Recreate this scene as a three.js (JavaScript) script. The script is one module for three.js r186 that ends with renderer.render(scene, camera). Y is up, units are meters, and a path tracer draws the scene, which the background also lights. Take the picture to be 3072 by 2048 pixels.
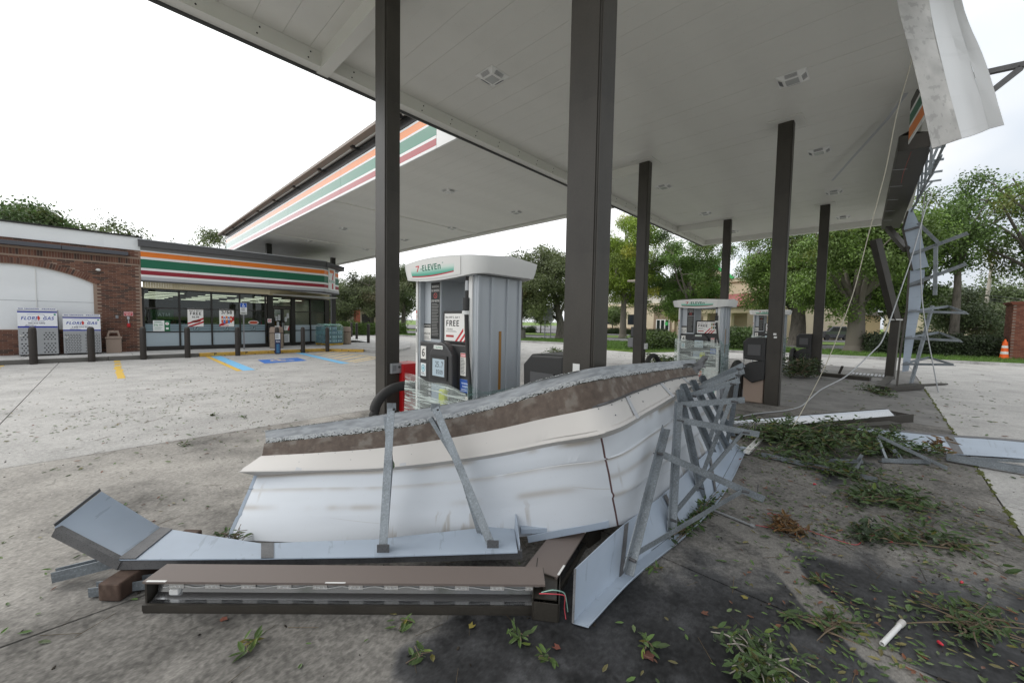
import * as THREE from 'three';
import { RoundedBoxGeometry } from 'three/addons/geometries/RoundedBoxGeometry.js';
import { mergeGeometries, toCreasedNormals } from 'three/addons/utils/BufferGeometryUtils.js';

// ---------- camera, sky, sun, exposure ----------
const scene = new THREE.Scene();
const camera = new THREE.PerspectiveCamera(82.66, 1024 / 682, 0.05, 1500);
{
  const yaw = THREE.MathUtils.degToRad(46.286), pit = THREE.MathUtils.degToRad(3.03), rol = THREE.MathUtils.degToRad(-1.022);
  const f = new THREE.Vector3(Math.sin(yaw) * Math.cos(pit), -Math.sin(pit), -Math.cos(yaw) * Math.cos(pit));
  const rt = new THREE.Vector3(Math.cos(yaw), 0, Math.sin(yaw));
  const dn = new THREE.Vector3().crossVectors(f, rt);
  const d2 = rt.clone().multiplyScalar(-Math.sin(rol)).addScaledVector(dn, Math.cos(rol));
  camera.position.set(0, 1.54, 0);
  camera.up.copy(d2).negate();
  camera.lookAt(f.clone().add(camera.position));
}
const renderer = new THREE.WebGLRenderer({ antialias: true });
renderer.toneMapping = THREE.LinearToneMapping;
renderer.toneMappingExposure = 0.72;
renderer.shadowMap.enabled = true;
renderer.setSize(1024, 682);

function rng(seed) { let a = seed >>> 0; return () => { a = (a + 0x6D2B79F5) | 0; let t = Math.imul(a ^ (a >>> 15), 1 | a); t = (t + Math.imul(t ^ (t >>> 7), 61 | t)) ^ t; return ((t ^ (t >>> 14)) >>> 0) / 4294967296; }; }
const clamp = (v, a = 0, b = 1) => Math.min(b, Math.max(a, v));
const mix = (a, b, t) => a + (b - a) * t;
const sstep = (a, b, x) => { const t = clamp((x - a) / (b - a)); return t * t * (3 - 2 * t); };
function lattice(seed, n) { const r = rng(seed), g = new Float32Array(n * n); for (let i = 0; i < g.length; i++) g[i] = r(); return g; }
// tiling value noise: x, y in periods of the lattice n
function makeNoise(seed, n = 64) {
  const g = lattice(seed, n);
  const N = (x, y, per = n) => {
    const xi = Math.floor(x), yi = Math.floor(y); let u = x - xi, v = y - yi; u = u * u * (3 - 2 * u); v = v * v * (3 - 2 * v);
    const m = (k) => ((k % per) + per) % per, a = m(xi), b = m(xi + 1), c = m(yi), d = m(yi + 1);
    return mix(mix(g[c % n * n + a % n], g[c % n * n + b % n], u), mix(g[d % n * n + a % n], g[d % n * n + b % n], u), v);
  };
  return { N, fbm(x, y, oct = 4, per = n) { let s = 0, w = 0.5, t = 0, p = per; for (let i = 0; i < oct; i++) { s += w * N(x, y, Math.min(p, n)); t += w; x *= 2; y *= 2; p *= 2; w *= 0.5; } return s / t; } };
}
const NZ = makeNoise(7, 128), NY = makeNoise(21, 128);

// overcast sky: thin bright cloud over the left of the view, bluish broken cloud to the right
{
  const W = 1024, H = 512, d = new Float32Array(W * H * 4);
  const sun = new THREE.Vector3(-0.30, 0.62, -0.72).normalize();
  for (let j = 0; j < H; j++) for (let i = 0; i < W; i++) {
    const th = ((j + 0.5) / H - 0.5) * Math.PI, ph = ((i + 0.5) / W - 0.5) * Math.PI * 2;
    const x = Math.cos(th) * Math.cos(ph), y = Math.sin(th), z = Math.cos(th) * Math.sin(ph);
    const k = x * sun.x + y * sun.y + z * sun.z;
    const glow = sstep(-0.75, 0.85, k);
    const yy = Math.max(y, 0.02), cx = x / (yy + 0.22) * 2.2, cz = z / (yy + 0.22) * 2.2;
    const c = NZ.fbm(cx + 40, cz * 1.3 + 40, 6, 128), c2 = NY.fbm(cx * 0.35 + 31, cz * 0.5 + 17, 5, 128);
    let cl = sstep(0.36, 0.66, c * 0.55 + c2 * 0.45);
    cl = mix(cl, 1, sstep(0.35, 0.62, glow));
    const base = mix(1.0, 2.4, glow);
    const hz = 1 - sstep(0.0, 0.22, y);
    let r = mix(0.80, 0.97, cl), g = mix(0.88, 0.985, cl), b = mix(0.98, 1.0, cl);
    r = mix(r, 0.80, hz * 0.5 * (1 - glow)); g = mix(g, 0.85, hz * 0.5 * (1 - glow)); b = mix(b, 0.93, hz * 0.5 * (1 - glow));
    let L = base * mix(0.95, 1.05, cl);
    if (y < 0) { L *= 0.6; }
    const o = (j * W + i) * 4; d[o] = r * L; d[o + 1] = g * L; d[o + 2] = b * L; d[o + 3] = 1;
  }
  const t = new THREE.DataTexture(d, W, H, THREE.RGBAFormat, THREE.FloatType);
  t.mapping = THREE.EquirectangularReflectionMapping; t.magFilter = THREE.LinearFilter; t.minFilter = THREE.LinearFilter; t.needsUpdate = true;
  scene.background = t; scene.environment = t;
  const s = new THREE.DirectionalLight(new THREE.Color(1, 0.96, 0.9), 1.4);
  s.position.copy(sun).multiplyScalar(80); s.target.position.set(8, 0, -8); scene.add(s, s.target);
  s.castShadow = true; s.shadow.radius = 45; s.shadow.mapSize.set(2048, 2048);
  Object.assign(s.shadow.camera, { left: -60, right: 60, top: 60, bottom: -60, near: 1, far: 220 });
}

// ---------- helpers ----------
const V = (a, b, c) => Array.isArray(a) ? new THREE.Vector3(a[0], a[1], a[2]) : new THREE.Vector3(a, b, c);
const used = {};
function numbered(n) { const k = (used[n] = (used[n] ?? -1) + 1); return k ? n + '_' + String(k).padStart(3, '0') : n; }
function shade(o) { o.castShadow = true; o.receiveShadow = true; return o; }
function tag(o, label, category, group, kind) { if (label) o.userData.label = label; if (category) o.userData.category = category; if (group) o.userData.group = group; if (kind) o.userData.kind = kind; return o; }
function thing(name, label, category, pos = [0, 0, 0], turn = 0, group) { const g = new THREE.Group(); g.name = numbered(name); g.position.set(...pos); g.rotation.y = turn; scene.add(g); return tag(g, label, category, group); }
function mesh(name, geo, mat, parent) { const m = shade(new THREE.Mesh(geo, mat)); m.name = parent ? name : numbered(name); (parent || scene).add(m); return m; }
function struct(name, geo, mat, label) { const m = mesh(name, geo, mat); m.userData.kind = 'structure'; if (label) m.userData.label = label; return m; }
function solo(name, geo, mat, label, category, group) { return tag(mesh(name, geo, mat), label, category, group); }
function copyOf(o, pos, turn, label) { const c = o.clone(); c.name = numbered(o.name.replace(/_\d{3}$/, '')); c.position.set(...pos); if (turn !== undefined) c.rotation.y = turn; if (label) c.userData.label = label; scene.add(c); return c; }
// uv in metres by the dominant direction of each face
function metric(geo, s = 1) {
  let g = geo.index ? geo.toNonIndexed() : geo; g.computeBoundingBox();
  const p = g.attributes.position, n = p.count, uv = new Float32Array(n * 2), a = V(0, 0, 0), b = V(0, 0, 0), c = V(0, 0, 0);
  for (let i = 0; i < n; i += 3) {
    a.fromBufferAttribute(p, i); b.fromBufferAttribute(p, i + 1).sub(a); c.fromBufferAttribute(p, i + 2).sub(a);
    const nr = b.cross(c), X = Math.abs(nr.x), Y = Math.abs(nr.y), Z = Math.abs(nr.z);
    for (let k = 0; k < 3; k++) { const x = p.getX(i + k), y = p.getY(i + k), z = p.getZ(i + k); const [u, v] = Y >= X && Y >= Z ? [x, z] : X >= Z ? [z, y] : [x, y]; uv[(i + k) * 2] = u * s; uv[(i + k) * 2 + 1] = v * s; }
  }
  g.setAttribute('uv', new THREE.BufferAttribute(uv, 2)); if (!g.attributes.normal) g.computeVertexNormals(); return g;
}
function boxG(x0, x1, y0, y1, z0, z1, r = 0) {
  const g = r > 0 ? new RoundedBoxGeometry(x1 - x0, y1 - y0, z1 - z0, 2, r) : new THREE.BoxGeometry(x1 - x0, y1 - y0, z1 - z0);
  g.translate((x0 + x1) / 2, (y0 + y1) / 2, (z0 + z1) / 2); return metric(g);
}
const box = (name, mat, parent, x0, x1, y0, y1, z0, z1, r) => mesh(name, boxG(x0, x1, y0, y1, z0, z1, r), mat, parent);
function merge(list) { const l = list.map((g) => { const q = g.index ? g.toNonIndexed() : g; for (const k of Object.keys(q.attributes)) if (!['position', 'normal', 'uv'].includes(k)) q.deleteAttribute(k); if (!q.attributes.uv) metric(q); return q; }); return mergeGeometries(l, false); }
function tubeG(pts, r, seg = 24, rad = 8, closed = false) { const c = new THREE.CatmullRomCurve3(pts.map((p) => V(p)), closed, 'catmullrom', 0.35); return new THREE.TubeGeometry(c, seg, r, rad, closed); }
// straight bar of a given cross-section (array of [x, y] outline) from p to q; up = direction of the section's y
function barG(p, q, outline, up = [0, 1, 0]) {
  const a = V(p), b = V(q), d = b.clone().sub(a), L = d.length(); d.normalize();
  const sh = new THREE.Shape(outline.map(([x, y]) => new THREE.Vector2(x, y)));
  const g = new THREE.ExtrudeGeometry(sh, { depth: L, bevelEnabled: false, steps: 1 });
  let u = V(up); if (Math.abs(u.dot(d)) > 0.97) u = V(1, 0, 0.2);
  const xx = new THREE.Vector3().crossVectors(u, d).normalize(), yy = new THREE.Vector3().crossVectors(d, xx);
  const m = new THREE.Matrix4().makeBasis(xx, yy, d); m.setPosition(a); metric(g, 1); 
  const gg = metric(g); gg.applyMatrix4(m); gg.computeVertexNormals(); return gg;
}
const angleS = (w = 0.05, t = 0.005) => [[0, 0], [w, 0], [w, t], [t, t], [t, w], [0, w]];
const rectS = (w, h) => [[-w / 2, -h / 2], [w / 2, -h / 2], [w / 2, h / 2], [-w / 2, h / 2]];
const chanS = (w, h, t = 0.006) => [[-w / 2, 0], [w / 2, 0], [w / 2, h], [w / 2 - t, h], [w / 2 - t, t], [-w / 2 + t, t], [-w / 2 + t, h], [-w / 2, h]];
// thin sheet through a grid of points grid[i][j], with real thickness
function sheetG(grid, th = 0.006) {
  const I = grid.length, J = grid[0].length, P = [], pos = [], uv = [];
  const vec = grid.map((r) => r.map((p) => V(p)));
  const nrm = vec.map((r, i) => r.map((p, j) => { const a = vec[Math.min(i + 1, I - 1)][j].clone().sub(vec[Math.max(i - 1, 0)][j]), b = vec[i][Math.min(j + 1, J - 1)].clone().sub(vec[i][Math.max(j - 1, 0)]); return a.cross(b).normalize(); }));
  const us = [0], vs = [0]; for (let i = 1; i < I; i++) us.push(us[i - 1] + vec[i][0].distanceTo(vec[i - 1][0])); for (let j = 1; j < J; j++) vs.push(vs[j - 1] + vec[0][j].distanceTo(vec[0][j - 1]));
  const front = (i, j) => vec[i][j].clone().addScaledVector(nrm[i][j], th / 2), back = (i, j) => vec[i][j].clone().addScaledVector(nrm[i][j], -th / 2);
  const quad = (a, b, c, d, ua, ub, uc, ud) => { for (const [p, q] of [[a, ua], [b, ub], [c, uc], [a, ua], [c, uc], [d, ud]]) { pos.push(p.x, p.y, p.z); uv.push(...q); } };
  for (let i = 0; i < I - 1; i++) for (let j = 0; j < J - 1; j++) {
    const U = [us[i], us[i + 1]], W = [vs[j], vs[j + 1]];
    quad(front(i, j), front(i + 1, j), front(i + 1, j + 1), front(i, j + 1), [U[0], W[0]], [U[1], W[0]], [U[1], W[1]], [U[0], W[1]]);
    quad(back(i, j), back(i, j + 1), back(i + 1, j + 1), back(i + 1, j), [U[0], W[0]], [U[0], W[1]], [U[1], W[1]], [U[1], W[0]]);
  }
  for (let i = 0; i < I - 1; i++) for (const j of [0, J - 1]) { const a = front(i, j), b = front(i + 1, j), c = back(i + 1, j), d = back(i, j), u = [[us[i], 0], [us[i + 1], 0], [us[i + 1], th], [us[i], th]]; j ? quad(a, b, c, d, ...u) : quad(d, c, b, a, u[3], u[2], u[1], u[0]); }
  for (let j = 0; j < J - 1; j++) for (const i of [0, I - 1]) { const a = front(i, j), b = front(i, j + 1), c = back(i, j + 1), d = back(i, j), u = [[vs[j], 0], [vs[j + 1], 0], [vs[j + 1], th], [vs[j], th]]; i ? quad(d, c, b, a, u[3], u[2], u[1], u[0]) : quad(a, b, c, d, ...u); }
  const g = new THREE.BufferGeometry(); g.setAttribute('position', new THREE.Float32BufferAttribute(pos, 3)); g.setAttribute('uv', new THREE.Float32BufferAttribute(uv, 2)); g.computeVertexNormals(); return toCreasedNormals(g, 0.42);
}
// smooth resampling of stations (each a list of points) along the length
function resample(stations, n) {
  const J = stations[0].length, out = []; const cs = []; for (let j = 0; j < J; j++) cs.push(new THREE.CatmullRomCurve3(stations.map((s) => V(s[j])), false, 'centripetal'));
  for (let i = 0; i <= n; i++) out.push(cs.map((c) => c.getPoint(i / n))); return out.map((r) => r.map((p) => [p.x, p.y, p.z]));
}
function polyG(pts, y, th = 0) {   // flat polygon (x, z) at height y, with a skirt down to y - th
  const sh = new THREE.Shape(pts.map(([x, z]) => new THREE.Vector2(x, -z)));
  let g; if (th > 0) { g = new THREE.ExtrudeGeometry(sh, { depth: th, bevelEnabled: false }); g.rotateX(-Math.PI / 2); g.translate(0, y - th, 0); } else { g = new THREE.ShapeGeometry(sh); g.rotateX(-Math.PI / 2); g.translate(0, y, 0); }
  return metric(g);
}

// ---------- textures and materials ----------
function dataTex(W, H, fn, srgb = true, rep = 1) {
  const d = new Uint8Array(W * H * 4);
  for (let j = 0; j < H; j++) for (let i = 0; i < W; i++) { const c = fn(i / W, j / H, i, j), o = (j * W + i) * 4; d[o] = clamp(c[0]) * 255; d[o + 1] = clamp(c[1]) * 255; d[o + 2] = clamp(c[2]) * 255; d[o + 3] = c.length > 3 ? clamp(c[3]) * 255 : 255; }
  const t = new THREE.DataTexture(d, W, H, THREE.RGBAFormat); t.wrapS = t.wrapT = THREE.RepeatWrapping; t.magFilter = THREE.LinearFilter; t.minFilter = THREE.LinearMipmapLinearFilter; t.generateMipmaps = true;
  if (srgb) t.colorSpace = THREE.SRGBColorSpace; t.repeat.set(rep, rep); t.needsUpdate = true; return t;
}
const S = (l) => l <= 0.0031308 ? l * 12.92 : 1.055 * Math.pow(l, 1 / 2.4) - 0.055;   // linear to sRGB
const s3 = (r, g, b) => [S(r), S(g), S(b)];
const grey = (v, t = [1, 1, 1]) => s3(v * t[0], v * t[1], v * t[2]);
const lin = (r, g, b) => new THREE.Color().setRGB(r, g, b);
const std = (o) => new THREE.MeshStandardMaterial(o);
const phys = (o) => new THREE.MeshPhysicalMaterial(o);
const plain = (r, g, b, rough = 0.6, metal = 0) => std({ color: lin(r, g, b), roughness: rough, metalness: metal });
const hash = (i, j) => { let h = Math.imul(i, 374761393) + Math.imul(j, 668265263); h = Math.imul(h ^ (h >>> 13), 1274126177); return ((h ^ (h >>> 16)) >>> 0) / 4294967296; };

const T = {};
T.concrete = dataTex(512, 512, (u, v, i, j) => { const a = NZ.fbm(u * 8, v * 8, 5, 8), b = NY.fbm(u * 64, v * 64, 2, 64), s = hash(i, j); let k = 0.42 + (a - 0.5) * 0.24 + (b - 0.5) * 0.14 + (s - 0.5) * 0.09; if (s > 0.985) k *= 0.6; return grey(k, [1, 0.985, 0.95]); }, true, 1 / 3);
T.aggregate = dataTex(1024, 1024, (u, v, i, j) => { const a = NZ.fbm(u * 6 + 3, v * 6, 5, 6), s = hash(i >> 1, j >> 1), p = NY.N(u * 128, v * 128, 128); let k = 0.375 + (a - 0.5) * 0.17 + (p - 0.5) * 0.12 + (s - 0.5) * 0.12; return grey(k, [1, 0.975, 0.93]); }, true, 1 / 2.4);
T.aggBump = dataTex(512, 512, (u, v, i, j) => { const p = NY.N(u * 128, v * 128, 128) * 0.7 + hash(i, j) * 0.3; return [p, p, p]; }, false, 1 / 1.2);
T.asphalt = dataTex(512, 512, (u, v, i, j) => grey(0.16 + (NZ.fbm(u * 8, v * 8, 4, 8) - 0.5) * 0.07 + (hash(i, j) - 0.5) * 0.06, [1, 0.98, 1]), true, 1 / 4);
T.grass = dataTex(512, 512, (u, v, i, j) => { const a = NZ.fbm(u * 16, v * 16, 4, 16), h = hash(i, j); return s3(0.075 + a * 0.07 + h * 0.03, 0.135 + a * 0.09 + h * 0.04, 0.025 + a * 0.02); }, true, 1 / 5);
T.galv = dataTex(512, 512, (u, v, i, j) => { const a = NZ.N(u * 64, v * 64, 64), b = NY.N(u * 128, v * 128, 128), c = NZ.fbm(u * 8, v * 8, 4, 8); let k = 0.25 + (Math.round(a * 5) / 5 - 0.5) * 0.075 + (b - 0.5) * 0.05 + (c - 0.5) * 0.12; if (b * a > 0.66) k += 0.08; return grey(k, [0.90, 1.0, 1.08]); }, true, 1 / 0.5);
T.lichen = dataTex(1024, 512, (u, v, i, j) => {   // galvanised cap: grey, with black lichen thick along its lower side
  const a = NZ.fbm(u * 16, v * 8, 5, 16), b = NY.N(u * 128, v * 64, 128), c = NY.fbm(u * 48, v * 24, 4, 64); let k = 0.36 + (a - 0.5) * 0.3;
  const low = clamp(1 - v * 2.6 + (a - 0.5) * 0.8), sp = c * 0.6 + b * 0.4; let g = [k * 0.95, k, k * 1.05];
  if (sp < 0.62 * low) g = [0.03, 0.032, 0.026]; else if (sp < 0.56 * low + 0.05) g = g.map((x) => x * 0.55); else if (low > 0.25 && b > 0.55) g = [0.5, 0.52, 0.52];
  return s3(...g); });
T.rustband = dataTex(1024, 512, (u, v, i, j) => { const a = NZ.fbm(u * 24, v * 12, 6, 24), b = NY.fbm(u * 48, v * 24, 4, 64), h = hash(i, j); let m = sstep(0.42, 0.74, a); const r = mix(0.125, 0.20, m) + (b - 0.5) * 0.08 + (h - 0.5) * 0.04; return s3(r, r * mix(0.78, 0.88, m), r * mix(0.64, 0.76, m)); });
T.whitepaint = dataTex(512, 512, (u, v, i, j) => { const a = NZ.fbm(u * 4, v * 16, 4, 16), b = NY.fbm(u * 24, v * 3, 4, 24), h = hash(i, j); let k = 0.66 + (a - 0.5) * 0.05 - sstep(0.60, 0.8, b) * 0.05 + (h - 0.5) * 0.012; return s3(k * 0.985, k, k * 1.012); }, true, 0.5);
T.slab = dataTex(512, 512, (u, v, i, j) => { const a = NZ.fbm(u * 8, v * 8, 5, 8), b = NY.fbm(u * 48, v * 48, 3, 64); return grey(0.155 + (a - 0.5) * 0.13 + (b - 0.5) * 0.06 + (hash(i, j) - 0.5) * 0.03, [1.02, 0.985, 0.93]); }, true, 1 / 3);
T.sheet = dataTex(2048, 512, (u, v, i, j) => {   // 5 m long, 0.72 m high: white enamel with grime along the ridges, drips and scratches
  const x = u * 5, y = v * 0.72, a = NZ.fbm(x * 3, y * 12, 5), b = NY.fbm(x * 22, y * 3 + 9, 4), h = hash(i, j); let k = 0.60 + (a - 0.5) * 0.06 + (h - 0.5) * 0.012, br = 0;
  for (const [l, w, s] of [[0.225, 0.02, 0.55], [0.36, 0.02, 0.45], [0.49, 0.016, 0.8], [0.655, 0.03, 0.9]]) { const d = (y - l) / w; const m = Math.exp(-d * d) * sstep(0.42, 0.62, NZ.fbm(x * 2.2 + l * 40, l * 9, 4)); br = Math.max(br, m * s); }
  br = Math.max(br, 0.55 * sstep(0.60, 0.74, b) * sstep(0.45, 0.6, NZ.fbm(x * 1.2 + 7, y * 2, 3)));
  const sc = NY.N(x * 7 + y * 60 + 3, y * 9 + x * 2); if (sc > 0.965) br = Math.max(br, 0.35); if (h > 0.9994) br = 0.9;
  return s3(k * mix(0.945, 0.52, br), k * mix(1, 0.45, br), k * mix(1.065, 0.36, br)); });
T.sheet.repeat.set(1 / 5, 1 / 0.72);
T.bluepaint = dataTex(512, 512, (u, v, i, j) => { const a = NZ.fbm(u * 5, v * 5, 5, 5), b = NY.fbm(u * 40, v * 6, 3, 40); let k = 0.43 + (a - 0.5) * 0.09; if (b > 0.72) k *= 0.84; return s3(k * 0.82, k * 0.96, k * 1.14); }, true, 1);
T.brownpaint = dataTex(512, 512, (u, v, i, j) => { const a = NZ.fbm(u * 8, v * 3, 5, 8), b = NY.N(u * 128, v * 128, 128); const k = 1 + (a - 0.5) * 0.5 + (b - 0.5) * 0.16; return s3(0.044 * k, 0.039 * k, 0.032 * k); }, true, 1);
T.lip = dataTex(256, 256, (u, v, i, j) => { const a = NZ.fbm(u * 8, v * 8, 4, 8); const k = 0.125 + (a - 0.5) * 0.07 - (hash(i >> 1, j >> 1) > 0.93 ? 0.05 : 0); return s3(k * 1.0, k, k * 1.02); }, true, 2);
T.ceil = dataTex(512, 512, (u, v, i, j) => { const a = NZ.fbm(u * 6, v * 6, 5, 6), b = NY.N(u * 128, v * 128, 128); let k = 0.64 + (a - 0.5) * 0.07; if (b > 0.985) k *= 0.7; return s3(k, k * 0.992, k * 0.93); }, true, 0.4);
T.bark = dataTex(256, 256, (u, v, i, j) => { const a = NZ.fbm(u * 24, v * 6, 4, 24); const k = 0.06 + a * 0.12; return s3(k * 1.05, k * 0.95, k * 0.8); }, true, 0.6);
T.stucco = dataTex(256, 256, (u, v, i, j) => { const k = 1 + (NZ.fbm(u * 8, v * 8, 4, 8) - 0.5) * 0.12; return s3(0.60 * k, 0.51 * k, 0.37 * k); }, true, 0.25);
T.wallwhite = dataTex(512, 512, (u, v, i, j) => { const k = 0.80 + (NZ.fbm(u * 5, v * 9, 5, 9) - 0.5) * 0.08; return s3(k * 0.98, k, k * 1.01); }, true, 0.3);

const M = {
  concrete: std({ map: T.concrete, roughness: 0.92, bumpMap: T.aggBump, bumpScale: 0.002 }),
  aggregate: std({ map: T.aggregate, roughness: 0.95, bumpMap: T.aggBump, bumpScale: 0.005 }),
  joint: plain(0.05, 0.048, 0.04, 1),
  asphalt: std({ map: T.asphalt, roughness: 0.95 }),
  grass: std({ map: T.grass, roughness: 1 }),
  galv: std({ map: T.galv, roughness: 0.5, metalness: 0.45 }),
  lichen: std({ map: T.lichen, roughness: 0.75, metalness: 0.2 }),
  rustband: std({ map: T.rustband, roughness: 0.9 }),
  white: std({ map: T.whitepaint, roughness: 0.42 }),
  sheet: std({ map: T.sheet, roughness: 0.38 }),
  slab: std({ map: T.slab, roughness: 0.75 }),
  cream: plain(0.52, 0.50, 0.475, 0.5),
  blue: std({ map: T.bluepaint, roughness: 0.42 }),
  brown: phys({ map: T.brownpaint, roughness: 0.45, specularIntensity: 0.8 }),
  tan: plain(0.30, 0.255, 0.225, 0.6),
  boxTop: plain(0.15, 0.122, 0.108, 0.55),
  lip: std({ map: T.lip, roughness: 0.55, metalness: 0.2 }),
  ceil: std({ map: T.ceil, roughness: 0.4 }),
  trim: std({ map: T.ceil, roughness: 0.45 }),
  mirror: plain(0.46, 0.47, 0.48, 0.2, 0.95),
  black: plain(0.018, 0.018, 0.018, 0.5),
  blackGloss: plain(0.012, 0.012, 0.012, 0.25),
  rubber: plain(0.03, 0.029, 0.028, 0.7),
  darkgrey: plain(0.075, 0.075, 0.078, 0.6),
  midgrey: plain(0.22, 0.225, 0.235, 0.6),
  ltgrey: plain(0.42, 0.43, 0.45, 0.5),
  steel: plain(0.38, 0.39, 0.40, 0.4, 0.6),
  chrome: plain(0.7, 0.7, 0.7, 0.15, 1),
  pump: plain(0.42, 0.45, 0.48, 0.4, 0.1),
  offwhite: plain(0.72, 0.72, 0.70, 0.45),
  bark: std({ map: T.bark, roughness: 1 }),
  stucco: std({ map: T.stucco, roughness: 0.95 }),
  wallwhite: std({ map: T.wallwhite, roughness: 0.8 }),
  orange: plain(0.80, 0.20, 0.015, 0.4),
  green: plain(0.005, 0.13, 0.065, 0.4),
  red: plain(0.27, 0.012, 0.025, 0.4),
  stripeWhite: plain(0.76, 0.76, 0.75, 0.4),
  paleGreen: plain(0.33, 0.49, 0.40, 0.45),
  paleRed: plain(0.60, 0.20, 0.19, 0.45),
  paleOrange: plain(0.86, 0.30, 0.035, 0.45),
  siding: plain(0.58, 0.50, 0.33, 0.7),
  frost: plain(0.36, 0.43, 0.47, 0.5),
  glass: phys({ color: lin(0.62, 0.68, 0.66), roughness: 0.02, transmission: 1, thickness: 0, ior: 1.5 }),
  mullion: plain(0.016, 0.014, 0.012, 0.4),
  bollard: plain(0.032, 0.026, 0.022, 0.45),
  yellow: plain(0.55, 0.36, 0.06, 0.8),
  paintYellow: plain(0.58, 0.38, 0.06, 0.9),
  paintCream: plain(0.60, 0.48, 0.28, 0.9),
  paintBlue: plain(0.16, 0.42, 0.66, 0.9),
  paintDeep: plain(0.03, 0.14, 0.46, 0.9),
  beigeBin: plain(0.30, 0.23, 0.185, 0.75),
  pebble: std({ map: T.aggregate, color: lin(0.75, 0.62, 0.5), roughness: 1 }),
  redGloss: plain(0.50, 0.012, 0.015, 0.3),
  twig: plain(0.16, 0.12, 0.08, 1),
  twigGrey: plain(0.34, 0.31, 0.27, 1),
};
function canvasTex(w, h, draw) { const c = document.createElement('canvas'); c.width = w; c.height = h; const x = c.getContext('2d'); draw(x, w, h); const t = new THREE.CanvasTexture(c); t.colorSpace = THREE.SRGBColorSpace; return t; }
const print = (w, h, draw, rough = 0.5) => std({ map: canvasTex(w, h, draw), roughness: rough });
function fit(x, s, cx, cy, maxW, px, font = 'bold', face = 'sans-serif') { x.font = `${font} ${px}px ${face}`; x.textAlign = 'center'; x.textBaseline = 'middle'; const m = x.measureText(s).width; x.save(); x.translate(cx, cy); if (m > maxW) x.scale(maxW / m, 1); x.fillText(s, 0, 0); x.restore(); }
function lines(x, x0, x1, y0, y1, n, col, th = 0.45) { x.fillStyle = col; const st = (y1 - y0) / n; for (let i = 0; i < n; i++) x.fillRect(x0, y0 + i * st, (x1 - x0) * (0.7 + 0.3 * hash(i, n)), st * th); }
// flat printed face: a thin box whose front carries the print; faces +z before turning
function signG(w, h, t = 0.006) { return new THREE.BoxGeometry(w, h, t); }
function sign(name, mat, parent, x, y, z, w, h, turn = 0, t = 0.006, side = M.offwhite) { const m = shade(new THREE.Mesh(signG(w, h, t), [side, side, side, side, mat, side])); m.name = parent ? name : numbered(name); m.position.set(x, y, z); m.rotation.y = turn; (parent || scene).add(m); return m; }
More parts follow.
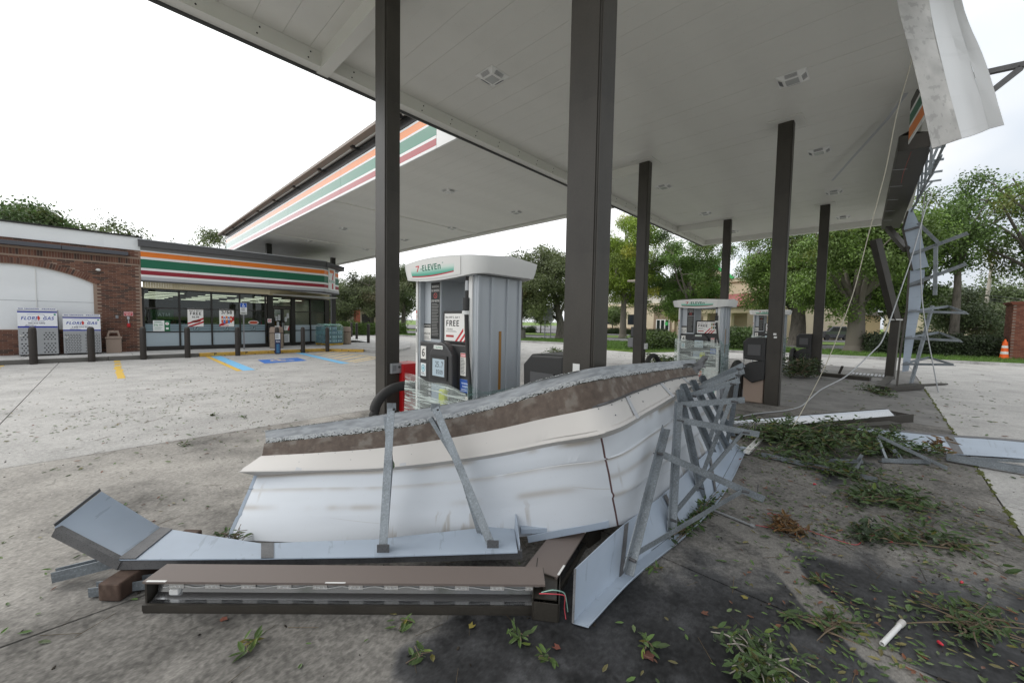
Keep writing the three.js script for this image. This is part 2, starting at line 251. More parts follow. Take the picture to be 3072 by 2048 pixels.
// ---------- ground ----------
struct('ground', polyG([[-400, 400], [500, 400], [500, -400], [-400, -400]], -0.06), M.grass);
const kerbX = (z) => 25.6 + 0.25 * z;
struct('lot_base', polyG([[-45, 38], [kerbX(38), 38], [kerbX(-60), -60], [-45, -60]], -0.03), M.joint);
{
  // concrete slabs of the forecourt with open joints
  const lot = thing('forecourt', null, null); lot.userData.kind = 'structure';
  const can = thing('canopy_slab', null, null); can.userData.kind = 'structure';
  const g = 0.007;
  const slab = (parent, x0, x1, z0, z1, mat, uvf) => {
    const q = [[x0 + g, z1 - g], [x1 - g, z1 - g], [x1 - g, z0 + g], [x0 + g, z0 + g]];
    const m = mesh('slab', polyG(q, 0, 0.028), mat, parent);
    if (uvf) { const p = m.geometry.attributes.position, u = m.geometry.attributes.uv; for (let i = 0; i < p.count; i++) { const w = uvf(p.getX(i), p.getZ(i)); u.setXY(i, w[0], w[1]); } }
    return m;
  };
  const xs = [-45, -20.4, -13.95, -7.5, -1.05, 5.4, 11.85, 18.3];
  const zs = [-60, -38, -31, -24.6, -18.35, -12.25, -6.2];
  for (let i = 0; i < xs.length - 1; i++) for (let j = 0; j < zs.length - 1; j++) slab(lot, xs[i], xs[i + 1], zs[j], zs[j + 1], M.aggregate);
  for (let j = 0; j < zs.length - 1; j++) { const a = zs[j], b = zs[j + 1]; mesh('slab', polyG([[18.3 + g, b - g], [kerbX(b), b - g], [kerbX(a), a + g], [18.3 + g, a + g]], 0, 0.028), M.aggregate, lot); }
  const zr = [0.83, 7.2, 13.6, 20, 38], xr = [-45, -14, -7.5, -1.05, 5.4, 11.85, 18.3];
  for (let i = 0; i < xr.length - 1; i++) for (let j = 0; j < zr.length - 1; j++) slab(lot, xr[i], xr[i + 1], zr[j], zr[j + 1], M.aggregate);
  for (let j = 0; j < zr.length - 1; j++) { const a = zr[j], b = zr[j + 1]; mesh('slab', polyG([[18.3 + g, b - g], [kerbX(b), b - g], [kerbX(a), a + g], [18.3 + g, a + g]], 0, 0.028), M.aggregate, lot); }
  mesh('slab', polyG([[19.8 + g, 0.83 - g], [kerbX(0.83), 0.83 - g], [kerbX(-6.2), -6.2 + g], [19.8 + g, -6.2 + g]], 0, 0.028), M.aggregate, lot);
  for (const [a, b] of [[-45, -20], [-20, -10.3]]) slab(lot, a, b, -6.2, 0.83, M.aggregate);
  // near slabs: worn concrete with old oil, wet patches, a tan sandy streak and light painted in at the left
  const strip = [[3.36, -1.0], [3.27, -0.72], [3.15, -0.5], [2.93, -0.36], [2.77, -0.25], [2.63, -0.1], [2.47, 0.06], [2.3, 0.3]].map(([x, z]) => [x, z]);
  const segd = (x, z, a, b) => { const dx = b[0] - a[0], dz = b[1] - a[1], t = clamp(((x - a[0]) * dx + (z - a[1]) * dz) / (dx * dx + dz * dz)); return Math.hypot(x - a[0] - dx * t, z - a[1] - dz * t); };
  const wetOf = (x, z) => {
    if (x < -0.6 || x > 8 || z < -2.2) return [0, 0];
    const n = NZ.fbm(x * 2.2 + 50, z * 2.2 + 50, 5) - 0.5, n2 = NY.fbm(x * 9 + 9, z * 9 + 30, 4) - 0.5;
    let f = 1.0 - segd(x, z, [1.7, -0.8], [3.1, 0.6]) / 1.2 + n * 0.9 + n2 * 0.22;
    f = Math.max(f, 0.95 - Math.hypot((x - 1.3) / 0.95, (z + 1.2) / 0.55) + n * 1.7 + n2 * 0.3);
    f = Math.max(f, 0.9 - Math.hypot((x - 5.2) / 1.7, (z + 0.35) / 0.55) + n * 1.2 + n2 * 0.3);
    let sd = 9; for (let k = 0; k < strip.length - 1; k++) sd = Math.min(sd, segd(x, z, strip[k], strip[k + 1]));
    const dry = sstep(0.105, 0.075, sd + n2 * 0.07 + n * 0.06);
    return [sstep(0.28, 0.66, f) * (1 - dry), dry];
  };
  const col = (x, z) => {
    const a = NZ.fbm(x * 1.3 + 20, z * 1.3 + 20, 5), b = NY.fbm(x * 6 + 40, z * 6 + 60, 4), h = NZ.N(x * 60 + 13, z * 60 + 71), c = NY.N(x * 27 + 5, z * 9 + 11);
    const e = NY.fbm(x * 2.1 + 77, z * 2.1 + 14, 6), sp = NZ.N(x * 34 + 3, z * 34 + 8);
    let k = 0.14 + (a - 0.5) * 0.14 + (b - 0.5) * 0.11 + (h - 0.5) * 0.09 + (e - 0.5) * 0.12; k += 0.15 * sstep(0.36, 0.70, 0.5 + (-x * 0.35 - z * 0.22 - 0.55) * 0.35 + (a - 0.5) * 0.9);  // last term puts light into the colour: slab fades paler toward left and back
    if (sp > 0.86) k *= 0.8;
    k += 0.16 * sstep(0.60, 0.72, NZ.fbm(x * 3 + 91, z * 3 + 33, 5)) * sstep(1.0, 0.5, Math.hypot((x - 1.55) / 0.9, (z + 0.9) / 0.6));
    if (c > 0.9 && b > 0.55) k *= 0.75;
    const [w, dry] = wetOf(x, z); let t = [1.04, 0.985, 0.90];
    k = mix(k, 0.19 + (h - 0.5) * 0.04, dry * 0.8); 
    k *= mix(1, 0.20 + (b - 0.5) * 0.2, w); const tt = mix(0, 1, w); t = [mix(1.04, 0.97, tt), mix(0.985, 0.985, tt), mix(0.90, 1.03, tt)];
    return [k * t[0], k * t[1], k * t[2]];
  };
  const X0 = -3.9, LX = 12.9, Z0 = -6.2, LZ = 7.03, Wt = 2048, Ht = 2048;
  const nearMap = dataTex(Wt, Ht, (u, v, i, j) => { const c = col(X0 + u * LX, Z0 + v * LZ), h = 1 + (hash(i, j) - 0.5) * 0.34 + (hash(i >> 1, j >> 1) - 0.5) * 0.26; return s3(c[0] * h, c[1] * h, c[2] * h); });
  const nearRough = dataTex(1024, 1024, (u, v) => { const w = wetOf(X0 + u * LX, Z0 + v * LZ)[0]; const r = mix(0.9, 0.55, w); return [r, r, r]; }, false);
  const nearBump = dataTex(1024, 1024, (u, v, i, j) => { const p = hash(i, j) * 0.6 + NY.N(u * 128 * 2, v * 128) * 0.4; return [p, p, p]; }, false);
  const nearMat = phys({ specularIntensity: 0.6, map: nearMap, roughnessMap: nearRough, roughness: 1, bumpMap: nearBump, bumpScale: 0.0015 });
  const farMat = M.slab;
  const uvf = (x, z) => [(x - X0) / LX, (z - Z0) / LZ];
  for (const [a, b] of [[-2.86, 0.83], [-6.2, -2.86]].map((q) => q)) {
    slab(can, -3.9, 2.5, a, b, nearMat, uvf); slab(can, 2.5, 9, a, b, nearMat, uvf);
    slab(can, 9, 15.5, a, b, farMat); slab(can, 15.5, 19.8, a, b, farMat); slab(can, -10.3, -3.9, a, b, M.concrete);
  }
  // moss grown into the joint along the slab's far side
  const r = rng(5), tuft = [];
  for (let k = 0; k < 230; k++) { const x = 3.2 + r() * 13, z = 0.83 + (r() - 0.5) * 0.03, s = 0.012 + r() * 0.022; const q = new THREE.ConeGeometry(s, s * 0.9, 5); q.rotateY(r() * 6); q.translate(x, s * 0.3, z); tuft.push(q); }
  tag(mesh('moss', merge(tuft), plain(0.075, 0.085, 0.022, 1)), 'yellow green moss in the joint beside the canopy slab', 'moss', null, 'stuff');
}
// parking marks
{
  const paint = (name, pts, mat, label) => struct(name, polyG(pts, 0.004), mat, label);
  const quadm = (x0, z0, x1, z1, w) => { const d = Math.hypot(x1 - x0, z1 - z0), nx = -(z1 - z0) / d * w / 2, nz = (x1 - x0) / d * w / 2; const p = [[x0 + nx, z0 + nz], [x1 + nx, z1 + nz], [x1 - nx, z1 - nz], [x0 - nx, z0 - nz]]; return p; };
  const r = rng(3);
  const worn = (x, z0, z1, w) => { const list = []; for (let z = z0; z < z1; z += 0.32) { if (r() < 0.34) continue; const a = (r() - 0.5) * 0.05, b = (r() - 0.5) * 0.05; list.push(polyG([[x - w / 2 + a, z + 0.3], [x + w / 2 + b, z + 0.31], [x + w / 2 + a, z + 0.02], [x - w / 2 + b, z]], 0.004)); } return merge(list); };
  struct('parking_line', worn(-2.1, -18.2, -16.4, 0.12), M.paintYellow); struct('parking_line', worn(0.2, -18.2, -13.1, 0.14), M.paintYellow);
  paint('parking_line', quadm(2.58, -18.3, 2.55, -13, 0.13), M.paintYellow); paint('parking_line', quadm(2.84, -18.3, 2.78, -13, 0.3), M.paintBlue);
  paint('parking_line', quadm(5.7, -18.2, 5.55, -13.1, 0.28), M.paintBlue);
  paint('accessible_parking_symbol', [[3.55, -14.6], [4.9, -14.75], [4.98, -16.0], [3.65, -15.9]], M.paintDeep);
  const sym = []; { const ring = new THREE.RingGeometry(0.22, 0.3, 20, 1, 0.6, 4.6); ring.rotateX(-Math.PI / 2); ring.translate(4.2, 0.008, -15.35); sym.push(ring); for (const q of [quadm(4.2, -15.65, 4.2, -15.3, 0.1), quadm(4.2, -15.3, 4.45, -15.25, 0.1), quadm(4.45, -15.25, 4.55, -15.0, 0.1)]) sym.push(polyG(q, 0.008)); const hd = new THREE.CircleGeometry(0.08, 12); hd.rotateX(-Math.PI / 2); hd.translate(4.2, 0.008, -15.78); sym.push(hd); }
  struct('accessible_parking_wheelchair', merge(sym), M.paintCream);
  for (let k = 0; k < 6; k++) paint('hatch_marking', quadm(5.85 + k * 0.05, -13.6 - k * 0.72, 7.2 - k * 0.02, -14.6 - k * 0.72 + 0.0, 0.2), M.paintCream);
  paint('hatch_marking', quadm(5.9, -13.25, 7.6, -14.4, 0.14), M.paintCream); paint('hatch_marking', quadm(7.35, -14.4, 7.2, -17.9, 0.12), M.paintCream);
}
// store walk, kerbs
{
  const walk = thing('store_walk', null, null); walk.userData.kind = 'structure';
  const xs = [-9, -6.6, -4.2, -1.8, 0.6, 3.0, 5.4, 7.0];
  for (let i = 0; i < xs.length - 1; i++) mesh('walk_slab', polyG([[xs[i] + 0.005, -18.5], [xs[i + 1] - 0.005, -18.5], [xs[i + 1] - 0.005, -21], [xs[i] + 0.005, -21]], 0.13, 0.13), M.concrete, walk);
  mesh('walk_slab', polyG([[7.0, -18.5], [8.2, -17.2], [8.6, -15.6], [10.8, -17.6], [13.5, -22], [13.5, -31], [9, -31], [9, -22.8], [7.0, -21]], 0.105, 0.105), M.concrete, walk);
  mesh('walk_slab', polyG([[5.4, -21], [7, -21], [9, -22.8], [9, -24], [5, -24]], 0.105, 0.105), M.concrete, walk);
  const k = thing('store_kerb', null, null); k.userData.kind = 'structure';
  const ks = [-9, -6, -3, 0, 2.35];
  for (let i = 0; i < 4; i++) mesh('kerb_stone', boxG(ks[i] + 0.004, ks[i + 1] - 0.004, 0, 0.133, -18.5, -18.33, 0.02), plain(0.13, 0.125, 0.115, 0.95), k);
  const worn = std({ map: dataTex(256, 128, (u, v, i, j) => { const a = NZ.fbm(u * 16, v * 8, 4, 16), b = NY.N(u * 64, v * 32, 64); return a > 0.64 || b > 0.93 ? s3(0.06, 0.05, 0.035) : s3(0.56 + (a - 0.5) * 0.2, 0.35 + (a - 0.5) * 0.14, 0.07); }), roughness: 0.85 });
  for (const [a, b] of [[2.36, 4.6], [4.61, 6.85]]) mesh('kerb_stone', boxG(a, b, 0, 0.134, -18.5, -18.32, 0.02), worn, k);
  mesh('kerb_stone', barG([6.86, 0.02, -18.4], [8.1, 0.02, -17.15], rectS(0.17, 0.2)), worn, k);
  // lawns, roads beyond the forecourt
  const line = (f, z0, z1, n = 12) => { const o = []; for (let i = 0; i <= n; i++) { const z = mix(z0, z1, i / n); o.push([f(z), z]); } return o; };
  const rn = (z) => 33.0 + 0.31 * z, rf = (z) => 42.5 + 0.33 * z;
  struct('lawn', polyG([...line((z) => kerbX(z) + 0.16, 40, -60), ...line(rn, -60, 40)], 0.06, 0.06), M.grass);
  const kb = thing('lot_kerb', null, null); kb.userData.kind = 'structure';
  for (let z = -60; z < 38; z += 3) mesh('kerb_stone', barG([kerbX(z) + 0.08, 0.05, z + 0.004], [kerbX(z + 3) + 0.08, 0.05, z + 2.996], rectS(0.17, 0.15)), M.concrete, kb);
  struct('road', polyG([...line(rn, 60, -90), ...line(rf, -90, 60)], -0.01), M.asphalt);
  const dash = []; for (let z = -60; z < 50; z += 9) { const f = (q) => 37.6 + 0.32 * q; dash.push(polyG([[f(z) - 0.08, z], [f(z) + 0.08, z], [f(z - 3) + 0.08, z - 3], [f(z - 3) - 0.08, z - 3]], -0.005)); }
  struct('lane_marking', merge(dash), M.offwhite);
  struct('verge', polyG([...line(rf, 60, -90), [46 - 29.7, -90], [52 + 19.8, 60]], 0.04), M.grass);
  struct('far_pavement', polyG([[51 + 10, 30], [120, 60], [120, -90], [47 - 26, -90]], 0.03), M.asphalt);
  // grass island in the lot
  struct('island_lawn', polyG([[19.2, -9.2], [22.8, -7.6], [24.2, -9.6], [23.6, -13.2], [21.5, -13.6], [19.4, -11.8]], 0.09, 0.09), M.grass);
}

// ---------- canopy over the pumps ----------
const CX0 = -1.13, CX1 = 19.1, CZ0 = -6.2, CZ1 = 0.44;
{
  const c = thing('fuel_canopy', 'flat white canopy over the fuel pumps with its front fascia torn off', 'canopy', [0, 0, 0]);
  const pg = metric(new THREE.BoxGeometry(0.342, 0.02, 6.46)); const pg2 = pg;
  for (let x = CX0 + 0.1, k = 0; x < CX1 - 0.15; x += 0.345, k++) { const m = mesh('ceiling_panel', pg, M.ceil, c); m.position.set(x + 0.172, 5.35 + (hash(k, 3) - 0.5) * 0.004, -2.88); }
  box('roof_deck', M.darkgrey, c, CX0 + 0.02, CX1 - 0.02, 5.385, 5.95, CZ0 + 0.06, CZ1 - 0.06);
  // edge channel all round: flat bottom and upright inner side
  box('edge_channel', M.trim, c, CX0, CX1, 5.14, 5.34, CZ0, CZ0 + 0.17);
  box('edge_lip', M.darkgrey, c, CX0, CX1, 5.10, 5.40, CZ0 - 0.022, CZ0 - 0.012); box('edge_strip', M.trim, c, CX0, CX1, 5.11, 5.15, CZ0 - 0.045, CZ0 - 0.024);
  box('edge_channel', M.trim, c, CX1 - 0.2, CX1, 5.145, 5.34, CZ0 + 0.171, CZ1); box('edge_channel', M.trim, c, CX0, CX1 - 0.201, 5.145, 5.34, CZ1 - 0.12, CZ1);
  box('edge_channel', M.trim, c, CX0, CX0 + 0.2, 5.145, 5.34, CZ0 + 0.171, CZ1 - 0.121);
  for (const x of [2.31, 8.93, 15.66]) box('cross_beam', M.trim, c, x - 0.08, x + 0.08, 5.125, 5.338, CZ0 - 0.03, -4.3);
  // bolts along the channel
  const bolts = []; for (let x = 0.2; x < 18; x += 0.62) for (const dy of [5.19, 5.28]) { const b = new THREE.SphereGeometry(0.011, 6, 5); b.translate(x + (dy > 5.2 ? 0.03 : 0), dy, CZ0 + 0.172); bolts.push(b); }
  mesh('bolt_row', merge(bolts), M.black, c).userData.kind = 'stuff';
  // canopy wing toward the store, with its striped fascia still on
  const w = thing('canopy_wing', 'striped canopy wing reaching from the pump canopy over to the store', 'canopy', [0, 0, 0]);
  const wx0 = 4.87, wx1 = 11.05, wz0 = -27.6, wz1 = CZ0 - 0.05;
  const L = wz1 - wz0 - 0.3, pw = metric(new THREE.BoxGeometry(0.342, 0.02, L));
  for (let x = wx0 + 0.06; x < wx1 - 0.3; x += 0.345) { const m = mesh('ceiling_panel', pw, M.ceil, w); m.position.set(x + 0.172, 5.17, (wz0 + wz1) / 2); }
  box('roof_deck', M.darkgrey, w, wx0 + 0.03, wx1 - 0.03, 5.20, 6.0, wz0 + 0.03, wz1 - 0.01);
  box('edge_channel', M.trim, w, wx1 - 0.22, wx1, 5.10, 5.3, wz0, wz1); box('edge_channel', M.trim, w, wx0 + 0.06, wx1 - 0.221, 5.12, 5.3, wz0, wz0 + 0.2);
  box('edge_channel', M.trim, w, wx0 + 0.06, wx1 - 0.221, 5.125, 5.16, wz1 - 0.12, wz1);
  for (const z of [-12.6, -19.6]) box('cover_strip', M.trim, w, wx0 + 0.07, wx1 - 0.23, 5.14, 5.162, z - 0.11, z + 0.11);
  const gl = (r, g, b) => phys({ color: lin(r, g, b), roughness: 0.22, clearcoat: 0.6, clearcoatRoughness: 0.12 });
  const G = { white: gl(0.76, 0.76, 0.75), red: gl(0.36, 0.03, 0.035), green: gl(0.03, 0.20, 0.12), orange: gl(0.85, 0.23, 0.015) };
  const rows = [['fascia_white_band', 5.12, 5.18, G.white], ['fascia_red_stripe', 5.18, 5.33, G.red], ['fascia_white_band', 5.33, 5.39, G.white], ['fascia_green_stripe', 5.39, 5.66, G.green], ['fascia_white_band', 5.66, 5.71, G.white], ['fascia_orange_stripe', 5.71, 5.88, G.orange], ['fascia_white_band', 5.88, 5.93, G.white]];
  const zj = [-6.95, -9.35, -11.75, -14.15, -16.55, -18.95, -21.35, -23.75, -26.15, -27.5];
  for (let k = 0; k < zj.length - 1; k++) {
    const f = new THREE.Group(); f.name = 'fascia_panel'; w.add(f);
    for (const [n, a, b, m] of rows) { const o = mesh(n, boxG(wx0, wx0 + 0.05, a + 0.0005, b - 0.0005, zj[k + 1] + 0.004, zj[k] - 0.004), m, f); }
  }
  box('fascia_end', M.stripeWhite, w, wx0, wx0 + 0.05, 5.12, 5.93, zj[0] + 0.004, wz1 - 0.002); box('fascia_end', M.stripeWhite, w, wx0, wx1, 5.12, 6.0, wz0 - 0.05, wz0 - 0.002);
  box('dark_band', M.blackGloss, w, wx0 - 0.015, wx0 + 0.05, 5.94, 6.17, wz0, wz1 - 0.002);
  box('roof_edge', M.tan, w, 4.58, 4.9, 6.20, 6.275, wz0 - 0.6, wz1 - 0.1);
  for (let z = wz0 + 0.2; z < wz1 - 1.5; z += 2.4) { const q = mesh('light_tube', metric(new THREE.BoxGeometry(0.035, 0.03, 2.1)), M.offwhite, w); q.position.set(4.79, 6.178, z + 1.1); box('tube_clip', M.black, w, 4.70, 4.87, 6.172, 6.199, z - 0.12, z + 0.02); }
}
// square recessed light fittings
{
  function fitting(label, x, y, z, group) {
    const t = thing('canopy_light', label, 'ceiling light', [x, y, z], 0, group);
    t.scale.set(0.72, 0.5, 0.72);
    if (!fitting.g) {
      const fr = (a, b, y0, y1) => { const g = new THREE.CylinderGeometry(b * Math.SQRT1_2, a * Math.SQRT1_2, y1 - y0, 4, 1); g.rotateY(Math.PI / 4); g.translate(0, (y0 + y1) / 2, 0); return metric(g.toNonIndexed()); };
      const body = fr(0.30, 0.50, -0.10, -0.012); body.computeVertexNormals();
      const louv = []; for (const s of [-1, 1]) for (let k = 0; k < 5; k++) louv.push(boxG(-0.11, 0.11, -0.003, 0.003, -0.006, 0.006).rotateX(s * 0.8).translate(0, -0.03 - k * 0.013, s * (0.238 - k * 0.0152)));
      for (const s of [-1, 1]) for (let k = 0; k < 5; k++) louv.push(boxG(-0.006, 0.006, -0.003, 0.003, -0.11, 0.11).rotateZ(-s * 0.8).translate(s * (0.238 - k * 0.0152), -0.03 - k * 0.013, 0));
      fitting.g = { plate: boxG(-0.27, 0.27, -0.012, 0, -0.27, 0.27), body, lens: boxG(-0.115, 0.115, -0.106, -0.1005, -0.115, 0.115), louv: merge(louv) };
    }
    mesh('mounting_plate', fitting.g.plate, M.offwhite, t); mesh('housing', fitting.g.body, M.offwhite, t); mesh('lens', fitting.g.lens, fitting.lm || (fitting.lm = plain(0.42, 0.43, 0.42, 0.2)), t); mesh('louvre', fitting.g.louv, M.midgrey, t);
    return t;
  }
  const spots = [];
  for (const x of [0.75, 4.26, 7.4, 10.8, 14.3, 17.75]) for (const z of [-4.6, -1.2]) { if (x < 2 || (x > 4 && x < 5 && z > -2) || (x > 7 && x < 8 && z < -4)) continue; fitting('square white light fitting in the ceiling of the pump canopy', x, 5.34, z, 'pump canopy lights'); }
  for (const z of [-9.02, -12.5, -16.0, -19.8]) for (const x of [6.75, 9.53]) fitting('square white light fitting under the striped canopy wing', x, 5.16, z, 'canopy wing lights');
}
// canopy columns
{
  const cols = [[2.31, -1.5, 'brown column with a torn strip of white paper on it'], [2.31, -4.26, 'brown column carrying a metal call box beside the red cabinet'], [8.93, -4.26, 'brown column with a small white switch box, behind the bent panel'], [8.93, -1.5, 'brown column with a torn white sticker beside a waste station'], [15.66, -4.26, 'brown column rising behind the pump marked 4'], [15.66, -1.5, 'brown column with fallen branches heaped at its foot']];
  cols.forEach(([x, z, label]) => {
    const t = thing('canopy_column', label, 'column', [x, 0, z], 0, 'canopy columns');
    mesh('shaft', boxG(-0.08, 0.085, 0, 5.34, -0.12, 0.11, 0.012), M.brown, t);
    mesh('face_plate', boxG(-0.09, -0.082, 0, 5.335, -0.122, 0.098), M.brown, t);
    mesh('side_plate', boxG(-0.076, 0.087, 0, 5.335, 0.112, 0.12), M.brown, t);
    mesh('ceiling_collar', boxG(-0.26, 0.26, 5.325, 5.339, -0.26, 0.26), M.trim, t);
    if (x < 3 && z > -2) mesh('paper_scrap', boxG(-0.0935, -0.0905, 1.165, 1.255, -0.035, 0.02), M.offwhite, t);
    if (x > 8 && x < 9 && z > -2) for (const [y, dz] of [[1.36, 0.0], [1.30, 0.01]]) mesh('sticker_scrap', boxG(-0.0935, -0.0905, y, y + 0.035, -0.02 + dz, 0.03 + dz), M.offwhite, t);
    if (x < 3 && z < -4) { const b = box('call_box', M.steel, t, -0.04, 0.1, 0.9, 1.02, 0.121, 0.16, 0.006); for (let k = 0; k < 5; k++) mesh('grille_slot', boxG(-0.02, 0.025, 0.935 + k * 0.013, 0.94 + k * 0.013, 0.1601, 0.1625), M.darkgrey, b); const q = new THREE.CylinderGeometry(0.014, 0.014, 0.012, 14); q.rotateX(Math.PI / 2); q.translate(0.062, 0.975, 0.165); mesh('call_button', q, M.darkgrey, b); }
    if (x > 8 && x < 9 && z < -4) { box('switch_box', M.offwhite, t, -0.02, 0.1, 0.92, 1.06, 0.121, 0.17, 0.006); box('wall_phone', M.darkgrey, t, -0.08, 0.02, 1.2, 1.45, -0.2, -0.121, 0.02); box('phone_shelf', M.midgrey, t, -0.1, 0.05, 0.95, 1.18, -0.26, -0.121, 0.02); }
  });
  for (const [x, z, y0, label] of [[5.7, -22.4, 4.2, 'short dark post on the store roof holding up the canopy wing'], [9.6, -24.35, 0, 'dark post of the canopy wing behind the store corner']]) solo('wing_post', boxG(x - 0.12, x + 0.12, y0, 5.16, z - 0.12, z + 0.12, 0.01), M.mullion, label, 'column');
}
// ---------- store ----------
{
  const st = thing('convenience_store', 'single storey brick store with orange green and red striped fascia', 'store');
  const sub = (n) => { const g = new THREE.Group(); g.name = n; st.add(g); return g; };
  const zf = -20.5, XL = -9, XR = 0.95, SY = 0.13;
  // arch: centre -2.1, springs at y 2.62, top 3.10
  const ax = -2.12, aw = 1.82, ys = 2.60, yt = 3.10, ab = 0.97, R = (aw * aw + (yt - ys) ** 2) / (2 * (yt - ys)), cy = yt - R;
  const inArch = (x, y) => Math.abs(x - ax) < aw && y > ab && (y < ys || Math.hypot(x - ax, y - cy) < R);
  const wall = sub('brick_wall');
  { const sh = new THREE.Shape([[XL, SY], [XR, SY], [XR, 3.94], [XL, 3.94]].map((p) => new THREE.Vector2(...p))); const ho = new THREE.Path(); ho.moveTo(ax - aw, ab); ho.lineTo(ax - aw, ys); const a0 = Math.PI - Math.asin((ys - cy) / R), a1 = Math.asin((ys - cy) / R); ho.absarc(ax, cy, R, a0, a1, true); ho.lineTo(ax + aw, ab); ho.closePath(); sh.holes.push(ho);
    const g = new THREE.ExtrudeGeometry(sh, { depth: 0.06, bevelEnabled: false, curveSegments: 40 }); g.translate(0, 0, zf - 0.068); mesh('mortar', metric(g), plain(0.30, 0.22, 0.17, 0.95), wall); }
  const brickMats = [[0.15, 0.068, 0.047], [0.172, 0.08, 0.054], [0.13, 0.06, 0.043], [0.20, 0.098, 0.066], [0.098, 0.052, 0.04], [0.072, 0.046, 0.038], [0.158, 0.072, 0.048]].map((c) => std({ color: lin(...c), roughness: 0.9 }));
  const bw = 0.19, bh = 0.052, mw = 0.202, mh = 0.0635; const bg = metric(new THREE.BoxGeometry(bw, bh, 0.062)), sg = metric(new THREE.BoxGeometry(bh, 0.19, 0.062));
  const rest = brickMats.map(() => []); let cnt = 0; const r = rng(11); const list = [];
  const rows = Math.floor((3.94 - SY) / mh);
  for (let j = 0; j < rows; j++) for (let x = XL + (j % 2) * mw / 2 + 0.1; x < XR - 0.09; x += mw) {
    const y = SY + (j + 0.5) * mh; if (y > 3.38 && y < 3.66) continue;
    const dx = [x - 0.09, x, x + 0.09].some((q) => inArch(q, y)); if (dx) continue;
    const da = Math.hypot(x - ax, y - cy); if (y > ys - 0.1 && da < R + 0.22 && Math.abs(x - ax) < aw - 0.02) continue;
    list.push([x, y, 0, bg]);
  }
  for (let x = XL + 0.05; x < XR - 0.02; x += mh) list.push([x, 3.52, 0, sg]);
  for (let a = Math.asin((ys - cy) / R) - 0.03; a < Math.PI - Math.asin((ys - cy) / R) + 0.03; a += mh / (R + 0.1)) list.push([ax + Math.cos(a) * (R + 0.12), cy + Math.sin(a) * (R + 0.12), a - Math.PI / 2, sg]);
  list.sort((p, q) => (q[0] > -2.4) - (p[0] > -2.4) || Math.hypot(p[0] - 0.3, (p[1] - 2.2) * 0.8) - Math.hypot(q[0] - 0.3, (q[1] - 2.2) * 0.8));
  for (const [x, y, a, g] of list) {
    const k = Math.floor(r() * 7), dz = (r() - 0.5) * 0.006;
    if (cnt < 300) { const m = mesh('brick', g, brickMats[k], wall); m.position.set(x, y, zf - 0.03 + dz); m.rotation.z = a; cnt++; }
    else { const q = g.clone(); q.rotateZ(a); q.translate(x, y, zf - 0.03 + dz); rest[k].push(q); }
  }
  rest.forEach((l, k) => { if (l.length) mesh('brick_courses', merge(l), brickMats[k], wall).userData.kind = 'stuff'; });
  const wp = sub('arch_panel'); mesh('stucco', boxG(ax - aw - 0.1, ax + aw + 0.1, ab - 0.1, yt + 0.1, zf - 0.14, zf - 0.069), M.wallwhite, wp); mesh('joint_strip', boxG(ax - aw, ax + aw, 1.92, 1.935, zf - 0.068, zf - 0.064), M.ltgrey, wp); mesh('conduit', boxG(-1.62, -1.60, 1.0, 3.0, zf - 0.068, zf - 0.05), M.offwhite, wp);
  box('parapet', M.wallwhite, st, XL, XR + 0.02, 3.945, 4.42, zf - 0.3, zf + 0.02); box('coping', M.mullion, st, XL, XR + 0.05, 4.422, 4.475, zf - 0.35, zf + 0.06);
  box('rear_block', M.wallwhite, st, XL, 0.84, SY, 3.9, -31.8, -29);
  const aws = sub('sunshade'); for (const [a, b] of [[-5, -1.0], [-0.99, 0.62]]) mesh('sunshade_strip', boxG(a, b, 3.70, 3.83, zf + 0.002, zf + 0.2, 0.01), plain(0.075, 0.08, 0.095, 0.6), aws);
  { const d = new THREE.SphereGeometry(0.07, 14, 10, 0, Math.PI * 2, 0, Math.PI / 2); d.translate(-0.16, 3.08, zf + 0.08); mesh('security_camera', merge([d, boxG(-0.2, -0.12, 3.06, 3.1, zf - 0.02, zf + 0.06)]), M.offwhite, st); box('wall_lamp', M.beigeBin, st, -0.98, -0.92, 3.0, 3.1, zf - 0.066, zf - 0.02); }
  // glazed front
  const zg = -20.62, cols = [0.99, 2.05, 3.09, 4.09, 5.08];
  const band = print(256, 96, (x, w, h) => { x.fillStyle = '#7f9299'; x.fillRect(0, 0, w, h); x.fillStyle = '#4d5f66'; for (let k = 0; k < 3; k++) x.fillRect(0, 12 + k * 26, w, 9); x.fillStyle = '#7f9299'; x.fillRect(w / 2 - 26, 8, 52, 80); x.strokeStyle = '#33423f'; x.lineWidth = 4; x.strokeRect(w / 2 - 22, 12, 44, 72); x.fillStyle = '#33423f'; fit(x, '7', w / 2, 50, 40, 64); });
  const fr = sub('window_frame');
  mesh('sill', boxG(0.95, 5.2, SY, 0.30, zg - 0.05, zg + 0.06), M.mullion, fr); mesh('head', boxG(0.95, 5.2, 2.5, 2.56, zg - 0.05, zg + 0.05), M.mullion, fr);
  for (const y of [0.865, 1.80]) for (let k = 0; k < 4; k++) mesh('rail', boxG(cols[k] + 0.03, cols[k + 1] - 0.03, y - 0.02, y + 0.02, zg - 0.03, zg + 0.03), M.mullion, fr);
  for (const x of cols) mesh('mullion', boxG(x - 0.03, x + 0.03, 0.30, 2.5, zg - 0.04, zg + 0.04), M.mullion, fr);
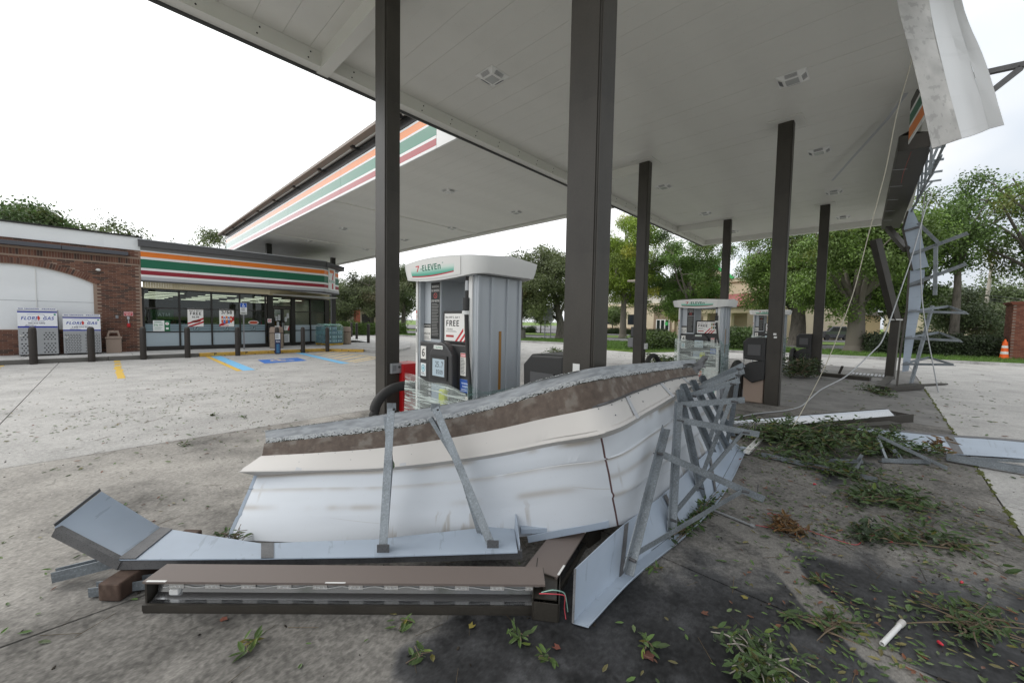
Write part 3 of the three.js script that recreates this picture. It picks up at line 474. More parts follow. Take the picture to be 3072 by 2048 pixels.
  for (let k = 0; k < 4; k++) { const a = cols[k] + 0.03, b = cols[k + 1] - 0.03; const w = new THREE.Group(); w.name = 'window'; st.add(w); mesh('frosted_panel', boxG(a, b, 0.30, 0.845, zg - 0.006, zg + 0.006), M.frost, w); const bm = sign('frosted_band', band, w, (a + b) / 2, 1.03, zg, b - a, 0.28, 0, 0.012, M.frost); mesh('pane', boxG(a, b, 1.172, 1.78, zg - 0.003, zg + 0.003), M.glass, w); mesh('pane', boxG(a, b, 1.82, 2.5, zg - 0.003, zg + 0.003), M.glass, w); }
  const sd = sub('siding_band'); const slat = metric(new THREE.BoxGeometry(0.071, 0.28, 0.03)); for (let x = 0.99; x < 5.2; x += 0.075) { const m = mesh('siding_board', slat, M.siding, sd); m.position.set(x + 0.037, 2.695, zg + 0.04); }
  // angled entrance wall
  const dg = sub('entrance_wall'); dg.position.set(5.2, 0, zg); dg.rotation.y = Math.atan2(1.8, 3.4); const DL = 3.85;
  const db = (n, m, x0, x1, y0, y1, z0 = -0.04, z1 = 0.04) => mesh(n, boxG(x0, x1, y0, y1, z0, z1), m, dg);
  db('corner_post', M.mullion, -0.06, 0.22, SY, 2.53); db('jamb', M.mullion, 1.28, 1.5, SY, 2.53); db('mullion', M.mullion, 2.46, 2.53, SY, 2.53); db('end_post', M.mullion, 3.52, DL, SY, 2.53); db('head', M.mullion, 0.2, 3.54, 2.46, 2.53, -0.05, 0.045); db('sill', M.mullion, 1.5, 3.52, SY, 0.28, -0.042, 0.042);
  db('transom', M.mullion, 0.22, 1.28, 1.98, 2.06); db('transom_pane', M.glass, 0.22, 1.28, 2.06, 2.46, -0.003, 0.003);
  for (const [a, b] of [[1.5, 2.46], [2.53, 3.52]]) { db('rail', M.mullion, a, b, 0.845, 0.885, -0.03, 0.03); db('rail', M.mullion, a, b, 1.78, 1.82, -0.03, 0.03); db('frosted_panel', M.frost, a, b, 0.28, 0.845, -0.006, 0.006); db('frosted_band', M.frost, a, b, 0.885, 1.14, -0.004, 0.004); db('pane', M.glass, a, b, 1.14, 1.78, -0.003, 0.003); db('pane', M.glass, a, b, 1.82, 2.46, -0.003, 0.003); }
  for (let x = 0.05; x < DL; x += 0.075) { const m = mesh('siding_board', slat, M.siding, dg); m.position.set(x + 0.037, 2.675, 0.0); }
  // two door leaves standing in the entrance
  const leaf = (x0, x1) => { const d = new THREE.Group(); d.name = 'door'; st.add(d); d.position.copy(dg.position); d.rotation.y = dg.rotation.y; const bb = (n, m, a, b, y0, y1, z0, z1) => mesh(n, boxG(a, b, y0, y1, z0, z1), m, d); bb('door_stile', M.mullion, x0, x0 + 0.06, SY + 0.01, 1.97, -0.03, 0.03); bb('door_stile', M.mullion, x1 - 0.06, x1, SY + 0.01, 1.97, -0.03, 0.03); bb('door_rail', M.mullion, x0 + 0.06, x1 - 0.06, 1.89, 1.97, -0.028, 0.028); bb('door_rail', M.mullion, x0 + 0.06, x1 - 0.06, SY + 0.01, 0.30, -0.028, 0.028); bb('door_pane', M.glass, x0 + 0.06, x1 - 0.06, 0.30, 1.89, -0.003, 0.003); bb('door_handle', M.steel, x0 === 0.23 ? x1 - 0.05 : x0 + 0.02, x0 === 0.23 ? x1 - 0.02 : x0 + 0.05, 0.9, 1.25, 0.04, 0.07); return d; };
  const dl = leaf(0.23, 0.745), dr = leaf(0.755, 1.27);
  const notice = print(96, 128, (x, w, h) => { x.fillStyle = '#cfd3d4'; x.fillRect(0, 0, w, h); lines(x, 10, 84, 14, 118, 9, '#7c8187'); }), stick = print(160, 110, (x, w, h) => { x.fillStyle = '#e8e8e6'; x.fillRect(0, 0, w, h); x.fillStyle = '#b3262b'; x.beginPath(); x.moveTo(100, 110); x.lineTo(150, 0); x.lineTo(160, 0); x.lineTo(160, 110); x.fill(); x.fillStyle = '#222'; fit(x, '7', 45, 55, 50, 80); });
  for (const [d, x, y, w, h, m] of [[dl, 0.42, 1.45, 0.11, 0.2, notice], [dl, 0.57, 1.5, 0.12, 0.26, notice], [dl, 0.5, 1.2, 0.12, 0.2, notice], [dr, 0.95, 1.42, 0.13, 0.22, notice], [dr, 1.07, 1.6, 0.13, 0.24, notice], [dl, 0.47, 1.0, 0.3, 0.22, stick], [dr, 1.0, 1.0, 0.3, 0.22, stick], [dr, 1.0, 0.5, 0.3, 0.4, notice], [dl, 0.55, 0.5, 0.2, 0.35, notice]]) sign('door_notice', m, d, x, y, 0.008, w, h, 0, 0.003);
  // striped fascia
  const fx0 = 0.95, fx1 = 7.62, ff = -20.4, ex = 8.8, ez = -21.56; const cl = Math.hypot(ex - fx1, ez - ff), ca = Math.atan2(-(ez - ff), ex - fx1);
  const rowsF = [['fascia_white_band', 2.965, 3.05, M.stripeWhite], ['fascia_red_stripe', 3.05, 3.21, M.red], ['fascia_white_band', 3.21, 3.30, M.stripeWhite], ['fascia_green_stripe', 3.30, 3.63, M.green], ['fascia_white_band', 3.63, 3.72, M.stripeWhite], ['fascia_orange_stripe', 3.72, 3.91, M.orange], ['fascia_white_band', 3.91, 3.96, M.stripeWhite], ['fascia_upper_band', 3.96, 4.10, plain(0.20, 0.20, 0.205, 0.5)]];
  const fj = [fx0, 2.35, 3.75, 5.15, 6.4, fx1];
  for (let k = 0; k < fj.length - 1; k++) { const f = sub('fascia_panel'); for (const [n, a, b, m] of rowsF) mesh(n, boxG(fj[k] + 0.002, fj[k + 1] - 0.002, a + 0.0006, b - 0.0006, ff - 0.1, ff), m, f); }
  box('fascia_base', M.ltgrey, st, fx0, fx1, 2.84, 2.964, ff - 0.12, ff + 0.02); box('fascia_drip', M.darkgrey, st, fx0 - 0.01, fx1, 2.79, 2.839, ff - 0.25, ff + 0.05);
  box('soffit', M.siding, st, fx0, fx1, 2.836, 2.86, -21.5, ff - 0.13);
  const cf = sub('corner_fascia'); cf.position.set(fx1, 0, ff); cf.rotation.y = ca;
  const q = (n, m, x0, x1, y0, y1, z0, z1) => mesh(n, boxG(x0, x1, y0, y1, z0, z1), m, cf);
  for (const [n, a, b, m] of rowsF) { q(n, m, 0.002, 0.42, a + 0.0006, b - 0.0006, -0.1, 0); q(n, m, 1.22, cl, a + 0.0006, b - 0.0006, -0.1, 0); }
  q('fascia_base', M.ltgrey, 0, cl, 2.84, 2.964, -0.12, 0.02); q('fascia_drip', M.darkgrey, 0, cl, 2.79, 2.839, -0.25, 0.05);
  const logo = print(256, 384, (x, w, h) => { x.fillStyle = '#e9eae8'; x.fillRect(0, 0, w, h); x.fillStyle = '#e87a35'; x.fillRect(50, 30, 150, 52); x.fillStyle = '#c0454c'; x.beginPath(); x.moveTo(205, 40); x.quadraticCurveTo(140, 110, 130, 200); x.lineTo(180, 200); x.quadraticCurveTo(190, 110, 205, 82); x.fill(); x.fillRect(128, 262, 54, 100); x.fillStyle = '#2d7a63'; fit(x, 'ELEVEn', 128, 230, 210, 62); });
  sign('store_emblem', logo, cf, 0.82, 3.53, -0.005, 0.78, 1.12, 0, 0.03);
  mesh('fascia_panel', boxG(ex - 0.1, ex, 2.84, 4.10, -34.4, ez), M.stripeWhite, st); box('roof', M.darkgrey, st, fx0, ex - 0.11, 4.12, 4.2, -34.4, ff - 0.13);
  const cap = sub('roof_cap'); mesh('cap_front', boxG(fx0 - 0.06, fx1 + 0.05, 4.10, 4.33, ff - 0.2, ff + 0.14), plain(0.085, 0.085, 0.088, 0.5), cap); mesh('cap_lip', boxG(fx0 - 0.07, fx1 + 0.05, 4.332, 4.365, ff - 0.2, ff + 0.16), M.ltgrey, cap);
  { const c2 = boxG(-0.02, cl + 0.35, 4.10, 4.33, -0.2, 0.16); c2.rotateY(ca); c2.translate(fx1, 0, ff); mesh('cap_corner', c2, M.darkgrey, cap); mesh('cap_side', boxG(ex - 0.2, ex + 0.3, 4.098, 4.325, -34.4, ez - 0.2), M.darkgrey, cap); }
  box('side_wall', M.wallwhite, st, 8.45, 8.6, SY, 2.84, -34.3, -22.6);
  // interior shell
  box('shop_floor', plain(0.35, 0.34, 0.32, 0.3), st, 0.9, 8.4, 0.06, 0.125, -34.2, -20.7); box('shop_ceiling', plain(0.5, 0.5, 0.48, 0.8), st, 0.9, 8.4, 2.555, 2.6, -34.2, -20.72); box('shop_back_wall', plain(0.16, 0.15, 0.14, 0.8), st, 0.9, 8.4, 0.13, 2.55, -34.3, -34.1); box('shop_side_wall', plain(0.16, 0.15, 0.14, 0.8), st, 0.86, 0.94, 0.13, 2.55, -34.1, -20.7);
  const em = std({ color: 0x222222, emissive: lin(1, 0.95, 0.75), emissiveIntensity: 3.2 });
  for (const z of [-23.4, -25.6, -27.8, -30.0, -32.2]) for (const x of [1.9, 3.9, 5.9, 7.6]) { if (z > -24 && x > 6) continue; const l = thing('shop_light', 'glowing ceiling tube light inside the store', 'ceiling light', [x, 2.53, z], 0, 'store ceiling lights'); mesh('diffuser', boxG(-0.6, 0.6, -0.02, 0, -0.1, 0.1), em, l); mesh('tray', boxG(-0.62, 0.62, 0.001, 0.02, -0.12, 0.12), M.offwhite, l); if ((x === 3.9 || x === 7.6) && z !== -25.6 && z !== -30.0) { const a = new THREE.RectAreaLight(lin(1, 0.95, 0.8), 3.2, 1.2, 0.2); a.position.set(0, -0.03, 0); a.rotation.x = -Math.PI / 2; l.add(a); } }
  // shelves with goods
  const gm = [[0.5, 0.04, 0.03], [0.5, 0.35, 0.05], [0.05, 0.2, 0.4], [0.5, 0.5, 0.48], [0.08, 0.3, 0.1], [0.4, 0.14, 0.03]].map((c) => plain(...c, 0.5));
  [[2.4, 'low shelf of goods inside beside the money machine sign'], [4.3, 'low shelf of goods inside behind the drinks poster'], [6.2, 'low shelf of goods inside behind the entrance doors']].forEach(([x, lab], s) => { const t = thing('shop_shelf', lab, 'shelf', [x, 0.13, -24.2]); box('back_board', M.midgrey, t, -0.02, 0.02, 0, 1.35, -1.6, 1.6); for (const y of [0.1, 0.5, 0.9]) { box('shelf_board', M.ltgrey, t, -0.3, 0.3, y, y + 0.03, -1.6, 1.6); const rr = rng(90 + s * 7 + y * 10); for (let z = -1.5; z < 1.4; z += 0.28) mesh('carton', boxG(-0.25, 0.25, y + 0.031, y + 0.18 + rr() * 0.15, z, z + 0.24), gm[Math.floor(rr() * 6)], t); } });
  const c0 = thing('shop_counter', 'dark checkout counter at the rear inside the store', 'counter', [5.5, 0.13, -27.4]); box('counter_body', M.darkgrey, c0, -2, 2, 0, 0.95, -0.35, 0.35); box('counter_top', M.ltgrey, c0, -2.05, 2.05, 0.951, 0.99, -0.4, 0.4);
  // window posters and signs
  const post = (name, label, w, h, m, x, y, cat = 'poster', z = zg + 0.012) => tag(sign(name, m, null, x, y, z, w, h, 0, 0.006), label, cat);
  post('window_poster', 'white poster reading BUY 5 GET 5 FREE in the store window', 0.51, 0.75, print(256, 376, (x, w, h) => { x.fillStyle = '#eceae6'; x.fillRect(0, 0, w, h); x.fillStyle = '#1a1a1a'; fit(x, 'BUY 5 GET 5', 128, 52, 200, 36); fit(x, 'FREE', 128, 108, 200, 84); fit(x, '$6.99', 128, 180, 120, 54); x.fillStyle = '#b51f2a'; for (const k of [250, 320]) { x.beginPath(); x.moveTo(0, k + 50); x.lineTo(w, k - 60); x.lineTo(w, k - 20); x.lineTo(0, k + 85); x.fill(); } x.fillStyle = '#7a2019'; x.beginPath(); x.ellipse(135, 268, 85, 26, -0.2, 0, 7); x.fill(); }), 2.555, 1.45);
  post('window_poster', 'white poster reading 3/$8 with orange and blue cans', 0.52, 0.75, print(256, 376, (x, w, h) => { x.fillStyle = '#f0eeea'; x.fillRect(0, 0, w, h); x.fillStyle = '#1a1a1a'; fit(x, '3/$8', 128, 70, 200, 96); x.fillStyle = '#b51f2a'; x.beginPath(); x.moveTo(0, 330); x.lineTo(w, 150); x.lineTo(w, 250); x.lineTo(0, 376); x.fill(); ['#d8552a', '#3f7fc4', '#e07b2e', '#3f7fc4', '#d8552a'].forEach((c, k) => { x.fillStyle = c; x.fillRect(34 + k * 38, 150 + (k % 2) * 18, 34, 140); x.fillStyle = '#f4e6d8'; x.fillRect(38 + k * 38, 200, 26, 30); }); x.fillStyle = '#b51f2a'; x.fillRect(20, 345, 140, 14); }), 3.61, 1.45);
  post('window_poster', 'white and green poster reading 5% under the money machine sign', 0.50, 0.42, print(256, 216, (x, w, h) => { x.fillStyle = '#e9ece9'; x.fillRect(0, 0, 170, h); x.fillStyle = '#1f6b45'; x.fillRect(170, 0, 86, h); x.fillStyle = '#2b8a56'; fit(x, '5%', 42, 92, 66, 52); lines(x, 18, 150, 16, 60, 3, '#5d8f76'); lines(x, 84, 158, 76, 110, 3, '#5d8f76'); lines(x, 18, 150, 124, 200, 6, '#9fb3a8'); x.fillStyle = '#e9ece9'; x.beginPath(); x.arc(212, 64, 30, 0, 7); x.fill(); x.fillStyle = '#c7353a'; fit(x, '7', 212, 66, 40, 48); x.fillStyle = '#e9ece9'; x.fillRect(192, 140, 42, 42); }), 1.5, 1.1);
  const atm = sign('money_machine_sign', print(256, 160, (x, w, h) => { x.fillStyle = '#2f6b2c'; x.fillRect(0, 0, w, h); x.fillStyle = '#dfe7e4'; fit(x, 'ATM', 150, 72, 150, 66); }), null, 1.55, 1.52, zg - 0.3, 0.7, 0.42); tag(atm, 'green sign reading ATM hung inside the store window', 'sign');
  post('round_window_sticker', 'small round red emblem sticker on the post by the doors', 0.16, 0.18, print(96, 96, (x) => { x.fillStyle = '#e6e6e4'; x.fillRect(0, 0, 96, 96); for (const [rr, c] of [[40, '#b4222b'], [30, '#e6e6e4'], [21, '#b4222b'], [11, '#e6e6e4']]) { x.fillStyle = c; x.beginPath(); x.arc(48, 48, rr, 0, 7); x.fill(); } }), 5.22, 1.35, 'sticker', zg + 0.075);
  { const sg2 = thing('oval_window_sign', 'oval coloured food sign at the foot of the end window', 'sign', [4.6, 1.26, zg + 0.012]); const e = new THREE.CylinderGeometry(0.2, 0.2, 0.008, 28); e.rotateX(Math.PI / 2); e.scale(1, 0.45, 1); mesh('oval_board', e, M.offwhite, sg2); const e2 = new THREE.CylinderGeometry(0.17, 0.17, 0.008, 28); e2.rotateX(Math.PI / 2); e2.scale(1, 0.4, 1); e2.translate(0, 0, 0.004); mesh('oval_print', e2, plain(0.45, 0.08, 0.04, 0.5), sg2); }
  // wall items
  tag(sign('emergency_sign', print(128, 80, (x, w, h) => { x.fillStyle = '#b3242c'; x.fillRect(0, 0, w, h); x.strokeStyle = '#eee'; x.lineWidth = 4; x.strokeRect(4, 4, w - 8, h - 8); x.fillStyle = '#f2e9e6'; fit(x, 'EMERGENCY', 64, 20, 112, 18); fit(x, 'SHUT-OFF', 64, 41, 100, 18); fit(x, 'SWITCH', 64, 62, 80, 18); }), null, 0.575, 1.55, zf + 0.015, 0.25, 0.16), 'red emergency shut-off switch sign on the brick wall', 'sign');
  const eb = thing('emergency_button', 'small red emergency button box on the brick wall', 'button', [0.57, 1.05, zf]); box('button_box', M.redGloss, eb, -0.045, 0.045, 0, 0.14, 0.004, 0.07, 0.008); { const c = new THREE.CylinderGeometry(0.025, 0.025, 0.03, 12); c.rotateX(Math.PI / 2); c.translate(0, 0.06, 0.08); mesh('push_button', c, M.redGloss, eb); box('conduit_stub', M.ltgrey, eb, -0.015, 0.015, 0.141, 0.36, 0.004, 0.03); box('junction_box', M.ltgrey, eb, -0.04, 0.03, 0.3, 0.4, 0.031, 0.06, 0.005); }
  const wb = thing('wall_outlet_box', 'small grey outlet box on the brick wall near the emergency sign', 'outlet', [0.27, 1.37, zf]); box('outlet_body', M.ltgrey, wb, -0.035, 0.035, 0, 0.11, 0.004, 0.05, 0.006); box('outlet_cover', M.midgrey, wb, -0.025, 0.025, 0.01, 0.1, 0.051, 0.056);
  // accessible parking sign on its post
  const hs = thing('accessible_parking_sign', 'blue and white accessible parking sign on a post behind the kerb', 'sign', [4.02, 0.13, -19.6]); box('sign_post', M.midgrey, hs, -0.025, 0.025, 0, 2.0, -0.03, 0); sign('sign_plate', print(128, 256, (x, w, h) => { x.fillStyle = '#e7e9ea'; x.fillRect(0, 0, w, h); x.fillStyle = '#2458b5'; x.fillRect(4, 4, 120, 92); x.strokeStyle = '#fff'; x.lineWidth = 8; x.beginPath(); x.arc(62, 64, 18, 0.5, 4.2); x.stroke(); x.beginPath(); x.moveTo(58, 26); x.lineTo(60, 54); x.lineTo(82, 56); x.lineTo(92, 76); x.stroke(); x.fillStyle = '#fff'; x.beginPath(); x.arc(57, 20, 7, 0, 7); x.fill(); lines(x, 20, 110, 108, 190, 6, '#4a4f55'); x.fillStyle = '#b9bbb2'; x.fillRect(4, 200, 120, 50); lines(x, 20, 110, 208, 244, 3, '#4a4f55'); }), hs, 0, 1.72, 0.008, 0.24, 0.48);
}
// bollards along the kerb
{
  const g1 = new THREE.LatheGeometry([[0, 1.12], [0.035, 1.115], [0.062, 1.095], [0.078, 1.06], [0.08, 1.02], [0.076, 1.0], [0.084, 0.99], [0.084, 0], [0, 0]].map((p) => new THREE.Vector2(...p)), 20), g2 = new THREE.TorusGeometry(0.079, 0.006, 6, 20); g2.rotateX(Math.PI / 2); g2.translate(0, 1.0, 0);
  const put = (x, z, label, y = 0) => { const b = thing('bollard', label, 'bollard', [x, y, z], 0, 'bollards before the store'); mesh('sleeve', g1, M.bollard, b); mesh('cap_ring', g2, M.bollard, b); return b; };
  put(-1.53, -18.2, 'dark bollard in front of the taller gas cylinder cabinet'); put(-0.36, -18.2, 'dark bollard in front of the shorter gas cylinder cabinet'); put(0.84, -18.2, 'dark bollard before the edge of the brick wall'); put(2.0, -18.15, 'dark bollard before the first and second shop windows'); put(3.5, -18.1, 'dark bollard at the yellow kerb below the accessible parking sign');
  const b = put(4.86, -18.1, 'dark bollard wearing a printed blue and white sleeve'); const sl = sign('advert_sleeve', print(96, 256, (x, w, h) => { x.fillStyle = '#20274e'; x.fillRect(0, 0, w, h); x.fillStyle = '#dfe2e4'; x.fillRect(6, 6, 84, 76); lines(x, 14, 80, 14, 76, 5, '#60666c'); x.fillStyle = '#e6e8ee'; fit(x, '7NOW', 48, 108, 70, 30); x.strokeStyle = '#5aa6d8'; x.lineWidth = 5; x.strokeRect(26, 142, 44, 100); for (let k = 0; k < 5; k++) { x.beginPath(); x.arc(48, 156 + k * 18, 8, 0, 7); x.stroke(); } }), b, 0, 0.45, 0.09, 0.21, 0.86, 0, 0.012, plain(0.03, 0.03, 0.09, 0.5));
  put(5.85, -18.1, 'dark bollard standing before the angled entrance windows'); put(6.85, -18.05, 'dark bollard in front of the wrapped water pallet');
  put(10.6, -21.8, 'lone dark bollard on the walk right of the pebbled bin', 0.1); put(11.9, -26.2, 'dark bollard farther along the walk near the hedge', 0.1); put(12.9, -29.3, 'dark bollard at the end of the walk before the hedge', 0.1); put(9.9, -24.8, 'dark bollard partly behind the pebbled bin', 0.1);
}
// gas cylinder cabinets
{
  const cabinet = (label, x, w, h, pat, draw) => {
    const t = thing('gas_cylinder_cabinet', label, 'cabinet', [x, 0.13, -20.35], 0.0, 'gas cabinets by the brick wall'); const d = 0.55, z1 = 0.62, z0 = z1 - d;
    box('cabinet_back', M.black, t, -w / 2, w / 2, 0.06, h - 0.1, z0, z0 + 0.03); box('cabinet_side', M.ltgrey, t, -w / 2, -w / 2 + 0.025, 0.06, h - 0.1, z0 + 0.031, z1 - 0.02); box('cabinet_side', M.ltgrey, t, w / 2 - 0.025, w / 2, 0.06, h - 0.1, z0 + 0.031, z1 - 0.02); box('cabinet_floor', M.darkgrey, t, -w / 2 + 0.03, w / 2 - 0.03, 0.06, 0.08, z0 + 0.04, z1 - 0.04); box('cabinet_top', M.ltgrey, t, -w / 2, w / 2, h - 0.099, h - 0.07, z0, z1);  // back coloured black to give the shade seen through the door holes
    for (const sx of [-1, 1]) for (const zz of [z0 + 0.03, z1 - 0.06]) box('foot', M.darkgrey, t, sx * (w / 2 - 0.05) - 0.025, sx * (w / 2 - 0.05) + 0.025, 0, 0.059, zz, zz + 0.04);
    const ph = h * 0.58; const sh = new THREE.Shape([[-w / 2, 0.06], [w / 2, 0.06], [w / 2, ph], [-w / 2, ph]].map((p) => new THREE.Vector2(...p)));
    for (const [hx, hy, rx, ry] of pat(w, ph)) { const p = new THREE.Path(); p.absellipse(hx, hy, rx, ry, 0, Math.PI * 2, true, 0); sh.holes.push(p); }
    const g = new THREE.ExtrudeGeometry(sh, { depth: 0.012, bevelEnabled: false, curveSegments: 5 }); g.translate(0, 0, z1 - 0.019); mesh('perforated_door', metric(g), M.steel, t);
    for (let k = 0; k < 3; k++) { const c = new THREE.CylinderGeometry(0.11, 0.11, 0.4, 14); c.translate(-w / 2 + 0.2 + k * (w - 0.4) / 2, 0.3, z0 + 0.25); mesh('gas_cylinder', c, M.darkgrey, t); }  // cylinders coloured dark, standing in for shade inside the cabinet
    sign('printed_front', print(512, 300, draw), t, 0, (ph + h - 0.1) / 2, z1 - 0.01, w, h - 0.1 - ph, 0, 0.02);
    sign('header_sign', print(512, 64, (c) => { c.fillStyle = '#dfe1e4'; c.fillRect(0, 0, 512, 64); c.fillStyle = '#23307e'; fit(c, 'NO SMOKING   PROPANE', 256, 34, 480, 46); }), t, 0, h - 0.035, z1 - 0.005, w, 0.075, 0, 0.012);
    box('latch', M.chrome, t, -w / 2 + 0.03, -w / 2 + 0.12, ph * 0.72, ph * 0.72 + 0.03, z1 + 0.001, z1 + 0.03, 0.006); return t;
  };
  const art = (phone, top) => (c, w, h) => { c.fillStyle = '#e9ebee'; c.fillRect(0, 0, w, h); c.fillStyle = '#1d2f93'; c.fillRect(0, top, w, 26); c.fillRect(0, h - 34, w, 30); c.save(); c.transform(1, 0, -0.22, 1, 40, 0); c.fillStyle = '#1f3b9b'; fit(c, 'FLORI', 135, 128, 210, 78); fit(c, 'GAS', 385, 128, 150, 78); c.restore(); c.fillStyle = '#c5302c'; c.beginPath(); c.moveTo(262, 80); c.quadraticCurveTo(305, 120, 268, 168); c.quadraticCurveTo(235, 140, 262, 80); c.fill(); c.strokeStyle = '#27398f'; c.lineWidth = 4; c.beginPath(); c.moveTo(120, 62); c.lineTo(280, 58); c.lineTo(330, 60); c.quadraticCurveTo(360, 100, 352, 120); c.stroke(); c.fillStyle = '#333a66'; fit(c, 'NEW TANK EXCHANGE', 256, 180, 330, 16); c.fillStyle = '#191c2e'; fit(c, phone, 240, 214, 300, 36); fit(c, 'PROPANE TANK', 150, 242, 180, 14); fit(c, 'VENDOR OF PROPANE', 160, 260, 210, 14); c.fillStyle = '#3f8f78'; c.beginPath(); c.arc(480, 60, 16, 0, 7); c.fill(); };
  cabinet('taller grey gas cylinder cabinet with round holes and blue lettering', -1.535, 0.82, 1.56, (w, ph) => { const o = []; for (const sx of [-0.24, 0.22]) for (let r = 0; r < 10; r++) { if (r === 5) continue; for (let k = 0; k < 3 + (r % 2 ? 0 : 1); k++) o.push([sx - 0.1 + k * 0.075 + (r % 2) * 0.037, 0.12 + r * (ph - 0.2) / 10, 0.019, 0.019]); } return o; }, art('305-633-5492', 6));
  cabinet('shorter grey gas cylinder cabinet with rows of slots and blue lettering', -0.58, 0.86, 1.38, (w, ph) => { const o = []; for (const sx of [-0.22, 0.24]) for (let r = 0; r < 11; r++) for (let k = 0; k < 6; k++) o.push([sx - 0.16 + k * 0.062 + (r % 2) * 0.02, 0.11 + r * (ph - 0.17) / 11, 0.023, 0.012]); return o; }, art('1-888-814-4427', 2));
}
// bins by the store
{
  const b = thing('square_waste_bin', 'square beige waste bin with an arched hood beside the brick wall', 'waste bin', [0.16, 0.13, -20.15]);
  mesh('bin_body', boxG(-0.2, 0.2, 0, 0.52, -0.2, 0.2, 0.02), M.beigeBin, b); mesh('bin_rim', boxG(-0.22, 0.22, 0.52, 0.58, -0.22, 0.22, 0.015), M.beigeBin, b);
  const hood = (z0, z1) => { const s = new THREE.Shape([[-0.18, 0.58], [0.18, 0.58], [0.13, 0.8], [-0.13, 0.8]].map((p) => new THREE.Vector2(...p))); const o = new THREE.Path([[-0.12, 0.61], [0.12, 0.61], [0.095, 0.73], [-0.095, 0.73]].map((p) => new THREE.Vector2(...p))); s.holes.push(o); const g = new THREE.ExtrudeGeometry(s, { depth: z1 - z0, bevelEnabled: false }); g.translate(0, 0, z0); return metric(g); };
  mesh('hood', hood(-0.19, 0.19), M.beigeBin, b); mesh('hood_liner', boxG(-0.16, 0.16, 0.581, 0.6, -0.17, 0.17), M.beigeBin, b);
  const prof = (r, h) => new THREE.LatheGeometry([[0, 0], [r * 0.93, 0], [r, 0.04], [r, h * 0.68], [r * 0.97, h * 0.7], [0, h * 0.7]].map((p) => new THREE.Vector2(...p)), 26), lid = (r, h) => new THREE.LatheGeometry([[0, h * 0.702], [r * 1.02, h * 0.702], [r * 1.02, h * 0.76], [r * 0.96, h * 0.95], [r * 0.8, h], [0, h]].map((p) => new THREE.Vector2(...p)), 26);
  for (const [x, z, h, label] of [[5.28, -19.75, 0.95, 'pebbled round waste bin behind the printed bollard sleeve'], [9.08, -21.35, 0.95, 'pebbled round waste bin beside the wrapped water pallet']]) { const t = thing('round_waste_bin', label, 'waste bin', [x, 0.13 - (x > 8 ? 0.025 : 0), z], 0, 'pebbled waste bins'); mesh('bin_body', metric(prof(0.27, h)), M.pebble, t); mesh('bin_lid', metric(lid(0.27, h)), M.beigeBin, t);  }
  // pallet of water under green film
  const p = thing('water_pallet', 'pallet of bottled water packs wrapped in green film', 'pallet', [8.12, 0.105, -21.1], 0.25); for (let k = 0; k < 5; k++) box('pallet_board', M.yellow, p, -0.5 + k * 0.22, -0.5 + k * 0.22 + 0.13, 0.08, 0.1, -0.45, 0.45); for (const z of [-0.4, 0, 0.34]) box('pallet_block', M.yellow, p, -0.5, 0.5, 0, 0.079, z, z + 0.07);
  const pk = [[0.02, 0.06, 0.16], [0.03, 0.10, 0.17], [0.02, 0.05, 0.12]].map((c) => phys({ color: lin(...c), roughness: 0.25, clearcoat: 0.5 })); const pgm = boxG(-0.155, 0.155, 0, 0.215, -0.215, 0.215, 0.03); const rr = rng(44);
  for (let y = 0; y < 4; y++) for (let i = 0; i < 3; i++) for (let j = 0; j < 2; j++) { if (y === 3 && i === 2) continue; const m = mesh('water_pack', pgm, pk[Math.floor(rr() * 3)], p); m.position.set(-0.33 + i * 0.325 + (rr() - 0.5) * 0.015, 0.102 + y * 0.218, -0.225 + j * 0.44); if (j === 1) for (let q = 0; q < 3; q++) { const b = sign('bottle_label', plain(0.35, 0.45, 0.55, 0.4), m, -0.09 + q * 0.09, 0.12, 0.2165, 0.05, 0.07, 0, 0.003); } }
  const film = phys({ color: lin(0.45, 0.75, 0.66), roughness: 0.2, transparent: true, opacity: 0.22 }); const fm = boxG(-0.52, 0.52, 0.1, 0.99, -0.46, 0.46, 0.05); mesh('wrap_film', fm, film, p);
  { const gr = []; for (let i = 0; i <= 6; i++) { const row = []; for (let j = 0; j <= 6; j++) row.push([-0.5 + i / 6, 1.0 + rr() * 0.12, -0.45 + j / 6 * 0.9]); gr.push(row); } mesh('loose_film', sheetG(gr, 0.002), phys({ color: lin(0.5, 0.8, 0.72), roughness: 0.2, transparent: true, opacity: 0.35 }), p); }
  // white sheet lying beyond the bin
  const gr = []; const r2 = rng(8); for (let i = 0; i <= 8; i++) { const row = []; for (let j = 0; j <= 6; j++) row.push([9.5 + i * 0.22, 0.12 + 0.16 * Math.max(0, Math.sin(j * 0.7 + i * 0.5)) * (1 - i / 9) + r2() * 0.02, -22.6 - j * 0.24]); gr.push(row); } solo('fallen_sheet', sheetG(gr, 0.004), M.offwhite, 'crumpled white sheet lying on the walk beyond the pebbled bin', 'sheet');
}
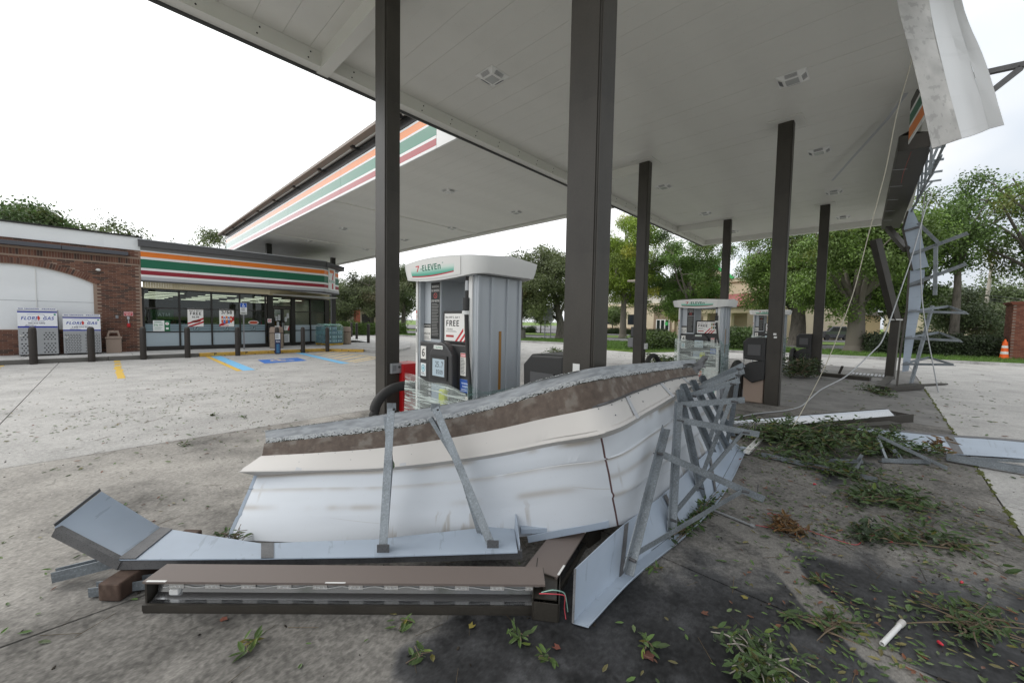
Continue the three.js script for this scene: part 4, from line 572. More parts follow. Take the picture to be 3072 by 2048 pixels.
// ---------- fuel dispensers ----------
{
  const crownPrint = print(512, 192, (x, w, h) => { x.fillStyle = '#e4e3df'; x.fillRect(0, 0, w, h); const g = x.createLinearGradient(0, 60, 0, 160); g.addColorStop(0, '#e4e3df'); g.addColorStop(0.35, '#cfe0d6'); g.addColorStop(1, '#2f9c80'); x.save(); x.beginPath(); x.moveTo(40, 30); x.lineTo(472, 30); x.lineTo(462, 150); x.quadraticCurveTo(256, 172, 52, 160); x.closePath(); x.clip(); x.fillStyle = g; x.fillRect(0, 0, w, h); x.restore(); x.strokeStyle = '#b8283a'; x.lineWidth = 13; x.beginPath(); x.moveTo(54, 160); x.quadraticCurveTo(256, 174, 462, 150); x.stroke(); x.fillStyle = '#c22f33'; fit(x, '7', 132, 78, 44, 92); x.fillStyle = '#11654c'; fit(x, '-ELEVEn', 262, 80, 200, 84); x.font = '16px sans-serif'; x.fillText('®', 376, 50); });
  const warn = print(128, 512, (x, w, h) => { x.fillStyle = '#121212'; x.fillRect(0, 0, w, h); x.fillStyle = '#c9c9c6'; fit(x, 'WARNING', 64, 36, 104, 30); fit(x, 'NO SMOKING', 64, 72, 116, 30); x.strokeStyle = '#b9443d'; x.lineWidth = 6; x.beginPath(); x.arc(64, 118, 22, 0, 7); x.stroke(); x.beginPath(); x.moveTo(49, 103); x.lineTo(79, 133); x.stroke(); fit(x, 'STOP MOTOR', 64, 166, 116, 26); lines(x, 12, 118, 190, 490, 22, '#8d8d8a', 0.35); });
  const ad = print(384, 300, (x, w, h) => { x.fillStyle = '#e9e7e3'; x.fillRect(0, 0, w, h); x.fillStyle = '#1c1c1c'; fit(x, 'Buy ANY 2, Get 1', 112, 40, 200, 32); fit(x, 'FREE', 112, 106, 190, 92); fit(x, 'CELSIUS', 74, 172, 110, 22); lines(x, 20, 180, 188, 206, 2, '#8f8f8f'); x.fillStyle = '#a52a2a'; x.fillRect(22, 236, 110, 24); x.fillStyle = '#c22b33'; for (const k of [0, 60, 112]) { x.beginPath(); x.moveTo(150 + k, 300); x.lineTo(258 + k, 158); x.lineTo(288 + k, 158); x.lineTo(178 + k, 300); x.fill(); } x.fillStyle = '#e9e7e3'; x.fillRect(262, 12, 112, 200); ['#6c7f3b', '#8a4a32', '#44525a', '#b8862f', '#4d6d4f', '#333'].forEach((c, k) => { x.fillStyle = c; x.fillRect(276 + (k % 3) * 34, 36 + Math.floor(k / 3) * 86, 24, 62); }); });
  const num = (n) => print(96, 128, (x, w, h) => { x.fillStyle = '#e4e2dc'; x.fillRect(0, 0, w, h); x.fillStyle = '#111'; fit(x, n, 48, 66, 70, 104); });
  const lcd = (a, b) => print(160, 120, (x, w, h) => { x.fillStyle = '#aebfc9'; x.fillRect(0, 0, w, h); x.fillStyle = '#2a3238'; fit(x, a, 92, 38, 110, 52, 'bold', 'monospace'); fit(x, b, 96, 90, 110, 40, 'bold', 'monospace'); });
  const stickA = print(96, 200, (x, w, h) => { x.fillStyle = '#d8d6d0'; x.fillRect(0, 0, w, h); x.fillStyle = '#bb2b30'; x.fillRect(4, 4, 88, 30); x.fillStyle = '#fff'; fit(x, 'DANGER', 48, 20, 80, 22); lines(x, 8, 88, 44, 192, 12, '#55585a'); });
  const stickB = print(128, 112, (x, w, h) => { x.fillStyle = '#2b57a8'; x.fillRect(0, 0, w, h); x.fillStyle = '#e8ecf3'; fit(x, 'Fuel Assistance', 72, 34, 100, 22); fit(x, 'Available', 72, 60, 80, 22); lines(x, 14, 116, 80, 106, 2, '#c9d3e6'); });
  const stickC = print(160, 72, (x, w, h) => { x.fillStyle = '#151515'; x.fillRect(0, 0, w, h); x.fillStyle = '#e8e6e0'; fit(x, 'CONTAINS UP TO', 55, 20, 100, 20); fit(x, '10% ETHANOL', 55, 50, 100, 26); x.fillRect(112, 6, 44, 60); x.fillStyle = '#151515'; x.fillRect(120, 34, 28, 12); });
  const coupon = print(128, 144, (x, w, h) => { x.fillStyle = '#e2e0da'; x.fillRect(0, 0, w, h); x.fillStyle = '#151515'; x.fillRect(0, 0, w, 34); x.fillStyle = '#e8e6e0'; fit(x, 'SAVE 10¢ OFF GAS', 64, 18, 120, 18); x.fillStyle = '#151515'; fit(x, 'EXTRA 2¢ OFF', 64, 86, 110, 26); lines(x, 10, 118, 108, 136, 3, '#777'); });
  const disc = print(96, 128, (x, w, h) => { x.fillStyle = '#dfe5e6'; x.fillRect(0, 0, w, h); x.strokeStyle = '#4b96a8'; x.lineWidth = 8; x.beginPath(); x.arc(48, 50, 32, 0, 7); x.stroke(); x.fillStyle = '#7db3bf'; x.beginPath(); x.arc(48, 50, 20, 0, 7); x.fill(); lines(x, 12, 84, 92, 122, 3, '#666'); });
  const lowPrint = print(512, 420, (x, w, h) => { x.fillStyle = '#e6e6e2'; x.fillRect(0, 0, w, h); x.strokeStyle = '#1d7a57'; x.lineWidth = 10; x.strokeRect(170, 40, 180, 220); x.fillStyle = '#e07a2d'; x.fillRect(196, 66, 130, 40); x.fillStyle = '#c42f2f'; x.beginPath(); x.moveTo(330, 70); x.quadraticCurveTo(270, 120, 258, 240); x.lineTo(308, 240); x.quadraticCurveTo(312, 130, 330, 106); x.fill(); x.fillStyle = '#1d7a57'; fit(x, 'ELEVEn', 258, 176, 170, 50); const g = x.createLinearGradient(0, 290, 0, 400); g.addColorStop(0, '#e6e6e2'); g.addColorStop(1, '#2f9c80'); x.fillStyle = g; x.fillRect(0, 290, w, 110); x.fillStyle = '#b8283a'; x.fillRect(0, 396, w, 24); });
  const sideSt = print(48, 512, (x, w, h) => { x.fillStyle = '#d9d9d4'; x.fillRect(0, 0, w, h); x.fillStyle = '#b8433c'; x.fillRect(4, 8, 40, 30); x.strokeStyle = '#b8433c'; x.lineWidth = 5; x.beginPath(); x.arc(24, 82, 17, 0, 7); x.stroke(); lines(x, 6, 42, 120, 200, 6, '#555'); x.fillStyle = '#222'; x.fillRect(8, 220, 30, 40); lines(x, 6, 42, 290, 500, 16, '#777'); });
  const filmTex = dataTex(256, 256, (u, v, i, j) => { const s = NZ.fbm(u * 4, v * 100, 3, 128), b = NY.fbm(u * 6, v * 10, 3, 10); const a = 0.16 + sstep(0.5, 0.78, s) * 0.75 + (b - 0.5) * 0.25; return [a, a, a]; }, false);
  const film = phys({ color: lin(0.70, 0.78, 0.74), roughness: 0.3, transparent: true, opacity: 0.85, alphaMap: filmTex, side: THREE.DoubleSide });
  const filmSide = phys({ color: lin(0.30, 0.55, 0.48), roughness: 0.3, transparent: true, opacity: 0.45, alphaMap: filmTex, side: THREE.DoubleSide });
  // crown: rounded in plan, bowed front, arched top and bottom edges
  const CH = [0.35, 0.585, 0.13]; const topY = (z) => 2.035 + 0.03 * Math.cos(Math.PI * z / 1.25), botY = (z) => 1.915 - 0.045 * Math.cos(Math.PI * z / 1.25);
  const crownPt = (x, z, k) => { const y = mix(botY(z), topY(z), k), gr = 0.93 + 0.07 * k - 0.02 * k * k; const bow = x < 0 ? -0.05 * Math.cos(Math.PI * z / 1.25) : 0; return [(x + bow) * gr, y, z * gr]; };
  const crownG = (() => { const [hx, hz, r] = CH, out = []; for (let s = -1; s <= 1; s += 1 / 8) out.push([-hx, s * (hz - r)]); for (let k = 1; k <= 6; k++) { const a = k / 6 * Math.PI / 2; out.push([-hx + r - Math.cos(a) * r, hz - r + Math.sin(a) * r]); } for (let s = 1; s <= 5; s++) out.push([mix(-hx + r, hx - 0.02, s / 5), hz]); for (let s = 1; s <= 16; s++) out.push([hx, hz - s / 16 * 2 * hz]); for (let s = 1; s <= 5; s++) out.push([mix(hx - 0.02, -hx + r, s / 5), -hz]); for (let k = 1; k < 6; k++) { const a = Math.PI / 2 - k / 6 * Math.PI / 2; out.push([-hx + r - Math.cos(a) * r, -hz + r - Math.sin(a) * r]); }
    const pos = [], n = out.length, T3 = (a, b, c) => pos.push(...a, ...b, ...c); const ks = [0, 0.1, 0.35, 0.65, 0.9, 1]; const P = (i, k) => { const q = out[(i + n) % n]; return crownPt(q[0], q[1], k); };
    for (let i = 0; i < n; i++) { for (let m = 0; m < ks.length - 1; m++) { const a = P(i, ks[m]), b = P(i + 1, ks[m]), c = P(i + 1, ks[m + 1]), d = P(i, ks[m + 1]); T3(a, b, c); T3(a, c, d); } const t0 = P(i, 1), t1 = P(i + 1, 1), b0 = P(i, 0), b1 = P(i + 1, 0); T3(t0, t1, [0, 2.068, t1[2] * 0.5 + t0[2] * 0.5].map((v, q) => q === 2 ? (t0[2] + t1[2]) / 2 : v)); if (Math.abs(t0[2] - t1[2]) > 1e-6) T3(t1, [0, 2.068, (t0[2] + t1[2]) / 2], t1); T3(b1, b0, [0, 1.92, 0]); }
    for (let i = 0; i < n; i++) { const t0 = P(i, 1), t1 = P(i + 1, 1), m0 = [0, 2.068, (t0[2] + t1[2]) / 2]; const q = out[(i + 2) % n], t2 = crownPt(q[0], q[1], 1); T3(t1, [0, 2.068, (t1[2] + t2[2]) / 2], m0); }
    const g = new THREE.BufferGeometry(); g.setAttribute('position', new THREE.Float32BufferAttribute(pos, 3)); return metric(toCreasedNormals(g, 0.6)); })();
  const crownPatch = (() => { const rows = [], uv = []; for (let i = 0; i <= 20; i++) { const z = mix(-0.44, 0.38, i / 20), r = []; for (let j = 0; j <= 6; j++) { const p = crownPt(-CH[0], z, mix(0.1, 0.93, j / 6)); r.push([p[0] - 0.004, p[1], p[2]]); } rows.push(r); } const g = sheetG(rows, 0.002), u = g.attributes.uv, p = g.attributes.position; let m0 = 0, m1 = 0; for (let i = 0; i < u.count; i++) { m0 = Math.max(m0, u.getX(i)); m1 = Math.max(m1, u.getY(i)); } for (let i = 0; i < u.count; i++) u.setXY(i, u.getX(i) / m0, u.getY(i) / m1); return g; })();
  const keyG = boxG(-0.006, 0, 0, 0.022, 0, 0.028);
  function dispenser(n, la, lb, label, x, z, wrapTop, adFull) {
    const t = thing('fuel_dispenser', label, 'fuel pump', [x, 0, z], 0, 'fuel pumps on the islands');
    const B = (nm, m, ...a) => box(nm, m, t, ...a);
    // front faces -x; z runs to the right of the front seen from the camera
    const pl = B('side_pillar', M.pump, -0.25, 0.25, 0, 1.9, -0.44, -0.385, 0.01); mesh('pillar_rib', boxG(-0.262, -0.251, 0.02, 1.9, -0.435, -0.405), M.offwhite, pl);
    const inner = B('valve_panel', M.pump, -0.20, 0.22, 0.7, 1.9, -0.384, -0.12, 0.008);
    const pr = B('side_pillar', M.pump, -0.26, 0.27, 0, 1.9, 0.36, 0.44, 0.012); for (const [a, b] of [[-0.255, -0.235], [-0.11, -0.075], [0.075, 0.10], [0.225, 0.255]]) mesh('pillar_rib', boxG(a, b, 0.01, 1.895, 0.4405, 0.456), M.pump, pr);
    mesh('level_strip', boxG(-0.005, 0.02, 0.95, 1.45, 0.4405, 0.446), plain(0.32, 0.16, 0.03, 0.4), pr);
    B('pillar_cover', M.offwhite, -0.275, -0.261, 0.02, 1.9, 0.36, 0.40);
    const low = B('lower_cabinet', M.offwhite, -0.235, 0.235, 0.03, 0.66, -0.384, 0.359); sign('lower_print', lowPrint, low, -0.239, 0.35, -0.012, 0.74, 0.6, -Math.PI / 2);
    B('plinth', M.darkgrey, -0.23, 0.23, 0, 0.029, -0.384, 0.359);
    const head = B('meter_head', plain(0.03, 0.03, 0.031, 0.45), -0.25, 0.25, 0.661, 1.33, -0.384, 0.359, 0.012);
    // bezel with a domed top
    const s = new THREE.Shape(); s.moveTo(-0.27, 0.70); s.lineTo(0.08, 0.70); s.lineTo(0.06, 1.24); s.quadraticCurveTo(-0.09, 1.43, -0.24, 1.24); s.closePath(); const bz = new THREE.ExtrudeGeometry(s, { depth: 0.05, bevelEnabled: true, bevelSize: 0.012, bevelThickness: 0.012, bevelSegments: 2 }); bz.rotateY(-Math.PI / 2); bz.translate(-0.255, 0, 0.125);
    const bez = mesh('bezel', metric(bz), plain(0.04, 0.04, 0.042, 0.45), t); const fx = -0.322;
    sign('brand_plate', print(128, 40, (c) => { c.fillStyle = '#dfe1dc'; c.fillRect(0, 0, 128, 40); c.fillStyle = '#11654c'; fit(c, '7-ELEVEn', 64, 22, 110, 26); }), bez, fx, 1.30, 0.015, 0.13, 0.032, -Math.PI / 2);
    mesh('screen_frame', boxG(fx - 0.006, fx, 1.02, 1.23, -0.095, 0.145), M.black, bez); sign('price_display', lcd(la, lb), bez, fx - 0.009, 1.125, 0.03, 0.17, 0.15, -Math.PI / 2, 0.005); sign('menu_screen', plain(0.30, 0.36, 0.42, 0.12), bez, fx - 0.004, 0.90, 0.025, 0.2, 0.15, -Math.PI / 2, 0.006, M.midgrey);
    for (const zz of [-0.12, 0.14]) for (let k = 0; k < 4; k++) { const kk = mesh('menu_key', keyG, M.ltgrey, bez); kk.position.set(fx, 0.83 + k * 0.038, zz); }
    sign('pump_number', num(n), head, -0.254, 1.23, -0.315, 0.085, 0.12, -Math.PI / 2); sign('round_sticker', disc, head, -0.254, 1.07, -0.315, 0.085, 0.12, -Math.PI / 2); sign('danger_sticker', stickA, head, -0.254, 1.17, 0.275, 0.07, 0.19, -Math.PI / 2); sign('help_sticker', stickB, head, -0.254, 0.99, 0.295, 0.115, 0.11, -Math.PI / 2); sign('ethanol_sticker', stickC, head, -0.254, 0.87, 0.275, 0.15, 0.09, -Math.PI / 2);
    sign('warning_sign', warn, inner, -0.203, 1.62, -0.20, 0.14, 0.52, -Math.PI / 2); sign('coupon_sign', coupon, t, -0.20, 1.42, -0.335, 0.12, 0.16, -Math.PI / 2); sign('pillar_sticker', sideSt, pl, -0.2635, 1.42, -0.42, 0.024, 0.42, -Math.PI / 2, 0.003);
    const tw = 0.44; const top = B('advert_frame', M.black, -0.2, -0.16, 1.331, 1.62, 0.355 - tw, 0.358, 0.006); sign('advert_print', ad, top, -0.2015, 1.475, 0.357 - tw / 2, tw - 0.05, 0.24, -Math.PI / 2, 0.004);
    // crown with bowed top
    const cr = mesh('crown', crownG, M.offwhite, t); mesh('crown_print', crownPatch, crownPrint, cr);
    box('crown_underside', M.pump, t, -0.28, 0.28, 1.895, 1.905, -0.43, 0.43);
    // hose with breakaway and swivel
    const hose = mesh('hose', tubeG([[-0.26, 1.9, 0.33], [-0.27, 1.72, 0.335], [-0.285, 1.6, 0.345], [-0.30, 1.3, 0.38], [-0.31, 1.0, 0.43], [-0.32, 0.7, 0.45], [-0.33, 0.45, 0.42], [-0.36, 0.3, 0.32], [-0.36, 0.28, 0.22], [-0.33, 0.42, 0.14], [-0.30, 0.62, 0.12]], 0.017, 70, 8), M.rubber, t);
    const cyl = (nm, m, y0, y1, r, zz, xx, par) => { const c = new THREE.CylinderGeometry(r, r, y1 - y0, 12); c.translate(xx, (y0 + y1) / 2, zz); return mesh(nm, metric(c), m, par); };
    cyl('swivel', M.steel, 1.78, 1.86, 0.022, 0.333, -0.266, hose); cyl('breakaway', M.black, 1.62, 1.72, 0.032, 0.34, -0.277, hose); cyl('breakaway_ring', M.offwhite, 1.585, 1.615, 0.034, 0.343, -0.285, hose);
    const nz = new THREE.Group(); nz.name = 'nozzle'; t.add(nz); mesh('nozzle_body', boxG(-0.34, -0.27, 0.66, 0.82, 0.08, 0.14, 0.02), M.black, nz); mesh('nozzle_guard', boxG(-0.36, -0.29, 0.78, 0.95, 0.06, 0.16, 0.025), plain(0.45, 0.50, 0.03, 0.5), nz); mesh('nozzle_boot', boxG(-0.27, -0.251, 0.68, 0.98, 0.04, 0.18, 0.008), M.darkgrey, nz); mesh('grade_label', boxG(-0.253, -0.2505, 0.7, 0.78, -0.12, -0.0), plain(0.5, 0.03, 0.03, 0.4), nz);
    // stretch film wound round the head
    const y0 = 0.5, rr = rng(Math.round(x * 100)); const fr = [], fs = [];
    for (let i = 0; i <= 12; i++) { const a = [], b = []; for (let j = 0; j <= 8; j++) { const yy = mix(y0 - 0.05, wrapTop, j / 8) + (j === 8 ? Math.sin(i * 0.9) * 0.012 : 0) - (j === 8 ? i * 0.004 : 0); a.push([-0.372 + (rr() - 0.5) * 0.008, yy, mix(-0.45, 0.45, i / 12)]); b.push([mix(-0.37, 0.28, i / 12), yy - (j === 8 ? Math.sin(i / 12 * Math.PI) * 0.09 : 0), 0.468 + (rr() - 0.5) * 0.006]); } fr.push(a); fs.push(b); }
    const fit2 = (g) => { const u = g.attributes.uv; for (let i = 0; i < u.count; i++) u.setXY(i, u.getX(i) * 1.1, u.getY(i) * 1.3); return g; };
    mesh('wrap_film', fit2(sheetG(fr, 0.0015)), film, t); mesh('wrap_film', fit2(sheetG(fs, 0.0015)), filmSide, t);
    const kn = new THREE.IcosahedronGeometry(0.05, 1); kn.scale(0.8, 0.7, 0.4); kn.translate(-0.33, wrapTop - 0.03, 0.45); mesh('film_knot', metric(kn), filmSide, t);
    return t;
  }
  dispenser('6', '25.7', '8509', 'fuel pump marked 6 with a torn film wrap, behind the fallen panel', 2.31, -2.80, 1.03, false);
  dispenser('4', '36.20', '4.002', 'fuel pump marked 4 wrapped in green film up to its screen', 8.93, -2.82, 1.22, true);
  dispenser('2', '18.40', '3.311', 'fuel pump marked 2 standing behind the column with the sticker', 15.66, -2.82, 1.2, true);
  // island guards, waste stations
  const hoopG = (() => { const p = []; p.push([-0.34, 0, 0], [-0.34, 0.5, 0]); for (let k = 0; k <= 10; k++) { const a = Math.PI - k / 10 * Math.PI; p.push([Math.cos(a) * 0.34 , 0.52 + Math.sin(a) * 0.26, 0]); } p.push([0.34, 0.5, 0], [0.34, 0, 0]); return metric(tubeG(p, 0.055, 60, 12)); })();
  const footG = metric(merge([-0.34, 0.34].map((q) => { const c = new THREE.CylinderGeometry(0.085, 0.09, 0.015, 14); c.translate(q, 0.0075, 0); return c; })));
  [[2.31, -3.92, 'black bent pipe guard beside the red extinguisher cabinet'], [8.95, -3.92, 'black bent pipe guard peeking over the end of the fallen panel'], [8.8, -2.1, 'black bent pipe guard in front of the brown waste station'], [15.5, -2.1, 'black bent pipe guard half buried in fallen branches'], [10.4, -2.9, 'black bent pipe guard standing behind pump 4']].forEach(([x, z, label], i) => { const t = thing('pipe_guard', label, 'guard rail', [x, 0, z], i === 4 ? 0.5 : 0, 'pipe guards at the pump islands'); mesh('bent_pipe', hoopG, M.rubber, t); mesh('floor_flange', footG, M.darkgrey, t); });
  for (const [x, label] of [[2.52, 'waste station with black hood behind the column with torn paper'], [9.1, 'brown waste station with black hood beside the column with a sticker'], [15.66, 'brown waste station with black hood among the fallen branches']]) {
    const t = thing('waste_station', label, 'waste bin', [x, 0, -1.83], 0, 'island waste stations');
    mesh('bin_body', boxG(-0.24, 0.26, 0, 0.72, -0.17, 0.19, 0.03), M.beigeBin, t); mesh('bin_rim', boxG(-0.25, 0.27, 0.7, 0.75, -0.18, 0.2, 0.02), M.beigeBin, t);
    const prof = (pts, d) => { const s = new THREE.Shape(pts.map((p) => new THREE.Vector2(...p))); const g = new THREE.ExtrudeGeometry(s, { depth: d, bevelEnabled: true, bevelSize: 0.02, bevelThickness: 0.02, bevelSegments: 2 }); g.rotateY(Math.PI / 2); g.translate(-d / 2 - 0.08, 0, 0); return metric(g); };
    // side profile in (-z, y)
    mesh('upper_hood', prof([[0.02 - 0.2, 0.86], [0.16, 0.88], [0.17, 1.2], [0.10, 1.27], [-0.18, 1.28]], 0.36), M.black, t);
    mesh('hood_post', prof([[-0.19, 0.6], [-0.1, 0.6], [-0.1, 0.9], [-0.19, 0.9]], 0.34), M.black, t);
    mesh('lower_hood', prof([[-0.18, 0.84], [0.06, 0.78], [0.22, 0.66], [0.14, 0.52], [0.0, 0.42], [-0.18, 0.5]], 0.40), M.black, t);
    box('hood_recess', M.darkgrey, t, -0.295, -0.285, 0.95, 1.16, -0.1, 0.12);
  }
  const ec = thing('extinguisher_cabinet', 'red fire extinguisher cabinet on the column with the call box', 'cabinet', [2.53, 0.43, -4.2]); box('cabinet_body', M.redGloss, ec, -0.13, 0.13, 0, 0.58, -0.14, 0.14, 0.01); box('cabinet_door', M.redGloss, ec, -0.115, 0.115, 0.03, 0.55, 0.141, 0.15); sign('cabinet_print', print(96, 200, (x, w, h) => { x.fillStyle = '#a3141c'; x.fillRect(0, 0, w, h); x.strokeStyle = '#f0e8e6'; x.lineWidth = 5; x.strokeRect(30, 60, 34, 100); x.beginPath(); x.moveTo(46, 60); x.lineTo(46, 40); x.lineTo(70, 30); x.stroke(); x.fillStyle = '#f0e8e6'; fit(x, 'F', 47, 100, 24, 30); }), ec, 0.02, 0.28, 0.153, 0.13, 0.3);
}
// ---------- fallen fascia in the foreground ----------
const LA = angleS(0.05, 0.005), LB = angleS(0.036, 0.004);
{
  // stations along the panel: bottom, under ledge, ledge front, ledge back, band top, cap top
  const ST = [
    [[0.544, 0.010, -3.160], [0.773, 0.312, -3.440], [0.660, 0.366, -3.469], [0.815, 0.445, -3.483], [0.838, 0.540, -3.488], [0.845, 0.631, -3.510]],
    [[0.890, 0.020, -2.758], [1.059, 0.389, -2.986], [1.011, 0.421, -2.977], [1.082, 0.516, -3.048], [1.102, 0.627, -3.056], [1.110, 0.729, -3.076]],
    [[1.258, 0.034, -2.377], [1.378, 0.446, -2.540], [1.352, 0.479, -2.523], [1.413, 0.592, -2.604], [1.411, 0.713, -2.634], [1.410, 0.822, -2.663]],
    [[1.730, 0.076, -1.848], [1.806, 0.586, -1.941], [1.779, 0.618, -1.926], [1.835, 0.749, -2.012], [1.838, 0.891, -2.037], [1.844, 0.984, -2.059]],
    [[2.032, 0.161, -1.461], [2.046, 0.712, -1.560], [2.012, 0.742, -1.552], [2.060, 0.882, -1.632], [2.052, 1.043, -1.668], [2.047, 1.134, -1.686]],
    [[2.378, 0.190, -1.200], [2.195, 0.812, -1.250], [2.085, 0.868, -1.200], [2.135, 1.003, -1.290], [2.057, 1.167, -1.310], [2.044, 1.244, -1.320]],
    [[2.989, 0.197, -1.190], [2.884, 0.835, -1.280], [2.724, 0.895, -1.220], [2.767, 1.019, -1.330], [2.719, 1.146, -1.360], [2.698, 1.225, -1.380]],
    [[4.097, 0.284, -1.200], [3.824, 0.866, -1.360], [3.609, 0.929, -1.300], [3.594, 1.019, -1.400], [3.539, 1.113, -1.430], [3.503, 1.186, -1.450]],
    [[4.841, 0.290, -1.220], [4.617, 0.881, -1.420], [4.334, 0.946, -1.360], [4.470, 0.979, -1.450], [4.555, 1.064, -1.500], [4.578, 1.140, -1.520]]];
  const t = thing('fallen_fascia', 'long torn canopy fascia lying bent across the pump island, white inner side out', 'fascia panel');
  const G = resample(ST, 64), lerp3 = (a, b, k) => [mix(a[0], b[0], k), mix(a[1], b[1], k), mix(a[2], b[2], k)];
  const out = V(0.62, 0.15, 0.72).normalize(); const push = (p, d) => [p[0] + out.x * d, p[1] + out.y * d, p[2] + out.z * d];
  // white sheet: creased profile with a shallow step and a rolled bead
  const prof = [[0, 0], [0.16, 0.001], [0.32, 0.0], [0.345, 0.009], [0.365, 0.009], [0.39, 0.002], [0.6, 0.001], [0.74, 0], [0.757, -0.004], [0.767, 0.012], [0.78, -0.003], [0.9, 0], [1, 0]];
  const whiteRow = (i) => prof.map(([k, d], j) => push(lerp3(G[i][0], G[i][1], k), d + (NZ.fbm(i * 0.35 + 3, k * 5 + 7, 3) - 0.5) * 0.012 + (NY.fbm(i * 0.11 + 31, k * 1.6 + 5, 2) - 0.5) * 0.03));
  const seam = 39; const A = [], B = []; for (let i = 0; i <= seam; i++) A.push(whiteRow(i)); for (let i = seam; i <= 64; i++) { const w = whiteRow(i).map((p) => push(p, 0.0)); B.push(i === seam ? w.map((p) => [p[0] + 0.012, p[1], p[2] + 0.004]) : w); }
  mesh('white_sheet', sheetG(A, 0.005), M.sheet, t); mesh('white_sheet', sheetG(B, 0.005), M.sheet, t);
  mesh('seam_strip', sheetG([seam - 0, seam].map((i, k) => whiteRow(i).map((p) => [p[0] + k * 0.012, p[1], p[2] + 0.003 + k * 0.004])), 0.002), plain(0.10, 0.05, 0.05, 0.6), t);
  { const e = [0, 1].map((k) => whiteRow(0).map((p) => [p[0] - 0.018 + k * 0.02, p[1] + 0.004, p[2] - 0.012 + k * 0.012])); mesh('edge_flange', sheetG(e, 0.006), M.blue, t); }
  // ledge: sloping face, front bead and underside
  mesh('ledge', sheetG(G.map((g) => [lerp3(g[1], g[2], -0.12), g[2], push(lerp3(g[2], g[3], 0.02), 0.012), push(lerp3(g[2], g[3], 0.12), 0.012), lerp3(g[2], g[3], 0.16), lerp3(g[2], g[3], 0.55), g[3]]), 0.005), M.cream, t);
  mesh('ledge_top', sheetG(G.map((g) => [push(g[3], 0.004), push(lerp3(g[3], g[4], 0.06), 0.022), push(lerp3(g[3], g[4], 0.10), 0.004)]), 0.005), M.lip, t);
  const band = (a, b, n, d) => G.map((g, i) => { const r = []; for (let k = 0; k <= n; k++) r.push(push(lerp3(g[a], g[b], k / n), d + (NY.fbm(i * 0.5, k * 0.6, 3) - 0.5) * 0.014)); return r; });
  mesh('brown_band', (() => { const g = sheetG(band(3, 4, 4, 0.004), 0.005), u = g.attributes.uv; for (let i = 0; i < u.count; i++) u.setXY(i, u.getX(i) / 1.6, u.getY(i) / 0.5); return g; })(), M.rustband, t);
  const capG = sheetG(band(4, 5, 4, 0.012).map((r, i) => [...r, push(lerp3(r[4], r[3], -0.15), -0.03)]), 0.005); { const u = capG.attributes.uv; let mv = 0; for (let i = 0; i < u.count; i++) mv = Math.max(mv, u.getY(i)); for (let i = 0; i < u.count; i++) u.setXY(i, u.getX(i) / 1.2, clamp(u.getY(i) / mv * 0.98)); }
  mesh('cap_flashing', capG, M.lichen, t);
  // vertical joint straps across the ledge
  for (const i of [6, 17, 27, 34, 45, 53, 59]) { const g0 = G[i], g1 = G[Math.min(64, i + 1)], w = 0.05; const dd = V(g1[2]).sub(V(g0[2])).normalize().multiplyScalar(w); const add = (p) => [p[0] + dd.x, p[1] + dd.y, p[2] + dd.z]; const rowA = [push(g0[2], 0.018), push(lerp3(g0[2], g0[3], 0.5), 0.012), push(g0[3], 0.01)], rowB = rowA.map(add); mesh('joint_strap', sheetG([rowA, rowB], 0.006), M.ltgrey, t); }
  { const sg = []; for (let i = 2; i < 63; i += 2) for (const k of [0.985, 0.5]) { if (k === 0.5 && i % 6) continue; const p = push(lerp3(G[i][2], G[i][3], k === 0.5 ? 0.5 : 0.93), 0.01), c = new THREE.SphereGeometry(0.005, 6, 4); c.translate(p[0], p[1], p[2]); sg.push(c); } mesh('screw_row', merge(sg), M.midgrey, t).userData.kind = 'stuff'; }
  // torn end: crumpled flap of the flashing
  { const e = G[64], r = rng(6), rows = []; for (let i = 0; i <= 7; i++) { const row = []; for (let j = 0; j <= 4; j++) row.push([e[5][0] - 0.55 + i * 0.11 + r() * 0.02, e[5][1] - 0.02 - j * 0.035 + Math.sin(i * 1.3) * 0.014 + (i > 5 ? 0.05 : 0), e[5][2] + 0.05 + Math.sin(j * 1.4 + i) * 0.02]); rows.push(row); } mesh('torn_flap', sheetG(rows, 0.004), M.lip, t); }
  mesh('paint_scrape', sheetG([0.36, 0.385].map((k, q) => [24, 27, 30, 33].map((i, n) => push(lerp3(G[i][0], G[i][1], k + n * 0.012 - (q ? 0 : 0) ), 0.019))), 0.002), plain(0.36, 0.19, 0.05, 0.8), t);
  // bottom return strip, bluish, in lengths
  const bb = [[1.601, 0.012, -1.070], [2.092, 0.012, -1.080], [2.915, 0.012, -1.027], [3.798, 0.012, -1.045], [5.485, 0.012, -1.234]], bt = [[1.703, 0.221, -1.130], [2.319, 0.218, -1.170], [2.914, 0.224, -1.160], [3.996, 0.306, -1.170], [4.764, 0.301, -1.200]];
  const SB = resample(bb.map((b, i) => [b, lerp3(b, bt[i], 0.5), bt[i]]), 24); 
  for (const [a, b] of [[0, 9], [9, 16], [16, 24]]) mesh('return_strip', sheetG(SB.slice(a, b + 1).map((r, i) => r.map((p) => [p[0], p[1], p[2] + (a ? -0.006 : 0)])), 0.006), M.blue, t);
  mesh('return_lip', sheetG(SB.map((r) => [[r[0][0], 0.012, r[0][2] + 0.002], [r[0][0] + 0.03, 0.014, r[0][2] + 0.075], [r[0][0] + 0.03, 0.03, r[0][2] + 0.08]]), 0.006), M.blue, t);
  for (const i of [6, 12, 18]) mesh('strip_joint', sheetG([0, 0.05].map((d) => SB[i].map((p) => [p[0] + d, p[1], p[2] + 0.008])), 0.004), M.lip, t);
